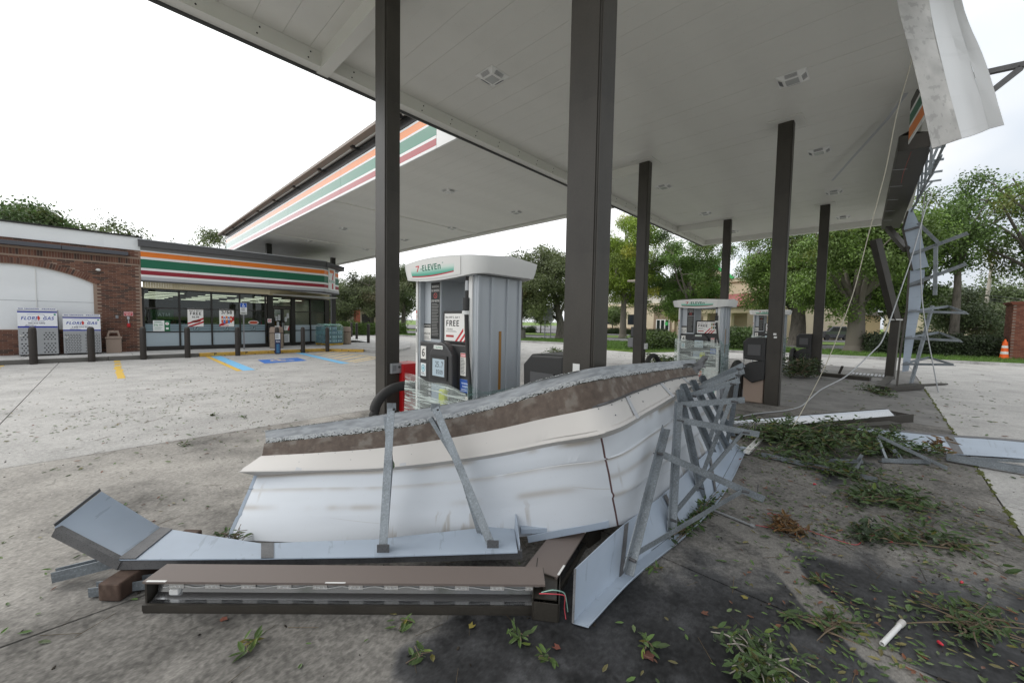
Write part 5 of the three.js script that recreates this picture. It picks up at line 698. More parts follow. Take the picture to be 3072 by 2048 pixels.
  mesh('strip_edge', barG([1.70, 0.225, -1.128], [1.60, 0.014, -1.066], rectS(0.012, 0.012)), M.lip, t);
  // galvanised brackets still fixed to the panel
  const br = (P) => { const g = new THREE.Group(); g.name = 'truss_bracket'; t.add(g); const [l0, l1, a0, a1] = P; const bz = (p) => [p[0], p[1], p[2] + 0.03];
    mesh('leg', barG(bz(l1), bz(l0), LA, [0, 0, 1]), M.galv, g); mesh('arm', barG(bz(a0), bz(a1), LA, [0, 1, 0]), M.galv, g);
    const e = lerp3(a0, a1, 0.8), f = lerp3(l0, l1, 0.93); mesh('brace', barG(bz(f), bz(e), LB, [0, 1, 0]), M.galv, g);
    for (const p of [bz(a0), bz(e), bz(f)]) { const c = new THREE.CylinderGeometry(0.009, 0.009, 0.05, 8); c.rotateX(Math.PI / 2); c.translate(p[0], p[1] + 0.02, p[2] + 0.02); mesh('bolt', c, M.darkgrey, g); }
    const sc = new THREE.CylinderGeometry(0.0035, 0.0035, 0.06, 6); const q = lerp3(a0, a1, 0.93); sc.translate(q[0], q[1] + 0.09, q[2] + 0.04); mesh('screw', sc, M.darkgrey, g); };
  br([[2.91, 0.74, -1.20], [2.08, 0.06, -1.06], [2.72, 0.59, -1.17], [3.38, 0.21, -0.62]]);
  br([[3.20, 0.90, -1.22], [2.79, 0.03, -1.08], [3.14, 0.75, -1.18], [3.81, 0.59, -0.75]]);
  br([[3.43, 0.97, -1.30], [3.51, 0.05, -1.10], [3.35, 0.83, -1.24], [3.74, 0.88, -0.85]]);
  br([[3.59, 1.00, -1.33], [3.89, 0.35, -1.14], [3.71, 0.86, -1.28], [4.00, 1.01, -0.95]]);
  br([[3.92, 1.00, -1.36], [4.46, 0.24, -1.15], [3.98, 0.89, -1.30], [4.37, 1.06, -1.00]]);
  br([[4.25, 1.01, -1.38], [4.70, 0.33, -1.18], [4.21, 0.90, -1.33], [4.46, 1.12, -1.02]]);
}
{
  // soffit tray: bluish strip with a dark lip, left end bent up
  const t = thing('soffit_tray', 'long pale blue metal tray with dark lip and an upturned end', 'metal tray');
  const fr = [[-0.23, 0.35, -3.27], [0.01, 0.17, -3.02], [0.57, 0.17, -2.48], [1.03, 0.17, -2.05], [1.65, 0.17, -1.50]], bk = [[-0.05, 0.44, -3.45], [0.21, 0.15, -3.34], [0.62, 0.15, -2.69], [1.13, 0.15, -2.25], [1.89, 0.15, -1.76]];
  const seg = (a, b, n) => { const rows = []; for (let i = 0; i <= n; i++) { const k = i / n, row = []; const p = fr[a].map((v, q) => mix(v, fr[b][q], k)), r = bk[a].map((v, q) => mix(v, bk[b][q], k)); for (let j = 0; j <= 3; j++) row.push(p.map((v, q) => mix(v, r[q], j / 3))); rows.push(row); } return sheetG(rows, 0.006); };
  mesh('upturned_end', seg(0, 1, 4), M.blue, t); for (let k = 1; k < 4; k++) mesh('tray_floor', seg(k, k + 1, 5), M.blue, t);
  mesh('tray_joint', sheetG([[fr[1], bk[1]], [fr[1].map((v, q) => mix(v, fr[2][q], 0.12)), bk[1].map((v, q) => mix(v, bk[2][q], 0.12))]].map((r) => r.map((p) => [p[0], p[1] + 0.008, p[2]])), 0.004), M.lip, t); mesh('tray_joint', sheetG([[fr[2], bk[2]], [fr[2].map((v, q) => mix(v, fr[3][q], 0.11)), bk[2].map((v, q) => mix(v, bk[3][q], 0.11))]].map((r) => r.map((p) => [p[0], p[1] + 0.006, p[2]])), 0.003), M.lip, t);
  mesh('tray_lip', barG([0.012, 0.112, -3.035], [1.70, 0.112, -1.51], [[-0.012, 0], [0.02, 0], [0.02, 0.05], [-0.012, 0.05]]), M.lip, t); mesh('tray_lip', barG([-0.235, 0.305, -3.275], [0.01, 0.115, -3.03], [[-0.012, 0], [0.02, 0], [0.02, 0.055], [-0.012, 0.055]]), M.lip, t);
  mesh('end_cap', sheetG([[[1.68, 0.12, -1.52], [1.69, 0.19, -1.52]], [[1.90, 0.13, -1.77], [1.91, 0.27, -1.77]]], 0.005), M.blue, t); mesh('end_plate', barG([-0.23, 0.36, -3.28], [-0.055, 0.45, -3.46], rectS(0.006, 0.02)), M.lip, t);
  // brackets standing on it
  for (const [n, top, foot, back, lab] of [[0, [1.30, 0.94, -2.40], [1.07, 0.165, -2.08], [1.22, 0.16, -2.24], 'upright galvanised bracket standing on the pale blue tray'], [1, [1.51, 0.94, -2.19], [1.56, 0.165, -1.66], [1.66, 0.16, -1.82], 'slanting galvanised bracket standing on the pale blue tray']]) {
    const g = thing('loose_bracket', lab, 'metal bracket', [0, 0, 0], 0, 'brackets on the tray'); mesh('front_angle', barG(foot, top, LA, [0.6, 0, -0.6]), M.galv, g); const knee = [mix(top[0], back[0], 0.5) + 0.035, mix(top[1], back[1], 0.46), mix(top[2], back[2], 0.5) + 0.01]; mesh('rear_angle', barG(knee, [top[0] + 0.012, top[1] - 0.06, top[2]], LB, [-0.6, 0, 0.6]), M.galv, g); mesh('rear_angle', barG(back, knee, LB, [-0.6, 0, 0.6]), M.galv, g);
    mesh('end_lug', boxG(-0.03, 0.03, -0.05, 0.0, -0.004, 0.004).rotateY(-0.78).translate(top[0] + 0.02, top[1] + 0.03, top[2] + 0.02), M.galv, g); mesh('foot_plate', boxG(-0.035, 0.035, 0, 0.05, -0.004, 0.004).rotateY(-0.78).translate(foot[0] + 0.02, foot[1], foot[2] + 0.02), M.lip, g); const c = new THREE.CylinderGeometry(0.008, 0.008, 0.02, 8); c.rotateX(Math.PI / 2); c.rotateY(-0.78); c.translate(top[0] + 0.03, top[1] - 0.01, top[2] + 0.035); mesh('bolt_hole', c, M.black, g);
  }
}
// light boxes torn from the canopy edge
function lightBox(name, label, a, b, h, d, open, led) {
  // a, b: front bottom corners on the ground; the body lies behind them
  const dir = V(b).sub(V(a)), L = dir.length(); dir.normalize(); const t = thing(name, label, 'light box', a, Math.atan2(-dir.z, dir.x));
  const B = (n, m, ...q) => box(n, m, t, ...q); // local x along the box, -z behind
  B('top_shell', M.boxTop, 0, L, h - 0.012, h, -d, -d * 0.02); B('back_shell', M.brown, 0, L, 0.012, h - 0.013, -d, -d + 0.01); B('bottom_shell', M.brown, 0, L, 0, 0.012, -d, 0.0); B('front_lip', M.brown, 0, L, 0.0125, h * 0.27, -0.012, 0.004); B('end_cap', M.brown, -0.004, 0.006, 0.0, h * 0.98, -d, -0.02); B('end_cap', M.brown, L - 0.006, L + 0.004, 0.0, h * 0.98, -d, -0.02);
  const rp = (x) => [[x, h * 0.265, -0.014], [x, h * 0.28, -d * 0.25], [x, h * 0.40, -d * 0.45], [x, h * 0.75, -d * 0.55], [x, h * 0.92, -d * 0.58]]; const ref = sheetG([rp(0.02), rp(L - 0.02)], 0.003); mesh('reflector', ref, M.mirror, t);
  if (led) for (let x = 0.08; x < L - 0.06; x += 0.19) { const g = new THREE.Group(); g.name = 'led_module'; t.add(g); mesh('led_board', boxG(x, x + 0.075, h * 0.52, h * 0.66, -d * 0.47, -d * 0.45), M.cream, g); for (let k = 0; k < 3; k++) { const c = new THREE.SphereGeometry(0.006, 6, 5); c.translate(x + 0.015 + k * 0.022, h * 0.59, -d * 0.445); mesh('led', c, M.offwhite, g); } }
  if (led) mesh('led_wire', tubeG(Array.from({ length: 24 }, (_, i) => [0.05 + i * (L - 0.1) / 23, h * 0.59 + (i % 2 ? 0.006 : -0.006), -d * 0.44]), 0.0022, 90, 5), M.offwhite, t);
  B('chipped_edge', M.offwhite, 0.02, 0.12, h + 0.0005, h + 0.002, -0.012, 0); B('chipped_edge', M.offwhite, L * 0.45, L * 0.5, h + 0.0005, h + 0.002, -0.008, 0);
  return t;
}
{
  const l1 = lightBox('light_box', 'brown light box with lamp strip and silver reflector lying in front of the tray', [0.09, 0, -2.69], [1.55, 0, -1.21], 0.167, 0.15, true, true);
  { const g = new THREE.Group(); g.name = 'lamp_connector'; l1.add(g); mesh('connector_body', boxG(0.09, 0.14, 0.06, 0.09, -0.09, -0.05, 0.006), M.offwhite, g); mesh('connector_body', boxG(0.1, 0.17, 0.075, 0.1, -0.11, -0.08, 0.006), M.offwhite, g); }
  const l2 = lightBox('light_box', 'open brown light box running under the bent panel end', [1.62, 0, -1.17], [2.75, 0, -1.38], 0.12, 0.2, true, false); l2.position.set(1.70, 0, -1.24); l2.rotation.y = 0.28;
  // broken off end of the corner box
  const c = thing('light_box_end', 'broken dark brown light box corner with dangling wires', 'light box', [1.56, 0, -1.13], 0.62); box('box_side', M.brown, c, 0, 0.34, 0, 0.006, -0.13, 0); box('box_side', M.brown, c, 0, 0.34, 0.006, 0.12, -0.136, -0.13); box('box_side', M.brown, c, 0, 0.34, 0.0065, 0.10, 0, 0.006); box('box_top', M.brown, c, 0.02, 0.34, 0.1005, 0.107, -0.129, -0.01); mesh('box_end', boxG(-0.005, 0, 0.007, 0.1, -0.128, -0.002), M.brown, c); mesh('wire', tubeG([[0.02, 0.13, -0.1], [0.0, 0.15, -0.04], [0.04, 0.12, 0.03], [0.05, 0.05, 0.03], [0.02, 0.01, 0.04]], 0.003, 24, 5), plain(0.5, 0.06, 0.08, 0.5), c); mesh('wire', tubeG([[0.03, 0.13, -0.09], [0.03, 0.15, -0.03], [0.07, 0.11, 0.03], [0.06, 0.02, 0.05]], 0.003, 24, 5), plain(0.3, 0.5, 0.42, 0.5), c);
  { const a = [5.85, 0, -1.37], b = [9.12, 0, 0.43], dir = V(b).sub(V(a)), L = dir.length(); const t = thing('light_box', 'long brown light box with bright upturned reflector behind the leaf heap', 'light box', a, Math.atan2(-dir.z, dir.x)); const d = 0.36, h = 0.13; box('front_shell', M.brown, t, 0, L, 0, h, -0.014, 0); box('back_shell', M.brown, t, 0, L, 0, h + 0.02, -d, -d + 0.014); box('bottom_shell', M.brown, t, 0, L, 0, 0.012, -d + 0.015, -0.015); for (const x of [0, L - 0.014]) box('end_cap', M.brown, t, x, x + 0.014, 0.013, h - 0.01, -d + 0.015, -0.015); const rp = (x) => [[x, h - 0.005, -0.02], [x, h - 0.05, -0.08], [x, h - 0.07, -d * 0.5], [x, h - 0.02, -d + 0.06], [x, h + 0.01, -d + 0.02]]; mesh('reflector', sheetG([rp(0.02), rp(L - 0.02)], 0.003), M.mirror, t); }
  solo('fallen_box_beam', merge([barG([6.0, 0.05, -1.2], [8.3, 0.05, 0.2], rectS(0.16, 0.1))]), M.brown, 'plain brown box beam lying against the light box with bright reflector', 'beam');
  // rails under the left end
  const r1 = (name, label, a, b, m, s) => solo(name, barG(a, b, s), m, label, 'metal rail'); r1('metal_rail', 'galvanised rail sticking out left from under the tray end', [-0.24, 0.035, -3.30], [0.10, 0.06, -3.18], M.galv, chanS(0.05, 0.06)); r1('metal_rail', 'short galvanised channel lying below the upturned tray end', [-0.09, 0.01, -3.05], [0.14, 0.02, -2.9], M.galv, chanS(0.06, 0.05));
  solo('brown_box_beam', boxG(0, 0.55, 0, 0.10, -0.12, 0, 0.012).rotateY(0.75).translate(0.01, 0.005, -2.87), std({ map: T.rustband, color: lin(0.55, 0.42, 0.36), roughness: 0.8 }), 'rusty brown box beam end under the tray', 'beam');
  solo('bent_rail', merge([barG([1.88, 0.1, -1.62], [2.28, 0.19, -1.26], chanS(0.05, 0.045)), barG([1.85, 0.17, -1.66], [1.98, 0.17, -1.55], rectS(0.05, 0.03))]), M.blue, 'pale blue rail between the tray end and the bent panel', 'metal rail');
}
// debris on the right
{
  const frame = (name, label, bars) => { const t = thing(name, label, 'metal frame'); bars.forEach(([a, b, s]) => mesh('frame_bar', barG(a, b, s || LB), M.galv, t)); return t; };
  frame('triangle_frame', 'triangular galvanised frame lying on the blue panel edge among leaves', [[[6.39, 0.20, 0], [6.12, 0.03, 0.08]], [[6.40, 0.22, 0.01], [6.27, 0.01, 0.57]], [[6.05, 0.01, 0.06], [6.39, 0.012, 0.46], LA], [[6.28, 0.12, 0.14], [6.30, 0.02, 0.21]], [[6.25, 0.02, -0.12], [6.36, 0.02, 0.02]]]);
  frame('flat_truss', 'long narrow galvanised truss lying flat at the front of the leaf heap', [[[5.25, 0.012, -0.96], [5.23, 0.012, 0.03], LA], [[5.27, 0.02, -0.95], [5.54, 0.02, -0.48]], [[5.58, 0.02, -0.38], [5.81, 0.02, -0.09]], [[5.29, 0.03, -0.13], [5.81, 0.04, -0.10]], [[5.80, 0.03, -0.12], [5.82, 0.11, -0.09]]]);
  frame('channel_frame', 'galvanised channel frame lying beside the pale blue sheet', [[[6.71, 0.02, 0.60], [6.71, 0.02, 1.3], chanS(0.07, 0.07)], [[6.83, 0.03, 0.75], [7.2, 0.03, 1.24]], [[6.72, 0.03, 1.28], [7.0, 0.05, 1.5]]]);
  { const g = []; for (let i = 0; i <= 14; i++) { const k = i / 14, row = []; for (let j = 0; j <= 4; j++) row.push([mix(mix(6.68, 7.55, k), mix(7.47, 8.35, k), j / 4), 0.02 + j * 0.012 + Math.sin(i * 0.7) * 0.006, mix(mix(-0.04, 1.45, k), mix(-0.25, 1.58, k), j / 4)]); g.push(row); } const t = thing('fallen_soffit_sheet', 'pale blue metal sheet lying flat with a grey edge strip', 'metal sheet'); mesh('sheet', sheetG(g, 0.006), M.blue, t); mesh('edge_strip', sheetG(g.map((r) => [[r[4][0], r[4][1] + 0.004, r[4][2]], [r[4][0] + 0.1, r[4][1] + 0.01, r[4][2]]]), 0.006), M.lip, t); mesh('joint_strip', sheetG([g[7], g[8]].map((r, q) => r.map((p) => [p[0], p[1] + 0.006, p[2] - (q ? 0.03 : 0)])), 0.003), M.lip, t); }
  const pipe = thing('pvc_pipe', 'short white plastic pipe with a coupling lying on the wet concrete', 'pipe', [2.55, 0.015, 0.07], -Math.atan2(0.08, 0.28)); { const c = new THREE.LatheGeometry([[0.017, 0], [0.021, 0], [0.021, 0.27], [0.017, 0.27], [0.017, 0]].map((p) => new THREE.Vector2(...p)), 18); c.rotateZ(-Math.PI / 2); c.scale(0.95, 0.52, 0.52); mesh('pipe_tube', metric(c), M.offwhite, pipe); const d = new THREE.LatheGeometry([[0.0215, 0.25], [0.0265, 0.25], [0.0265, 0.30], [0.019, 0.30], [0.0215, 0.25]].map((p) => new THREE.Vector2(...p)), 18); d.rotateZ(-Math.PI / 2); d.scale(0.95, 0.52, 0.52); mesh('coupling', metric(d), M.cream, pipe); }
  solo('thin_conduit', merge([tubeG([[3.42, 0.012, -0.93], [3.40, 0.012, -0.8], [3.37, 0.012, -0.64]], 0.010, 12, 8), tubeG([[3.373, 0.013, -0.66], [3.368, 0.013, -0.63]], 0.015, 3, 8)]), M.steel, 'thin grey conduit end lying near the red wire', 'conduit');
  solo('red_wire', tubeG([[3.40, 0.01, -0.65], [3.47, 0.012, -0.49], [3.60, 0.02, -0.42], [3.58, 0.03, -0.55], [3.65, 0.03, -0.60], [3.71, 0.02, -0.48], [3.61, 0.01, -0.35], [3.60, 0.01, -0.08], [3.73, 0.01, -0.03], [3.87, 0.02, 0.03]], 0.0022, 80, 6), plain(0.45, 0.05, 0.06, 0.5), 'red wire snaking through the fallen leaves', 'wire');
  solo('white_channel', merge([barG([6.3, 0.06, -1.55], [6.95, 0.07, -1.15], chanS(0.06, 0.03)), barG([6.9, 0.06, -1.15], [6.2, 0.05, -1.1], chanS(0.06, 0.03)), barG([6.2, 0.05, -1.1], [5.2, 0.02, -1.1], chanS(0.06, 0.03))]), M.offwhite, 'bent white channel behind the galvanised trusses', 'metal strip');
  solo('bent_conduit', tubeG([[6.6, 0.03, -1.75], [7.6, 0.02, -1.55], [8.35, 0.02, -1.22], [8.65, 0.1, -1.0], [9.0, 0.38, -0.78], [9.8, 0.60, -0.47], [11.0, 1.05, -0.13], [11.6, 1.36, 0.02], [12.6, 3.02, 0.36], [13.2, 4.32, 0.57], [13.4, 4.62, 0.66], [13.5, 4.8, 0.60], [13.6, 4.65, 0.55], [13.8, 3.53, 0.55], [13.8, 1.98, 0.68], [13.68, 0.02, 1.02]], 0.012, 140, 7), M.steel, 'long bent conduit looping from the ground up past the hanging fascia', 'conduit');
  solo('hanging_wire', tubeG([[5.0, 5.14, 0.16], [5.2, 4.51, 0.12], [5.4, 4.11, 0.07], [5.8, 3.79, -0.01], [6.0, 3.27, -0.07], [6.2, 2.63, -0.18], [6.3, 1.94, -0.29], [6.3, 1.18, -0.47], [6.35, 0.6, -0.66], [6.1, 0.06, -0.85], [5.7, 0.02, -0.9], [5.5, 0.015, -1.05]], 0.0045, 90, 6), plain(0.5, 0.47, 0.38, 0.6), 'thin pale wire hanging from the canopy edge to the ground', 'wire');
  solo('loose_wires', merge([0, 1, 2, 3].map((k) => tubeG([[5.6 + k * 0.2, 0.02, -1.35 + k * 0.08], [5.9 + k * 0.1, 0.16 + k * 0.04, -1.2], [6.3, 0.1, -1.0 + k * 0.06], [6.0 - k * 0.1, 0.02, -0.85]], 0.003, 30, 5))), plain(0.4, 0.38, 0.32, 0.6), 'tangle of thin pale wires behind the trusses', 'wire');
  solo('hanging_strap', merge([barG([12.53, 5.15, -1.10], [9.69, 5.24, -0.13], rectS(0.05, 0.006)), barG([9.69, 5.24, -0.13], [8.9, 5.27, 0.08], rectS(0.05, 0.006))]), M.ltgrey, 'thin metal strap hanging just under the canopy ceiling', 'metal strip');
}
// hanging remains of the front fascia
{
  const t = thing('dangling_flashing', 'lichen stained white flashing hanging down from the canopy edge', 'fascia panel');
  const rows = [[[5.35, 5.2, -0.12], [5.35, 5.18, 0.1], [5.35, 5.16, 0.24], [5.35, 5.15, 0.29]], [[5.10, 4.54, -0.06], [5.10, 4.43, 0.15], [5.10, 4.35, 0.30], [5.10, 4.33, 0.34]], [[4.7, 3.64, 0.09], [4.7, 3.61, 0.25], [4.7, 3.58, 0.40], [4.7, 3.54, 0.47]], [[4.4, 2.91, 0.20], [4.4, 2.95, 0.35], [4.4, 2.98, 0.48], [4.4, 2.97, 0.54]]]; const G = resample(rows, 18);
  const col = (a, b, off) => sheetG(G.map((r, i) => [0, 0.33, 0.66, 1].map((k) => [mix(r[a][0], r[b][0], k) + off(k) + (NZ.fbm(i * 0.4, k * 2 + a, 3) - 0.5) * 0.02, mix(r[a][1], r[b][1], k), mix(r[a][2], r[b][2], k)])), 0.005);
  const fl = col(0, 1, (k) => 0.03 * k); mesh('stained_strip', fl, std({ map: dataTex(256, 512, (u, v) => { const a = NZ.fbm(u * 6, v * 12, 5, 12), b = NY.fbm(u * 20, v * 40, 3, 40); let k = 0.46 + (a - 0.5) * 0.3; k *= b > 0.66 ? 0.82 : 1; return s3(k, k * 0.98, k * 0.94); }, true, 0.8), roughness: 0.6, metalness: 0.15 }), t); mesh('white_strip', col(1, 2, (k) => 0.03 + 0.02 * Math.sin(k * 3.1)), M.white, t); mesh('white_strip', col(2, 3, (k) => 0.03 - 0.05 * k), M.white, t);
  for (const [y, z] of [[3.3, 0.24], [3.32, 0.18], [4.2, 0.1]]) { const c = new THREE.SphereGeometry(0.008, 6, 5); c.translate(4.5 + (y - 3.1) * 0.55, y, z); mesh('screw_hole', c, M.black, t); }
  const bk = thing('edge_bracket', 'dark angle bracket sticking out beyond the dangling flashing', 'metal bracket'); mesh('bracket_arm', barG([6.5, 4.26, 0.35], [6.5, 4.19, 1.15], LA), M.lip, bk); mesh('bracket_brace', barG([6.5, 3.98, 0.66], [6.5, 4.19, 0.9], LA), M.lip, bk); mesh('bracket_post', barG([6.5, 4.2, 0.38], [6.5, 5.2, 0.38], LA), M.lip, bk);
  // valance light box still hanging from the far edge
  const v = thing('hanging_valance', 'dark brown light box hanging from the far part of the canopy edge', 'light box'); const P = (x, dz, dy) => [x, 4.6 + dy, mix(0.03, -0.2, (x - 9.7) / 7.1) + dz]; const sec = [[0, 0], [0.40, -0.02], [0.43, 0.2], [0.1, 0.3], [0, 0.25]]; const vr = []; for (let i = 0; i <= 10; i++) { const x = 9.6 + i * 0.72; vr.push([...sec, sec[0]].map(([dz, dy]) => P(x, dz, dy))); } mesh('valance_shell', sheetG(vr, 0.012), M.brown, v); mesh('valance_end', sheetG([[P(9.6, 0, 0), P(9.6, 0.4, -0.02)], [P(9.6, 0, 0.25), P(9.6, 0.42, 0.22)]], 0.01), M.brown, v); for (let k = 0; k < 5; k++) mesh('scratch', boxG(0, 0.02, -0.003, 0, 0, 0.28).rotateY(0.5).translate(10.6 + k * 1.2, 4.588, -0.02 - k * 0.03), M.ltgrey, v); mesh('lamp_wire', tubeG([[9.7, 4.6, 0.2], [9.9, 4.3, 0.12], [10.0, 4.15, 0.1]], 0.0022, 16, 5), plain(0.4, 0.05, 0.04, 0.6), v); box('drop_hanger', M.brown, v, 11, 11.06, 4.86, 5.15, 0.1, 0.14); box('drop_hanger', M.brown, v, 14.5, 14.56, 4.86, 5.15, 0.05, 0.09);
  // remaining striped fascia, folded under
  const s = thing('folded_fascia', 'striped fascia piece folded down under the canopy edge', 'fascia panel'); const st = [[0, 0.22, M.brown], [0.22, 0.30, M.stripeWhite], [0.30, 0.55, M.green], [0.55, 0.62, M.stripeWhite], [0.62, 0.9, M.orange], [0.9, 1, M.stripeWhite]]; const q = (k, u) => [mix(mix(8.6, 8.1, k), mix(9.0, 9.4, k), u), mix(5.16, 4.62, k), mix(mix(0.19, 0.33, k), mix(0.14, 0.15, k), u)]; st.forEach(([a, b, m]) => mesh('stripe', sheetG([[q(a, 0), q(b, 0)], [q(a, 1), q(b, 1)]], 0.008), m, s));
  s.children.forEach((c) => (c.name = 'stripe_strip'));
  // row of bracket arms along the edge
  for (const [x, y, lab] of [[9.5, 4.5, 'a'], [10.7, 4.64, 'b'], [12.0, 4.78, 'c'], [13.3, 4.93, 'd']]) { const b = thing('canopy_edge_bracket', 'thin galvanised bracket arm in the row along the canopy edge', 'metal bracket', [0, 0, 0], 0, 'bracket arms along the canopy edge'); mesh('arm_bar', barG([x, y, 0.40], [x, y - 0.01, 0.50 + (x - 8) * 0.055], LB), M.galv, b); mesh('arm_brace', barG([x, y - 0.35, 0.42], [x, y - 0.01, 0.45 + (x - 8) * 0.04], LB), M.galv, b); mesh('arm_post', barG([x, y - 0.42, 0.41], [x, 5.18, 0.41], LB), M.galv, b); }
  const rl = thing('bracket_rail', 'pair of long thin rails tying the bracket arms together', 'metal rail'); mesh('rail_bar', barG([9.3, 4.30, 0.53], [14, 4.45, 0.36], rectS(0.03, 0.03)), M.galv, rl); mesh('rail_bar', barG([9.3, 4.48, 0.56], [14, 4.8, 0.5], rectS(0.03, 0.03)), M.galv, rl);
}
// tall hanging strip with brackets at the far corner
{
  const t = thing('hanging_fascia_strip', 'tall bluish fascia strip hanging on edge from canopy corner to ground', 'fascia panel');
  const strip = (n, pts, m) => { for (let k = 0; k < pts.length - 1; k++) mesh(n, sheetG([pts[k], pts[k + 1]], 0.008), m, t); };
  strip('lower_sheet', [[[14.5, 0.38, 0.41], [14.5, 0.42, 0.53]], [[14.5, 1.26, 0.42], [14.5, 1.27, 0.59]], [[14.5, 1.94, 0.44], [14.5, 1.94, 0.65]], [[14.5, 2.58, 0.43], [14.5, 2.61, 0.69]], [[14.5, 3.04, 0.41], [14.5, 3.04, 0.69]]], M.blue);
  strip('upper_sheet', [[[14.4, 3.02, 0.47], [14.4, 3.10, 0.75]], [[14.38, 3.41, 0.41], [14.38, 3.46, 0.66]], [[14.35, 4.08, 0.24], [14.35, 4.14, 0.54]], [[14.2, 4.5, 0.29], [14.2, 4.6, 0.36]]], M.blue);
  const lip = (a, b, w = 0.06) => mesh('dark_lip', barG(a, b, rectS(w, 0.04), [0, 0, 1]), M.brown, t);
  lip([13.3, 0, 0.30], [13.6, 0.98, 0.335], 0.1); lip([13.6, 0.98, 0.335], [13.9, 2.04, 0.40], 0.09); lip([13.9, 2.04, 0.40], [14.2, 3.0, 0.40], 0.05); lip([14.3, 3.0, 0.46], [14.3, 4.1, 0.23], 0.05); lip([14.3, 4.1, 0.23], [14.15, 4.5, 0.30], 0.05);
  mesh('joint_strip', sheetG([[[14.34, 4.0, 0.25], [14.34, 4.08, 0.55]], [[14.34, 4.06, 0.24], [14.34, 4.14, 0.53]]], 0.014), M.lip, t); mesh('joint_strip', sheetG([[[14.49, 2.6, 0.42], [14.49, 2.66, 0.69]], [[14.49, 2.66, 0.42], [14.49, 2.72, 0.69]]], 0.014), M.lip, t);
  for (const [a, b] of [[[14.3, 3.39, 0.42], [13.9, 3.74, 1.31]], [[14.4, 2.62, 0.43], [14.0, 3.04, 1.34]], [[14.0, 3.54, 0.85], [14.2, 2.36, 0.91]], [[14.2, 4.16, 0.47], [14.0, 3.56, 0.85]]]) mesh('strip_arm', barG(a, b, angleS(0.07, 0.008)), M.galv, t);
  for (const [a, b, c] of [[[14.3, 1.94, 0.46], [14.0, 1.89, 1.39], [14.9, 2.08, 1.18]], [[14.3, 1.25, 0.43], [14.0, 1.23, 1.33], [14.9, 1.41, 1.05]], [[14.3, 0.57, 0.42], [14.0, 0.655, 1.25], [14.9, 0.75, 0.91]]]) { const g = new THREE.Group(); g.name = 'triangle_bracket'; t.add(g); mesh('near_bar', barG(a, b, angleS(0.06, 0.008)), M.galv, g); mesh('far_bar', barG([a[0] + 0.1, a[1], a[2]], c, angleS(0.06, 0.008)), M.galv, g); mesh('tie_bar', barG(c, b, angleS(0.05, 0.008)), M.galv, g); }
  solo('prop_tube', barG([14.72, 0.0, 0.59], [15.2, 2.14, 0.91], rectS(0.06, 0.06)), M.galv, 'grey steel prop leaning behind the hanging fascia strip', 'metal tube');
  const p = thing('bent_box_post', 'tall dark brown box post folded in the middle beside the hanging strip', 'post'); mesh('lower_length', barG([16.3, 0, 0.205], [16.3, 1.78, 0.255], rectS(0.2, 0.2)), M.brown, p); mesh('upper_length', barG([16.28, 1.76, 0.24], [15.6, 4.1, -0.30], rectS(0.18, 0.2)), M.brown, p); mesh('torn_fold', boxG(16.15, 16.42, 1.76, 1.80, 0.1, 0.4, 0.01), M.offwhite, p);
  solo('brown_arm', barG([14.3, 3.55, 0.33], [15.4, 4.35, -0.05], rectS(0.12, 0.12)), M.brown, 'short brown arm joining the folded post to the hanging strip', 'post');
  solo('foot_debris', merge([barG([12.9, 0.06, 0.1], [14.2, 0.08, 0.72], rectS(0.2, 0.12)), barG([13.6, 0.02, 0.0], [15.1, 0.16, 0.2], rectS(0.16, 0.06)), barG([14.6, 0.03, 0.6], [15.9, 0.03, 1.3], rectS(0.12, 0.03))]), M.brown, 'crushed brown sheet metal heaped round the foot of the strip', 'metal sheet');
  solo('fallen_sign_bar', merge([barG([15.4, 0.06, -1.35], [15.2, 0.06, -0.2], rectS(0.2, 0.1)), barG([15.7, 0.0, -0.95], [15.6, 0.34, -0.85], rectS(0.06, 0.03))]), M.brown, 'brown bar with an upright tab lying beyond the last column', 'beam');
  solo('fallen_louvre', merge(Array.from({ length: 9 }, (_, k) => barG([16.6 - k * 0.02, 0.02, -0.65 + k * 0.09], [16.9, 0.05, -0.63 + k * 0.09], rectS(0.05, 0.02)))), M.ltgrey, 'flat grey slatted strip lying beyond the folded post', 'metal strip');
}
// ---------- vegetation ----------
const leafMat = (r, g, b) => phys({ color: lin(r, g, b), roughness: 0.7, transmission: 0.3, thickness: 0, side: THREE.DoubleSide });
function leafG(L, W, fold = 0.25) {   // one folded leaf along +x from the origin
  const p = [[0, 0, 0], [L * 0.3, 0, W / 2], [L * 0.68, 0, W * 0.42], [L, -L * 0.06, 0], [L * 0.68, 0, -W * 0.42], [L * 0.3, 0, -W / 2], [L * 0.3, -W * fold, 0], [L * 0.68, -W * fold, 0]];
  const f = [[0, 1, 6], [1, 2, 7], [1, 7, 6], [2, 3, 7], [3, 4, 7], [4, 5, 6], [4, 6, 7], [5, 0, 6]], pos = []; for (const t of f) for (const k of t) pos.push(...p[k]);
  const g = new THREE.BufferGeometry(); g.setAttribute('position', new THREE.Float32BufferAttribute(pos, 3)); g.setAttribute('uv', new THREE.Float32BufferAttribute(new Float32Array(pos.length / 3 * 2), 2)); g.computeVertexNormals(); return g;
}
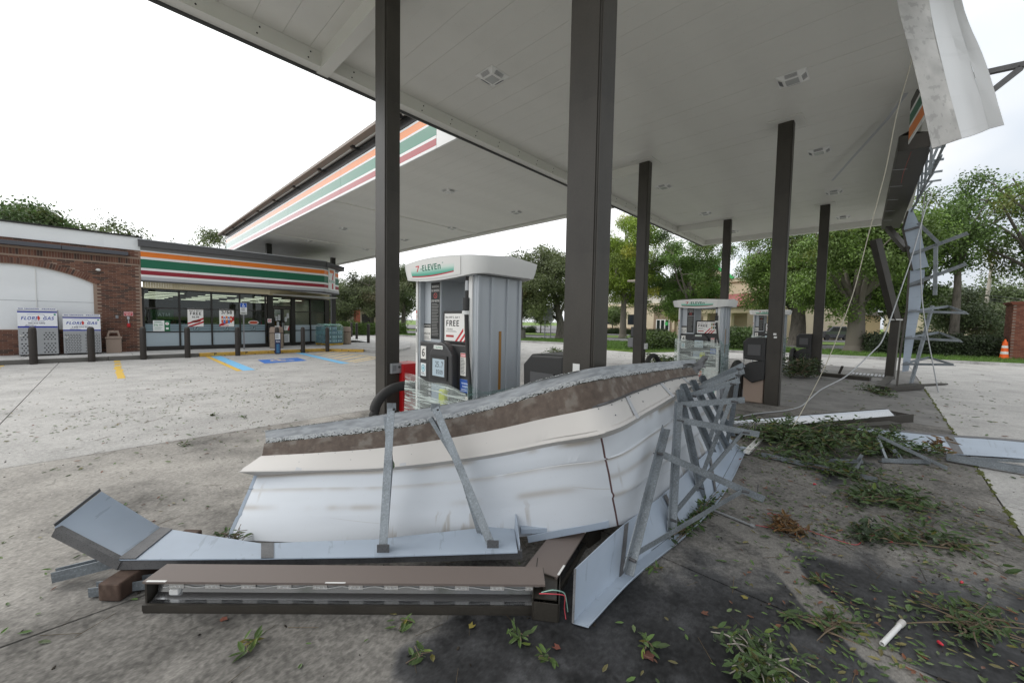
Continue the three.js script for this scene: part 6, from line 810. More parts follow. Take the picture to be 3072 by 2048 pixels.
function clumpG(seed, n, R, L, W) {
  const r = rng(seed), list = [], m = new THREE.Matrix4(), e = new THREE.Euler();
  for (let k = 0; k < n; k++) { const g = new THREE.BufferGeometry(); g.setAttribute('position', new THREE.Float32BufferAttribute([0, 0, 0, L * 0.5, 0.01, W / 2, L, 0, 0, 0, 0, 0, L, 0, 0, L * 0.5, 0.01, -W / 2], 3)); g.setAttribute('uv', new THREE.Float32BufferAttribute(new Float32Array(12), 2)); e.set((r() - 0.5) * 2.4, r() * 6.28, (r() - 0.5) * 2.4); m.makeRotationFromEuler(e); const a = r() * 6.28, c = r() * 2 - 1, q = Math.cbrt(r()) * R, s = Math.sqrt(1 - c * c); m.setPosition(Math.cos(a) * s * q, c * q * 0.8, Math.sin(a) * s * q); g.applyMatrix4(m); list.push(g); }
  const g = mergeGeometries(list); g.computeVertexNormals(); return g;
}
const clumpBig = [clumpG(1, 22, 0.44, 0.17, 0.085), clumpG(2, 22, 0.46, 0.16, 0.09)], clumpSmall = clumpG(3, 14, 0.2, 0.10, 0.05);
function instances(name, geo, mat, mats, cols, parent) { const im = new THREE.InstancedMesh(geo, mat, mats.length); mats.forEach((m, i) => { im.setMatrixAt(i, m); if (cols) im.setColorAt(i, cols[i]); }); im.name = parent ? name : numbered(name); im.userData.kind = 'stuff'; shade(im); (parent || scene).add(im); return im; }
const TM = new THREE.Matrix4();
const xf = (x, y, z, rx, ry, rz, s) => new THREE.Matrix4().compose(V(x, y, z), new THREE.Quaternion().setFromEuler(new THREE.Euler(rx, ry, rz, 'YXZ')), V(s, s, s));
// a limb as a tapered tube
function limbG(pts, r0, r1, rad = 6) {
  const c = new THREE.CatmullRomCurve3(pts.map((p) => V(p))), n = Math.max(4, pts.length * 3), g = new THREE.TubeGeometry(c, n, 1, rad, false), P = g.attributes.position, q = V(0, 0, 0), ctr = V(0, 0, 0);
  for (let i = 0; i <= n; i++) { c.getPointAt(i / n, ctr); const r = mix(r0, r1, i / n); for (let j = 0; j <= rad; j++) { const k = i * (rad + 1) + j; q.fromBufferAttribute(P, k).sub(ctr).multiplyScalar(r).add(ctr); P.setXYZ(k, q.x, q.y, q.z); } }
  g.computeVertexNormals(); return metric(g);
}
const PALE = std({ color: lin(0.145, 0.13, 0.108), roughness: 1 });
function tree(name, label, o) {
  const { x, z, h, cx = 0, cz = 0, rx, rz, y0, n = 70, per = 26, tr = 0.25, col = [0.075, 0.12, 0.03], seed, gap = 0.42, limbs = 7, spread = 0.75, bare = 0, size = 1, lean = [0, 0], trunkTop, group = 'trees around the forecourt', y = 0 } = o;
  const t = thing(name, label, 'tree', [x, y, z], 0, group), r = rng(seed), N = makeNoise(seed + 5, 32);
  const fork = trunkTop || y0 * 0.85, fx = lean[0], fz = lean[1], cy = (h + y0) / 2, ry = (h - y0) / 2, lm = [];
  lm.push(limbG([[-fx * 0.1, -0.1, 0], [fx * 0.3, fork * 0.4, fz * 0.3], [fx, fork, fz], [mix(fx, cx, 0.5), mix(fork, h, 0.45), mix(fz, cz, 0.5)]], tr * 1.25, tr * 0.5, 9));
  const root = limbG([[0, -0.1, 0], [0, 0.5, 0]], tr * 1.7, tr * 1.1, 9); mesh('trunk', merge([lm[0], root]), o.barkPale ? PALE : M.bark, t);
  const nodes = [], bl = []; for (let k = 0; k < limbs; k++) { const a = k / limbs * 6.283 + r() * 0.7, e = 0.35 + r() * 0.6, tip = V(cx + Math.cos(a) * rx * e, cy + (r() - 0.35) * ry * 1.1, cz + Math.sin(a) * rz * e), s = V(mix(fx, cx, 0.1), mix(fork * 0.85, fork, r()) + r() * (h - fork) * 0.25, mix(fz, cz, 0.1)), mid = s.clone().lerp(tip, 0.5); mid.y += (r() - 0.2) * ry * 0.35; mid.x += (r() - 0.5) * rx * 0.3; mid.z += (r() - 0.5) * rz * 0.3; const pts = [s.toArray(), mid.toArray(), tip.toArray()]; bl.push(limbG(pts, tr * 0.42, tr * 0.1, 6)); const c = new THREE.CatmullRomCurve3(pts.map((p) => V(p))); for (let q = 1; q <= 6; q++) nodes.push(c.getPoint(q / 6)); }
  const mats = [], mats2 = [], cols = [], cols2 = []; let made = 0, tries = 0;
  while (made < n && tries++ < n * 14) {
    const a = r() * 6.283, c = r() * 2 - 1, q = Math.pow(r(), 0.45), s = Math.sqrt(1 - c * c); const wob = 0.55 + 0.8 * N.N(a * 1.9 + 4, c * 2.6 + 9);
    const p = V(cx + Math.cos(a) * s * q * rx * wob, cy + c * q * ry * wob, cz + Math.sin(a) * s * q * rz * wob);
    if (N.N(p.x * 0.55 + 9, p.y * 0.6 + p.z * 0.55 + 14) < gap) continue; if (p.y < y0 - 0.4) continue; made++;
    let best = nodes[0], bd = 1e9; for (const k of nodes) { const d = k.distanceToSquared(p); if (d < bd) { bd = d; best = k; } }
    const mid = best.clone().lerp(p, 0.55); mid.y += 0.25 * (r() - 0.3); if (Math.sqrt(bd) < rx * 0.9) bl.push(limbG([best.toArray(), mid.toArray(), p.toArray()], tr * 0.09 + 0.012, 0.01, 4));
    if (r() < bare) continue;
    const tone = 0.62 + r() * 0.8, yel = r() < 0.06 ? 1.35 : 1; 
    for (let k = 0; k < per; k++) { const g = () => (r() + r() + r() - 1.5) * 0.9; const m = xf(p.x + g() * 0.8 * size, p.y + g() * 0.5 * size, p.z + g() * 0.8 * size, (r() - 0.5), r() * 6.28, (r() - 0.5), (0.6 + r() * 0.7) * size); const v = tone * (0.8 + r() * 0.4); const cc = new THREE.Color().setRGB(v * yel, v, v * 0.9); if (k % 2) { mats.push(m); cols.push(cc); } else { mats2.push(m); cols2.push(cc); } }
  }
  mesh('limbs', merge(bl), o.barkPale ? PALE : M.bark, t);
  const lm2 = leafMat(...col); instances('crown', clumpBig[0], lm2, mats, cols, t); instances('crown', clumpBig[1], lm2, mats2, cols2, t);
  return t;
}
const GREEN = [0.12, 0.20, 0.03], YG = [0.22, 0.31, 0.035], DARK = [0.085, 0.145, 0.028], GREY = [0.125, 0.16, 0.065];
tree('leafy_tree', 'dense green tree showing above the brick wall parapet', { x: -3.5, z: -32.5, h: 7.2, rx: 2.1, rz: 2.2, y0: 3.2, n: 70, per: 26, col: [0.096, 0.160, 0.048], seed: 101, gap: 0.39 });
tree('leafy_tree', 'thin sparse tree behind the left end of the striped store fascia', { x: -0.5, z: -34.5, h: 7.2, rx: 2.4, rz: 2, y0: 3.5, n: 36, per: 12, col: GREY, seed: 102, gap: 0.51 });
tree('leafy_tree', 'sparse treetop showing over the middle of the store roof', { x: 3.9, z: -41, h: 7.6, rx: 1.9, rz: 1.5, y0: 4.5, n: 18, per: 10, col: GREY, seed: 103, gap: 0.50 });
tree('leafy_tree', 'small grey green treetop under the far end of the canopy wing', { x: 6.4, z: -41, h: 8.4, rx: 1.8, rz: 1.6, y0: 4, n: 32, per: 13, col: GREY, seed: 104, gap: 0.45 });
tree('oak_tree', 'grey green oak right of the store behind the clipped hedge', { x: 15.4, z: -38, h: 5.4, rx: 2.6, rz: 2.6, y0: 1.4, n: 80, per: 26, col: GREY, seed: 105, gap: 0.38, tr: 0.16, size: 0.9 });
tree('oak_tree', 'grey green oak with a visible trunk between hedge and pump', { x: 18.2, z: -36.6, h: 5.8, rx: 2.7, rz: 2.6, y0: 1.6, n: 80, per: 26, col: [0.128, 0.152, 0.072], seed: 106, gap: 0.38, tr: 0.2, size: 0.9 });
tree('pine_tree', 'upright tree with straight bare trunk seen left of pump 6', { x: 22.2, z: -37.5, h: 8.2, rx: 2.0, rz: 2.0, y0: 2.6, n: 50, per: 18, col: [0.096, 0.136, 0.048], seed: 107, gap: 0.45, tr: 0.24 });
tree('oak_tree', 'broad dark oak with a black trunk between pump 6 and the near column', { x: 27.4, z: -20.4, h: 8.0, rx: 3.4, rz: 3.4, y0: 1.7, cx: -0.9, cz: -1.2, n: 130, per: 24, col: [0.13, 0.165, 0.06], seed: 108, gap: 0.38, tr: 0.33 });
tree('oak_tree', 'grey green oak farther along the road right of pump 6', { x: 30.5, z: -31, h: 7.2, rx: 3.6, rz: 3.4, y0: 1.8, n: 90, per: 24, col: GREY, seed: 109, gap: 0.40, tr: 0.25 });
tree('broad_tree', 'tall yellow green tree right of the near column', { x: 37, z: -19.5, h: 12.4, rx: 3.6, rz: 3.4, y0: 3.0, n: 150, per: 26, col: YG, seed: 110, gap: 0.41, tr: 0.3, barkPale: true });
tree('broad_tree', 'wide spreading tree with long pale limbs behind pump 4', { x: 39, z: -13.5, h: 9.8, rx: 4.8, rz: 4.2, y0: 2.6, cx: 0.2, cz: -0.6, n: 150, per: 24, col: [0.120, 0.216, 0.035], seed: 111, gap: 0.47, tr: 0.34, barkPale: true, limbs: 10 });
tree('broad_tree', 'dark green tree with a thick trunk behind pump 2', { x: 37.8, z: -4.9, h: 9.2, rx: 3.9, rz: 4.0, y0: 2.6, cz: -0.6, n: 140, per: 24, col: GREEN, seed: 112, gap: 0.42, tr: 0.5 });
tree('broad_tree', 'dark green tree with a wide flared trunk beyond the last column', { x: 31.2, z: -1.2, h: 8.6, rx: 4.0, rz: 3.4, y0: 2.4, n: 140, per: 24, col: GREEN, seed: 113, gap: 0.44, tr: 0.42, barkPale: true, limbs: 10 });
tree('broad_tree', 'green tree with a leaning trunk behind the folded post', { x: 36.5, z: 0.4, h: 8.8, rx: 3.2, rz: 2.6, y0: 2.4, cx: 0.3, cz: -0.4, n: 100, per: 24, col: DARK, seed: 114, gap: 0.41, tr: 0.36, lean: [0.2, 0.6] });
tree('broad_tree', 'airy green tree right of the hanging fascia strip', { x: 34.5, z: 3.0, h: 10.2, rx: 2.2, rz: 2.0, y0: 5.0, cz: -0.4, n: 60, per: 15, col: [0.104, 0.184, 0.035], seed: 115, gap: 0.49, tr: 0.2 });
tree('broad_tree', 'large airy tree with bare twigs above the brick pier', { x: 36.2, z: 6.6, h: 10.8, rx: 4.0, rz: 3.6, y0: 4.0, cz: -0.6, n: 120, per: 11, col: [0.128, 0.200, 0.042], seed: 116, gap: 0.51, tr: 0.34, limbs: 12, bare: 0.25 });
tree('willow_tree', 'small grey green tree beside the far utility pole', { x: 48, z: 6.4, h: 3.4, rx: 1.8, rz: 1.5, y0: 0.7, n: 34, per: 22, col: [0.136, 0.160, 0.088], seed: 117, gap: 0.38, tr: 0.14 });
tree('willow_tree', 'grey green tree beyond the hedge left of the utility pole', { x: 44, z: 4.2, h: 4.4, rx: 2.2, rz: 1.7, y0: 0.8, n: 50, per: 22, col: [0.096, 0.136, 0.056], seed: 118, gap: 0.38, tr: 0.16 });
tree('young_tree', 'young yellow tree before the beige building doors', { x: 49, z: -18.2, h: 4.0, rx: 1.3, rz: 1.3, y0: 1.4, n: 30, per: 18, col: YG, seed: 119, gap: 0.41, tr: 0.07 });
tree('young_tree', 'young multi stemmed tree by the low beige wall', { x: 47.5, z: -26.6, h: 3.8, rx: 1.5, rz: 1.5, y0: 1.2, n: 34, per: 16, col: [0.128, 0.192, 0.048], seed: 120, gap: 0.41, tr: 0.07, barkPale: true });
tree('young_tree', 'young tree before the far white colonnade', { x: 40, z: -33, h: 3.6, rx: 1.6, rz: 1.5, y0: 1.3, n: 34, per: 16, col: GREY, seed: 121, gap: 0.41, tr: 0.07 });
for (let k = 0; k < 7; k++) { const z = -52 + k * 12; tree('backdrop_tree', ['distant green tree in the row behind the beige building'][0], { x: 66 + (k % 2) * 5 + z * 0.2, z, h: 7.5 + (k * 37 % 5) * 0.6, rx: 5, rz: 5.5, y0: 1.5, n: 60, per: 16, col: [0.096, 0.136, 0.048], seed: 140 + k, gap: 0.35, size: 1.7, tr: 0.3, group: 'distant trees behind the beige building' }); }
for (let k = 0; k < 5; k++) tree('backdrop_tree', 'distant grey green tree in the row behind the low houses', { x: 16 + k * 8, z: -62 + k * 2.5, h: 6 + (k * 53 % 4) * 0.5, rx: 4.6, rz: 4.2, y0: 1.2, n: 50, per: 16, col: GREY, seed: 160 + k, gap: 0.35, size: 1.6, tr: 0.28, group: 'distant trees behind the low houses' });
// hedges and low shrubs
function hedge(name, label, a, b, w, h, n, col, seed, y = 0) {
  const t = thing(name, label, 'hedge', [0, y, 0]), r = rng(seed), mats = [], cols = [], d = V(b).sub(V(a)); const L = d.length(), nx = -d.z / L, nz = d.x / L;
  for (let k = 0; k < n; k++) { const u = r(), v = (r() - 0.5) * w, edge = 1 - 0.25 * Math.pow(Math.abs(v) / (w / 2), 3), yy = Math.pow(r(), 0.7) * h * edge * (0.9 + 0.15 * NZ.N(u * L * 0.8, 3)); mats.push(xf(mix(a[0], b[0], u) + nx * v, yy, mix(a[2], b[2], u) + nz * v, r() * 6, r() * 6, r() * 6, 0.55 + r() * 0.4)); const q = 0.55 + r() * 0.9; cols.push(new THREE.Color().setRGB(q, q, q * 0.85)); }
  instances('foliage', clumpBig[0], leafMat(...col), mats, cols, t); mesh('filler_block', barG([a[0], h * 0.28, a[2]], [b[0], h * 0.28, b[2]], rectS(w * 0.62, h * 0.5)), std({ color: lin(...col), roughness: 1 }), t); return t;  // solid leaf-coloured block added inside the hedge to stop see-through
}
hedge('clipped_hedge', 'bright green clipped hedge behind the store bollards', [12.6, 0, -35.6], [20, 0, -33.6], 1.3, 1.05, 1500, [0.085, 0.15, 0.02], 201);
hedge('clipped_hedge', 'long dark green hedge running to the brick pier', [30.6, 0, -0.6], [32.8, 0, 4.4], 1.3, 1.05, 1500, [0.03, 0.05, 0.016], 202, 0.06);
hedge('clipped_hedge', 'dark hedge under the trees behind pump 4', [36.5, 0, -12.5], [38, 0, -7.2], 1.2, 1.2, 900, [0.035, 0.06, 0.018], 203);
hedge('clipped_hedge', 'low hedge along the foot of the low beige wall', [46.2, 0, -32], [49.5, 0, -20], 1.0, 0.7, 1300, [0.045, 0.075, 0.02], 204);
hedge('clipped_hedge', 'low hedge before the far white colonnade', [30, 0, -40], [40, 0, -34], 1.0, 0.7, 1000, [0.05, 0.085, 0.02], 205);
hedge('shrub_row', 'low green shrubs on the small grass island', [20.3, 0, -9.9], [23, 0, -9.0], 1.1, 0.75, 620, [0.075, 0.125, 0.022], 206, 0.09);
hedge('shrub_row', 'green shrubs at the grass edge behind pump 2', [25.6, 0, -4.4], [26.6, 0, -6.8], 1.6, 1.15, 900, [0.06, 0.11, 0.02], 207, 0.05);
// fallen branches: leafy heaps on the ground
const leafNear = leafG(0.066, 0.023), leafTiny = leafG(0.05, 0.02);
function heap(name, label, c, rx, rz, h, n, seed, opt = {}) {
  const t = thing(name, label, opt.cat || 'fallen branch', [c[0], c[1], c[2]], opt.turn || 0, opt.group), r = rng(seed), mats = [], cols = [], tw = [];
  const T2 = opt.twigs ?? 10, tips = [];
  for (let k = 0; k < T2; k++) { const a = r() * 6.283, e = 0.5 + r() * 0.55, x1 = Math.cos(a) * rx * e, z1 = Math.sin(a) * rz * e, y1 = h * (0.1 + r() * 0.8), x0 = (r() - 0.5) * rx * 0.6, z0 = (r() - 0.5) * rz * 0.6, y0 = 0.015 + r() * h * 0.35; const m = [mix(x0, x1, 0.5) + (r() - 0.5) * rx * 0.2, Math.max(0.02, mix(y0, y1, 0.6) + r() * h * 0.2), mix(z0, z1, 0.5)]; tw.push(limbG([[x0, y0, z0], m, [x1, y1, z1]], opt.tr || 0.006, 0.002, 5)); const cv = new THREE.CatmullRomCurve3([V(x0, y0, z0), V(m), V(x1, y1, z1)]); for (let q = 0.15; q <= 1; q += 0.1) tips.push(cv.getPoint(q)); }
  for (let k = 0; k < n; k++) { const p = tips[Math.floor(r() * tips.length)], s = (opt.leaf || 1) * (0.6 + r() * 0.7), g = () => (r() - 0.5) * (opt.scat || 0.07); const y = Math.max(0.008, p.y + g()); mats.push(xf(p.x + g(), y, p.z + g(), (r() - 0.5) * 1.1, r() * 6.28, (r() - 0.4) * 1.2, s)); const v = 0.55 + r() * 0.95, u = r(); cols.push(u < 0.06 ? new THREE.Color().setRGB(2.2 * v, 1.1 * v, 0.6 * v) : u < 0.14 ? new THREE.Color().setRGB(1.7 * v, 1.35 * v, 0.8 * v) : new THREE.Color().setRGB(v, v, v)); }
  if (opt.brown) cols.forEach((q) => q.setRGB(q.r * 2.6, q.g * 0.75, q.b * 0.9));
  mesh('twigs', merge(tw), opt.pale ? M.twigGrey : M.twig, t); instances('foliage', leafNear, leafMat(...(opt.col || [0.05, 0.095, 0.02])), mats, cols, t); return t;
}
heap('fallen_branch', 'big heap of leafy branches in front of the reflector light box', [6.35, 0, -0.55], 1.1, 0.75, 0.3, 2600, 301, { twigs: 46, scat: 0.14, leaf: 1.15, turn: -0.5 });
heap('fallen_branch', 'leafy branches spread over the blue sheet and triangular frame', [6.7, 0, 0.1], 0.8, 0.55, 0.2, 1300, 302, { twigs: 26, scat: 0.12, leaf: 1.1 });
heap('fallen_branch', 'leafy branch draped over the flat narrow truss', [5.3, 0, -0.45], 0.3, 0.75, 0.08, 700, 303, { twigs: 18, scat: 0.1, leaf: 1.0 });
heap('fallen_branch', 'low trail of leafy branch below the flat truss', [4.75, 0, 0.12], 0.55, 0.3, 0.10, 300, 304, { twigs: 16, scat: 0.12, leaf: 1.2, turn: -0.9 });
heap('fallen_branch', 'scattered leafy branch between red caps and slab joint', [4.0, 0, 0.3], 0.55, 0.3, 0.05, 190, 305, { twigs: 12, scat: 0.14, leaf: 1.05, turn: -0.8 });
heap('fallen_branch', 'dark leafy twig lying past the end of the red wire', [3.8, 0, 0.02], 0.24, 0.18, 0.08, 130, 306, { twigs: 10, scat: 0.07, leaf: 0.9, col: [0.03, 0.06, 0.016] });
heap('fallen_branch', 'large green branch with pale forked twig on the wet concrete', [1.98, 0, -0.33], 0.2, 0.2, 0.12, 460, 307, { twigs: 22, scat: 0.06, leaf: 0.68, pale: true, tr: 0.006 });
heap('fallen_branch', 'rust brown dead sprig tangled in the red wire', [3.52, 0, -0.42], 0.16, 0.13, 0.07, 260, 308, { twigs: 10, scat: 0.06, leaf: 0.75, brown: true });
heap('fallen_branch', 'leafy branch heaped at the foot of the last column', [14.3, 0, -1.75], 0.9, 0.7, 0.75, 1500, 309, { twigs: 30, scat: 0.22, leaf: 1.5, tr: 0.012, col: [0.04, 0.075, 0.018] });
heap('fallen_branch', 'green branch lying on the pavement behind pump 6', [12.6, 0, -9.4], 0.8, 0.8, 0.5, 800, 310, { twigs: 22, scat: 0.25, leaf: 1.9, tr: 0.012, col: [0.075, 0.125, 0.025] });
heap('fallen_branch', 'green branch lying behind the bent panel near the white switch box', [13.6, 0, -5.3], 1.6, 1.1, 0.5, 1500, 311, { twigs: 30, scat: 0.25, leaf: 1.9, tr: 0.012, col: [0.07, 0.12, 0.025] });
heap('fallen_branch', 'thin leafy branch by the crushed metal at the strip foot', [12.6, 0, -0.1], 0.8, 0.3, 0.12, 320, 312, { twigs: 12, scat: 0.15, leaf: 1.2, turn: 0.4 });
heap('fallen_branch', 'leaves caught along the bottom strip of the fallen fascia', [3.1, 0, -0.98], 0.75, 0.07, 0.07, 240, 313, { twigs: 14, scat: 0.06, leaf: 0.9 });
heap('fallen_branch', 'leafy twigs around the joint beside the plastic pipe', [2.5, 0, -0.12], 0.25, 0.12, 0.05, 110, 314, { twigs: 14, scat: 0.08, leaf: 0.7, turn: -0.6 });
heap('fallen_branch', 'long leaves piled right of the plastic pipe', [3.05, 0, 0.40], 0.4, 0.2, 0.04, 190, 315, { twigs: 18, scat: 0.12, leaf: 0.75, turn: -0.8 });
heap('fallen_branch', 'brown leaf sprig with orange tips behind the channel frame', [7.0, 0.02, 0.55], 0.25, 0.2, 0.2, 40, 316, { twigs: 6, scat: 0.05, leaf: 1.6, brown: true });
heap('pine_tuft', 'tuft of pine needles at the left corner of the white sheet', [0.55, 0, -3.05], 0.12, 0.1, 0.14, 30, 317, { twigs: 16, scat: 0.03, leaf: 0.8, tr: 0.0025 });
{
  const spots = [[1.0, -1.68, 0], [0.42, -2.05, 1], [1.35, -1.22, 2], [1.32, -1.05, 0], [0.95, -1.45, 1], [0.62, -2.30, 2], [1.75, -0.75, 0], [2.9, -0.2, 1], [3.1, 0.35, 2], [1.4, -6.9, 0], [1.1, -7.4, 1], [2.2, -8.3, 2], [0.6, -5.9, 0], [2.35, -0.95, 1], [2.2, 0.12, 2], [2.45, -0.28, 0]];
  for (let k = 0; k < spots.length; k++) heap('leaf_sprig', 'small green leafy sprig lying alone on the concrete', [spots[k][0], 0, spots[k][1]], 0.07, 0.06, 0.03, 12 + (k * 7) % 9, 330 + k, { twigs: 3, scat: 0.035, leaf: 0.85, tr: 0.0025, group: 'loose leafy sprigs', cat: 'leaf sprig', col: [0.065, 0.115, 0.022] });
  // red wire caps
  for (const [x, z] of [[4.72, -0.42], [3.84, 0.1], [4.0, 0.26], [3.55, 0.42], [2.78, 0.27]]) { const c = new THREE.LatheGeometry([[0, 0], [0.008, 0], [0.007, 0.014], [0.004, 0.025], [0, 0.026]].map((p) => new THREE.Vector2(...p)), 10); c.rotateZ(1.45); c.rotateY(x * 7); c.translate(x, 0.009, z); solo('wire_cap', metric(c), plain(0.55, 0.03, 0.05, 0.4), 'small red wire cap lying among the scattered leaves', 'wire cap', 'red wire caps'); }
}
// loose leaves, needles and crumbs strewn over the concrete
{
  const r = rng(400), mats = [], cols = [], mats2 = [], cols2 = [];
  const gs = () => (r() + r() + r() + r() - 2) ; const put = (x, z, big) => { if (NZ.fbm(x * 0.9 + 60, z * 2.2 + 60, 4) < 0.36 + r() * 0.22) return; mats.push(xf(x, 0.006 + r() * 0.008, z, (r() - 0.5) * 0.4, r() * 6.28, (r() - 0.5) * 0.5, big * (0.55 + r() * 0.6))); const u = r(), v = 0.6 + r() * 0.9; cols.push(u < 0.10 ? new THREE.Color().setRGB(0.16 * v, 0.06 * v, 0.025 * v) : u < 0.25 ? new THREE.Color().setRGB(0.17 * v, 0.15 * v, 0.05 * v) : u < 0.45 ? new THREE.Color().setRGB(0.12 * v, 0.165 * v, 0.06 * v) : new THREE.Color().setRGB(0.07 * v, 0.13 * v, 0.025 * v)); };
  for (let k = 0; k < 2200; k++) put(4.4 + gs() * 2.2, 0.0 + gs() * 0.8, 0.72); for (let k = 0; k < 520; k++) put(2.9 + gs() * 0.9, 0.15 + gs() * 0.45, 0.7); for (let k = 0; k < 260; k++) put(1.3 + gs() * 1.0, -1.2 + gs() * 0.9, 0.75); for (let k = 0; k < 130; k++) put(-0.1 + gs() * 0.9, -4 + gs() * 1.4, 0.8);
  for (let k = 0; k < 1000; k++) put(0.8 + gs() * 3.2, -7.6 + gs() * 2.0, 0.8); for (let k = 0; k < 1200; k++) put(3 + gs() * 8, -10.5 + gs() * 4.5, 0.95); for (let k = 0; k < 700; k++) put(11 + gs() * 7, 0.2 + gs() * 2.2, 1.3); for (let k = 0; k < 500; k++) put(15 + gs() * 7, -8 + gs() * 5, 1.6); for (let k = 0; k < 260; k++) put(r() * 20 - 4, -18 + r() * 20, 0.9);
  tag(instances('leaf_litter', leafNear, leafMat(1, 1, 1), mats, cols), 'loose green and brown leaves strewn over the concrete', 'leaf litter', null, 'stuff');
  const crumb = new THREE.IcosahedronGeometry(0.0042, 0); crumb.scale(1.6, 0.5, 1); crumb.deleteAttribute('uv'); const needle = new THREE.CylinderGeometry(0.0008, 0.0006, 0.10, 4); needle.rotateZ(Math.PI / 2);
  for (let k = 0; k < 1500; k++) { const u = r(); const [x, z] = u < 0.2 ? [1.2 + gs() * 1.8, -2.5 + gs() * 2.5] : u < 0.6 ? [4 + gs() * 2.5, 0.1 + gs() * 0.8] : [1 + gs() * 3, -7 + gs() * 2.2]; mats2.push(xf(x, 0.004, z, r() * 0.6, r() * 6.28, r() * 0.6, 0.35 + r() * r() * 1.5)); const v = 0.4 + r(); cols2.push(new THREE.Color().setRGB(0.035 * v, 0.028 * v, 0.02 * v)); }
  tag(instances('crumb_litter', crumb, std({ color: 0xffffff, roughness: 1 }), mats2, cols2), 'dark seed and bark crumbs strewn over the concrete', 'litter', null, 'stuff');
  const m3 = []; const c3 = []; for (let k = 0; k < 420; k++) { const u = r(); const [x, z] = u < 0.3 ? [1.2 + gs() * 1.5, -2 + gs() * 2] : u < 0.8 ? [4.2 + gs() * 2.6, 0.2 + gs() * 0.8] : [2 + gs() * 4, -7 + gs() * 2]; m3.push(xf(x, 0.005, z, 0, 0.6 + gs() * 1.3, 0, 0.5 + r() * 1.5)); const v = 0.5 + r(); c3.push(new THREE.Color().setRGB(0.10 * v, 0.07 * v, 0.035 * v)); }
  tag(instances('needle_litter', needle, std({ color: 0xffffff, roughness: 1 }), m3, c3), 'fallen pine needles and thin twigs on the concrete', 'litter', null, 'stuff');
  // leaves stuck on the fallen panel and pump
  for (const [p, ry, lab] of [[[1.33, 0.50, -2.44], 1.2, 'single leaf lying on the cream ledge of the fallen panel'], [[1.60, 0.36, -1.98], 0.3, 'single leaf stuck to the white sheet of the fallen panel']]) { const g = leafG(0.06, 0.02); g.rotateY(ry); g.rotateX(0.9); g.translate(p[0] + 0.02, p[1], p[2] + 0.03); solo('stuck_leaf', g, leafMat(0.05, 0.09, 0.03), lab, 'leaf'); }
}

// lobed leaves on the wet concrete
{
  const sh = new THREE.Shape(); for (let k = 0; k < 10; k++) { const a = k / 10 * Math.PI * 2 + Math.PI / 2, q = (k % 2 ? 0.024 : 0.034 + 0.008 * Math.sin(k * 2.3)) * (k === 5 ? 0.6 : 1); k ? sh.lineTo(Math.cos(a) * q, Math.sin(a) * q) : sh.moveTo(Math.cos(a) * q, Math.sin(a) * q); } const g = new THREE.ExtrudeGeometry(sh, { depth: 0.0012, bevelEnabled: false }); g.rotateX(-Math.PI / 2); const p = g.attributes.position; for (let i = 0; i < p.count; i++) p.setY(i, p.getY(i) + 0.25 * Math.abs(p.getX(i)) + 3 * p.getZ(i) * p.getZ(i)); g.computeVertexNormals();
  [[0.37, 0.00, -2.34], [1.23, 0.00, -1.42], [1.43, 0.00, -1.04], [1.69, 0.00, -0.71], [2.16, 0.00, -0.61], [2.34, 0.00, -0.10], [2.45, 0.00, -0.49]].forEach((q, k) => { const m = solo('lobed_leaf', metric(g.clone()), plain(...[[0.16, 0.05, 0.03], [0.18, 0.15, 0.03], [0.14, 0.045, 0.03], [0.09, 0.035, 0.025], [0.12, 0.05, 0.03], [0.12, 0.15, 0.03], [0.2, 0.17, 0.04]][k], 0.7), ['red brown lobed leaf before the light box left half', 'yellow lobed leaf just before the light box', 'rust red lobed leaf on the dark concrete below the box corner', 'dark maroon lobed leaf beside the wet patch', 'brown lobed leaf near the broken box corner', 'pale green lobed leaf on the sandy streak', 'yellow lobed leaf near the bracket foot'][k], 'leaf'); m.position.set(q[0], 0.006, q[2]); m.rotation.y = k * 1.7; m.scale.setScalar(k === 3 ? 0.95 : 0.6); });
}

// grass blades on the near lawn edges
{
  const r = rng(77), blade = new THREE.BufferGeometry(); blade.setAttribute('position', new THREE.Float32BufferAttribute([-0.012, 0, 0, 0.012, 0, 0, 0.004, 0.11, 0.02, -0.03, 0, 0.01, -0.01, 0, 0.012, -0.03, 0.09, -0.02, 0.03, 0, 0.01, 0.05, 0, 0, 0.05, 0.08, 0.03], 3)); blade.computeVertexNormals(); const m = [], c = [];
  for (let k = 0; k < 26000; k++) { const z = -34 + r() * 44, x = mix(kerbX(z) + 0.25, 33 + 0.31 * z, Math.pow(r(), 1.3)); m.push(xf(x, 0.055, z, 0, r() * 6.28, 0, 0.7 + r() * 0.9)); const v = 0.6 + r() * 0.8; c.push(new THREE.Color().setRGB(v, v, v * 0.8)); }
  for (let k = 0; k < 3500; k++) { const x = 19.3 + r() * 4.6, z = -13.2 + r() * 5.2; if (z < -13.4 + Math.max(0, (20.6 - x)) * 1.1 || z > -9.2 + (x - 19.2) * 0.42) continue; m.push(xf(x, 0.085, z, 0, r() * 6.28, 0, 0.7 + r() * 0.8)); const v = 0.6 + r() * 0.8; c.push(new THREE.Color().setRGB(v, v, v * 0.8)); }
  tag(instances('grass_blades', blade, leafMat(0.10, 0.19, 0.03), m, c), 'bright green grass blades on the verge beside the forecourt', 'grass', null, 'stuff');
}

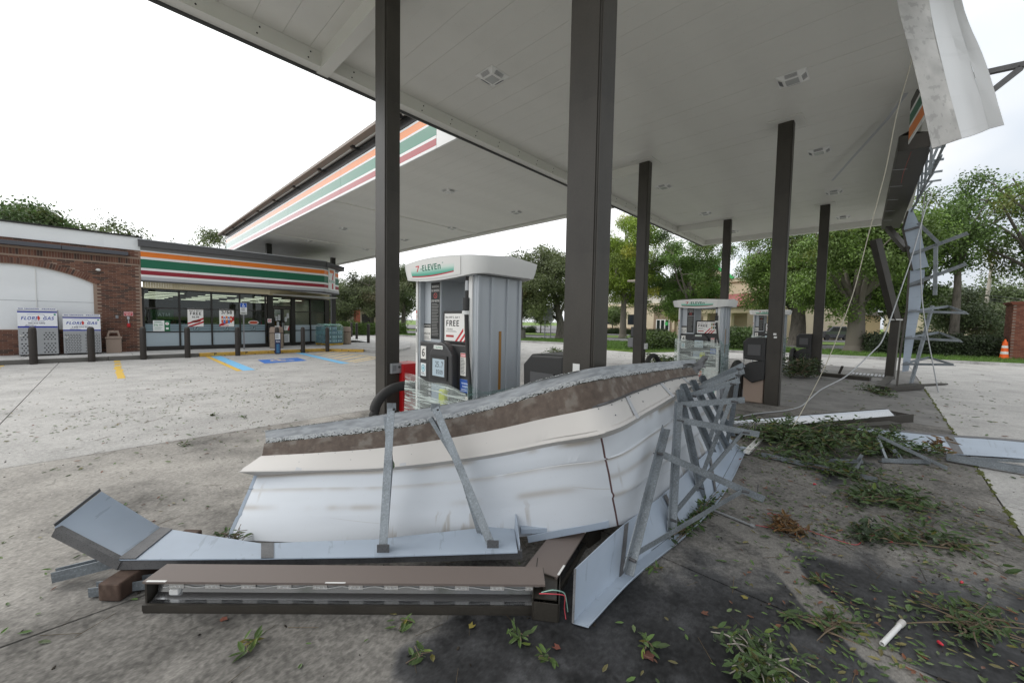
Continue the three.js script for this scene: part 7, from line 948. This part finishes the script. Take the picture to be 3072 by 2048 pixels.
// ---------- background ----------
{
  // beige shopping building across the road
  const b = thing('beige_building', 'beige building with glass doors and columned porch across the road', 'building', [51.5, 0, -20], -0.3);
  const B = (n, m, ...a) => box(n, m, b, ...a);
  B('wall', M.stucco, 0, 18, 0, 4.0, -22, 0.2); B('wall', M.stucco, 0.3, 18, 0, 6.4, 0.21, 9.4); B('wall', M.stucco, 2.2, 18, 0, 4.4, 9.41, 13.5);
  B('wall_base', plain(0.42, 0.30, 0.22, 0.9), -0.05, -0.001, 0, 0.8, -22, 0.2); B('cornice', M.stucco, -0.25, 18, 4.001, 4.35, -22.2, 0.2); B('cornice', M.stucco, 0.05, 18, 6.401, 6.8, 0.2, 9.6); B('roof', plain(0.5, 0.48, 0.44, 0.9), 0.5, 17, 4.36, 5.9, -14, 0.1);
  for (const [z, w, l] of [[-18, 2.2, 1], [-13, 2.2, 1], [-8, 2.2, 1]]) { const wn = B('window', M.mullion, -0.03, 0.05, 1.3, 2.8, z, z + w); mesh('pane', boxG(-0.05, -0.031, 1.4, 2.7, z + 0.1, z + w / 2 - 0.04), plain(0.02, 0.025, 0.03, 0.08), wn); mesh('pane', boxG(-0.05, -0.031, 1.4, 2.7, z + w / 2 + 0.04, z + w - 0.1), plain(0.02, 0.025, 0.03, 0.08), wn); const cc = new THREE.CylinderGeometry(0.3, 0.3, 0.02, 18); cc.rotateZ(Math.PI / 2); cc.translate(-0.06, 2.05, z + w * 0.75); mesh('round_decal', cc, plain(0.3, 0.5, 0.32, 0.6), wn); }
  B('entrance_shade_panel', plain(0.25, 0.19, 0.13, 0.9), -0.02, 0.02, 0, 3.6, -3.2, -0.2); const dr = B('door_frame', M.offwhite, -0.09, -0.021, 0, 2.1, -2.7, -0.5); for (const z of [-2.6, -1.9, -1.2]) mesh('door_pane', boxG(-0.11, -0.091, 0.15, 2.0, z + 0.05, z + 0.55), plain(0.02, 0.03, 0.028, 0.1), dr); const gd = new THREE.CylinderGeometry(0.26, 0.26, 0.02, 18); gd.rotateZ(Math.PI / 2); gd.translate(-0.12, 1.55, -0.95); mesh('green_decal', gd, plain(0.05, 0.4, 0.1, 0.6), dr);  // flat panel by the doors, its darker colour stands for a recess in shade
  // porch with columns
  for (const z of [3.2, 6.2, 9.0, 12]) { const c = B('column', M.stucco, -2.4, -1.9, 0.5, 2.6, z - 0.25, z + 0.25); mesh('column_base', boxG(-2.5, -1.8, 0, 0.499, z - 0.35, z + 0.35), M.stucco, c); mesh('column_head', boxG(-2.5, -1.8, 2.601, 2.8, z - 0.35, z + 0.35), M.stucco, c); }
  B('porch_beam', M.stucco, -2.6, -1.7, 2.801, 3.5, 2.4, 12.8); const pr = new THREE.CylinderGeometry(0.001, 1.6, 1.4, 3, 1); const rf = sheetG([[[-2.9, 3.51, 2.2], [0.2, 5.0, 3.4]], [[-2.9, 3.51, 13], [0.2, 5.0, 12]]], 0.08); mesh('porch_roof', rf, plain(0.28, 0.10, 0.09, 0.8), b);
  const gs = new THREE.Shape([[-2.6, 0], [2.6, 0], [0, 1.9]].map((p) => new THREE.Vector2(...p))); const gg = new THREE.ExtrudeGeometry(gs, { depth: 0.5, bevelEnabled: false }); gg.rotateY(-Math.PI / 2); gg.translate(0.2, 6.81, 4.9); mesh('gable', metric(gg), M.stucco, b); for (const s of [-1, 1]) mesh('gable_trim', barG([0.0, 6.8, 4.9 + s * 2.9], [0.0, 8.95, 4.9], rectS(0.35, 0.25)), plain(0.03, 0.42, 0.10, 0.5), b);
  const w2 = thing('tan_house', 'low tan house behind the trees beyond pump 2', 'building', [62, 0, 2], -0.2); box('wall', plain(0.55, 0.42, 0.22, 0.9), w2, 0, 8, 0, 3, -9, -4); box('roof', plain(0.3, 0.26, 0.22, 0.9), w2, -0.4, 8.4, 3.01, 3.5, -9.4, -3.6); for (const z of [-8.2, -5.8]) { const q = box('window', M.offwhite, w2, -0.06, -0.001, 1, 2.2, z, z + 1.2); mesh('pane', boxG(-0.075, -0.061, 1.08, 2.12, z + 0.08, z + 1.12), plain(0.04, 0.05, 0.05, 0.1), q); }
  const c2 = thing('white_colonnade', 'low pale building with red brown posts seen under the far oak', 'building', [40, 0, -44], 0.6); box('wall', M.wallwhite, c2, -9, 9, 0, 3.2, -4, 0); box('eave', M.stucco, c2, -9.4, 9.4, 3.21, 3.7, -4.4, 1.6); for (let k = 0; k < 7; k++) box('post', plain(0.3, 0.09, 0.05, 0.8), c2, -8 + k * 2.6, -7.6 + k * 2.6, 0, 3.2, 1.0, 1.4); for (let k = 0; k < 6; k++) box('window', M.mullion, c2, -7 + k * 2.6, -5.8 + k * 2.6, 0.9, 2.3, 0.001, 0.04);
  const c3 = thing('low_house', 'low house with brick red posts behind the grey green oaks', 'building', [20, 0, -50], 0.1); box('wall', plain(0.6, 0.55, 0.42, 0.9), c3, -7, 7, 0, 2.7, -4, 0); box('roof', plain(0.42, 0.38, 0.33, 0.9), c3, -7.6, 7.6, 2.71, 3.5, -4.5, 1.4); for (const x of [-5, -1.5, 2, 5.5]) box('post', plain(0.30, 0.09, 0.05, 0.8), c3, x, x + 0.6, 0, 2.7, 0.8, 1.3); for (const x of [-3.6, 0.2, 3.6]) box('window', M.mullion, c3, x, x + 1.3, 0.8, 2.1, 0.001, 0.05);
  const far = thing('far_warehouse', 'long pale warehouse on the skyline beyond the hedge', 'building', [150, 0, 18], 0); box('wall', plain(0.42, 0.36, 0.28, 0.9), far, 0, 20, 0, 5.6, -18, 5.5); box('eave', plain(0.5, 0.46, 0.4, 0.9), far, -0.4, 20, 5.61, 6.0, -18.4, 5.9);
  const far2 = thing('far_shop', 'distant pink and green shop front right of the utility pole', 'building', [130, 0, 18.5], 0); box('wall', plain(0.55, 0.44, 0.38, 0.9), far2, 0, 8, 0, 2.5, -2.5, 4); box('roof', plain(0.30, 0.58, 0.52, 0.7), far2, -0.6, 8, 2.51, 2.9, -2.9, 4.4); box('window', M.mullion, far2, -0.05, -0.001, 0.3, 1.5, -1.8, 2.8);
  // brick pier with cone
  const p = thing('brick_pier', 'square brick pier with a stepped brick cap at the lot edge', 'pier', [32.3, 0.05, 5.6]); const rb = rng(31), bl = [[], [], []]; box('core', plain(0.24, 0.19, 0.16, 1), p, -0.78, 0.78, 0, 2.74, -0.93, 0.93); for (let j = 0; j < 36; j++) { const y = j * 0.076; for (let z = -0.93 + (j % 2) * 0.1; z < 0.92; z += 0.215) bl[Math.floor(rb() * 3)].push(boxG(-0.8, -0.77, y, y + 0.066, z, Math.min(0.94, z + 0.205))); for (let x = -0.79 + (j % 2) * 0.1; x < 0.78; x += 0.215) for (const s of [-1, 1]) bl[Math.floor(rb() * 3)].push(boxG(x, Math.min(0.79, x + 0.205), y, y + 0.066, s > 0 ? 0.925 : -0.955, s > 0 ? 0.955 : -0.925)); }
  [[0.19, 0.07, 0.045], [0.15, 0.055, 0.038], [0.22, 0.09, 0.06]].forEach((c, k) => (mesh('brickwork', merge(bl[k]), plain(...c, 0.95), p).userData.kind = 'stuff')); box('cap_course', plain(0.2, 0.07, 0.045, 0.95), p, -0.86, 0.86, 2.745, 2.82, -1.0, 1.0); box('cap_course', plain(0.17, 0.06, 0.04, 0.95), p, -0.9, 0.9, 2.822, 2.9, -1.05, 1.05);
  const cn = thing('traffic_cone', 'orange and white banded traffic barrel cone beside the brick pier', 'traffic cone', [31.4, 0.06, 4.48]); const ring = (n, m, y0, y1, r0, r1) => { const c = new THREE.CylinderGeometry(r1, r0, y1 - y0, 20); c.translate(0, (y0 + y1) / 2, 0); mesh(n, metric(c), m, cn); }; const org = plain(0.85, 0.13, 0.015, 0.5); ring('base', org, 0, 0.12, 0.17, 0.165); ring('orange_band', org, 0.12, 0.25, 0.15, 0.14); ring('white_band', M.offwhite, 0.25, 0.38, 0.14, 0.13); ring('orange_band', org, 0.38, 0.56, 0.13, 0.115); ring('white_band', M.offwhite, 0.56, 0.68, 0.115, 0.105); ring('orange_band', org, 0.68, 0.88, 0.105, 0.085); ring('handle', org, 0.88, 1.0, 0.05, 0.03);
  // poles and lamps
  const up = thing('utility_pole', 'leaning grey utility pole beyond the dark hedge', 'utility pole', [60, 0, 7.1]); mesh('pole_shaft', limbG([[0, 0, 0], [0.2, 4, 0.12], [0.3, 8.2, 0.3]], 0.17, 0.12, 8), M.twigGrey, up); for (const [z, y] of [[0, 4.6], [0.2, 4.4], [0.1, 4.9]]) mesh('power_line', tubeG([[0.2, y, 0.2], [14, y - 0.5 - z, 9], [40, y + 0.6, 26]], 0.02, 20, 4), M.darkgrey, up);
  const lp = thing('car_park_lamp', 'thin dark lamp post on a round concrete base right of pump 6', 'lamp post', [23.5, 0.06, -21.4]); { const c = new THREE.CylinderGeometry(0.33, 0.33, 0.75, 18); c.translate(0, 0.37, 0); mesh('lamp_base', metric(c), plain(0.14, 0.13, 0.12, 0.9), lp); mesh('lamp_pole', tubeG([[0, 0.7, 0], [0, 4, 0], [0, 6.2, 0]], 0.07, 6, 8), M.bollard, lp); box('lamp_head', M.bollard, lp, -0.5, 0.2, 6.2, 6.35, -0.15, 0.15); }
  const lp2 = thing('car_park_lamp', 'flat lamp head on a post beside the column with the switch box', 'lamp post', [28, 0.06, -13.6]); box('lamp_pole', M.bollard, lp2, -0.06, 0.06, 0, 4.6, -0.06, 0.06); box('lamp_head', M.tan, lp2, -0.35, 0.35, 4.61, 4.75, -0.75, 0.3, 0.03); box('lamp_lens', M.offwhite, lp2, -0.2, 0.2, 4.595, 4.609, -0.5, 0.1);
  const rs = thing('road_sign', 'small road sign on two thin posts beside the dark oak trunk', 'sign', [26.3, 0.06, -20.9]); box('sign_leg', M.midgrey, rs, -0.03, 0.03, 0, 2.6, -0.35, -0.29); box('sign_leg', M.midgrey, rs, -0.03, 0.03, 0, 2.6, 0.29, 0.35); box('sign_board', M.midgrey, rs, -0.05, -0.031, 1.6, 2.7, -0.5, 0.5);
  const car = (label, x, z, turn, c) => { const t = thing('parked_car', label, 'car', [x, 0, z], turn, 'cars across the road'); const s = new THREE.Shape([[-2.2, 0.35], [2.2, 0.35], [2.25, 0.75], [2.0, 0.95], [1.1, 1.02], [0.5, 1.5], [-1.4, 1.52], [-2.0, 1.05], [-2.25, 0.95]].map((p) => new THREE.Vector2(...p))); const g = new THREE.ExtrudeGeometry(s, { depth: 1.6, bevelEnabled: true, bevelSize: 0.08, bevelThickness: 0.08, bevelSegments: 2 }); g.translate(0, 0, -0.8); mesh('body', metric(g), phys({ color: lin(...c), roughness: 0.25, clearcoat: 1 }), t); for (const s2 of [-1, 1]) { const w = new THREE.Shape([[-1.5, 1.05], [0.9, 1.05], [0.45, 1.42], [-1.3, 1.44]].map((p) => new THREE.Vector2(...p))); const wg = new THREE.ExtrudeGeometry(w, { depth: 0.02, bevelEnabled: false }); wg.translate(0, 0, s2 > 0 ? 0.885 : -0.905); mesh('side_window', metric(wg), M.blackGloss, t); for (const x2 of [-1.4, 1.4]) { const c2 = new THREE.CylinderGeometry(0.34, 0.34, 0.22, 18); c2.rotateX(Math.PI / 2); c2.translate(x2, 0.34, s2 * 0.8); mesh('wheel', metric(c2), M.rubber, t); } mesh('tail_light', boxG(-2.34, -2.3, 0.7, 0.9, s2 * 0.6 - 0.15, s2 * 0.6 + 0.15), M.redGloss, t); } };
  car('dark car parked beyond the trees behind pump 2', 57, -4.5, 2.6, [0.02, 0.022, 0.03]); car('white car far off beside the pink shop', 118, 17.8, 1.5, [0.6, 0.6, 0.6]); car('green car far off beside the pink shop', 122, 16.2, 1.5, [0.04, 0.3, 0.12]);
}
renderer.render(scene, camera);
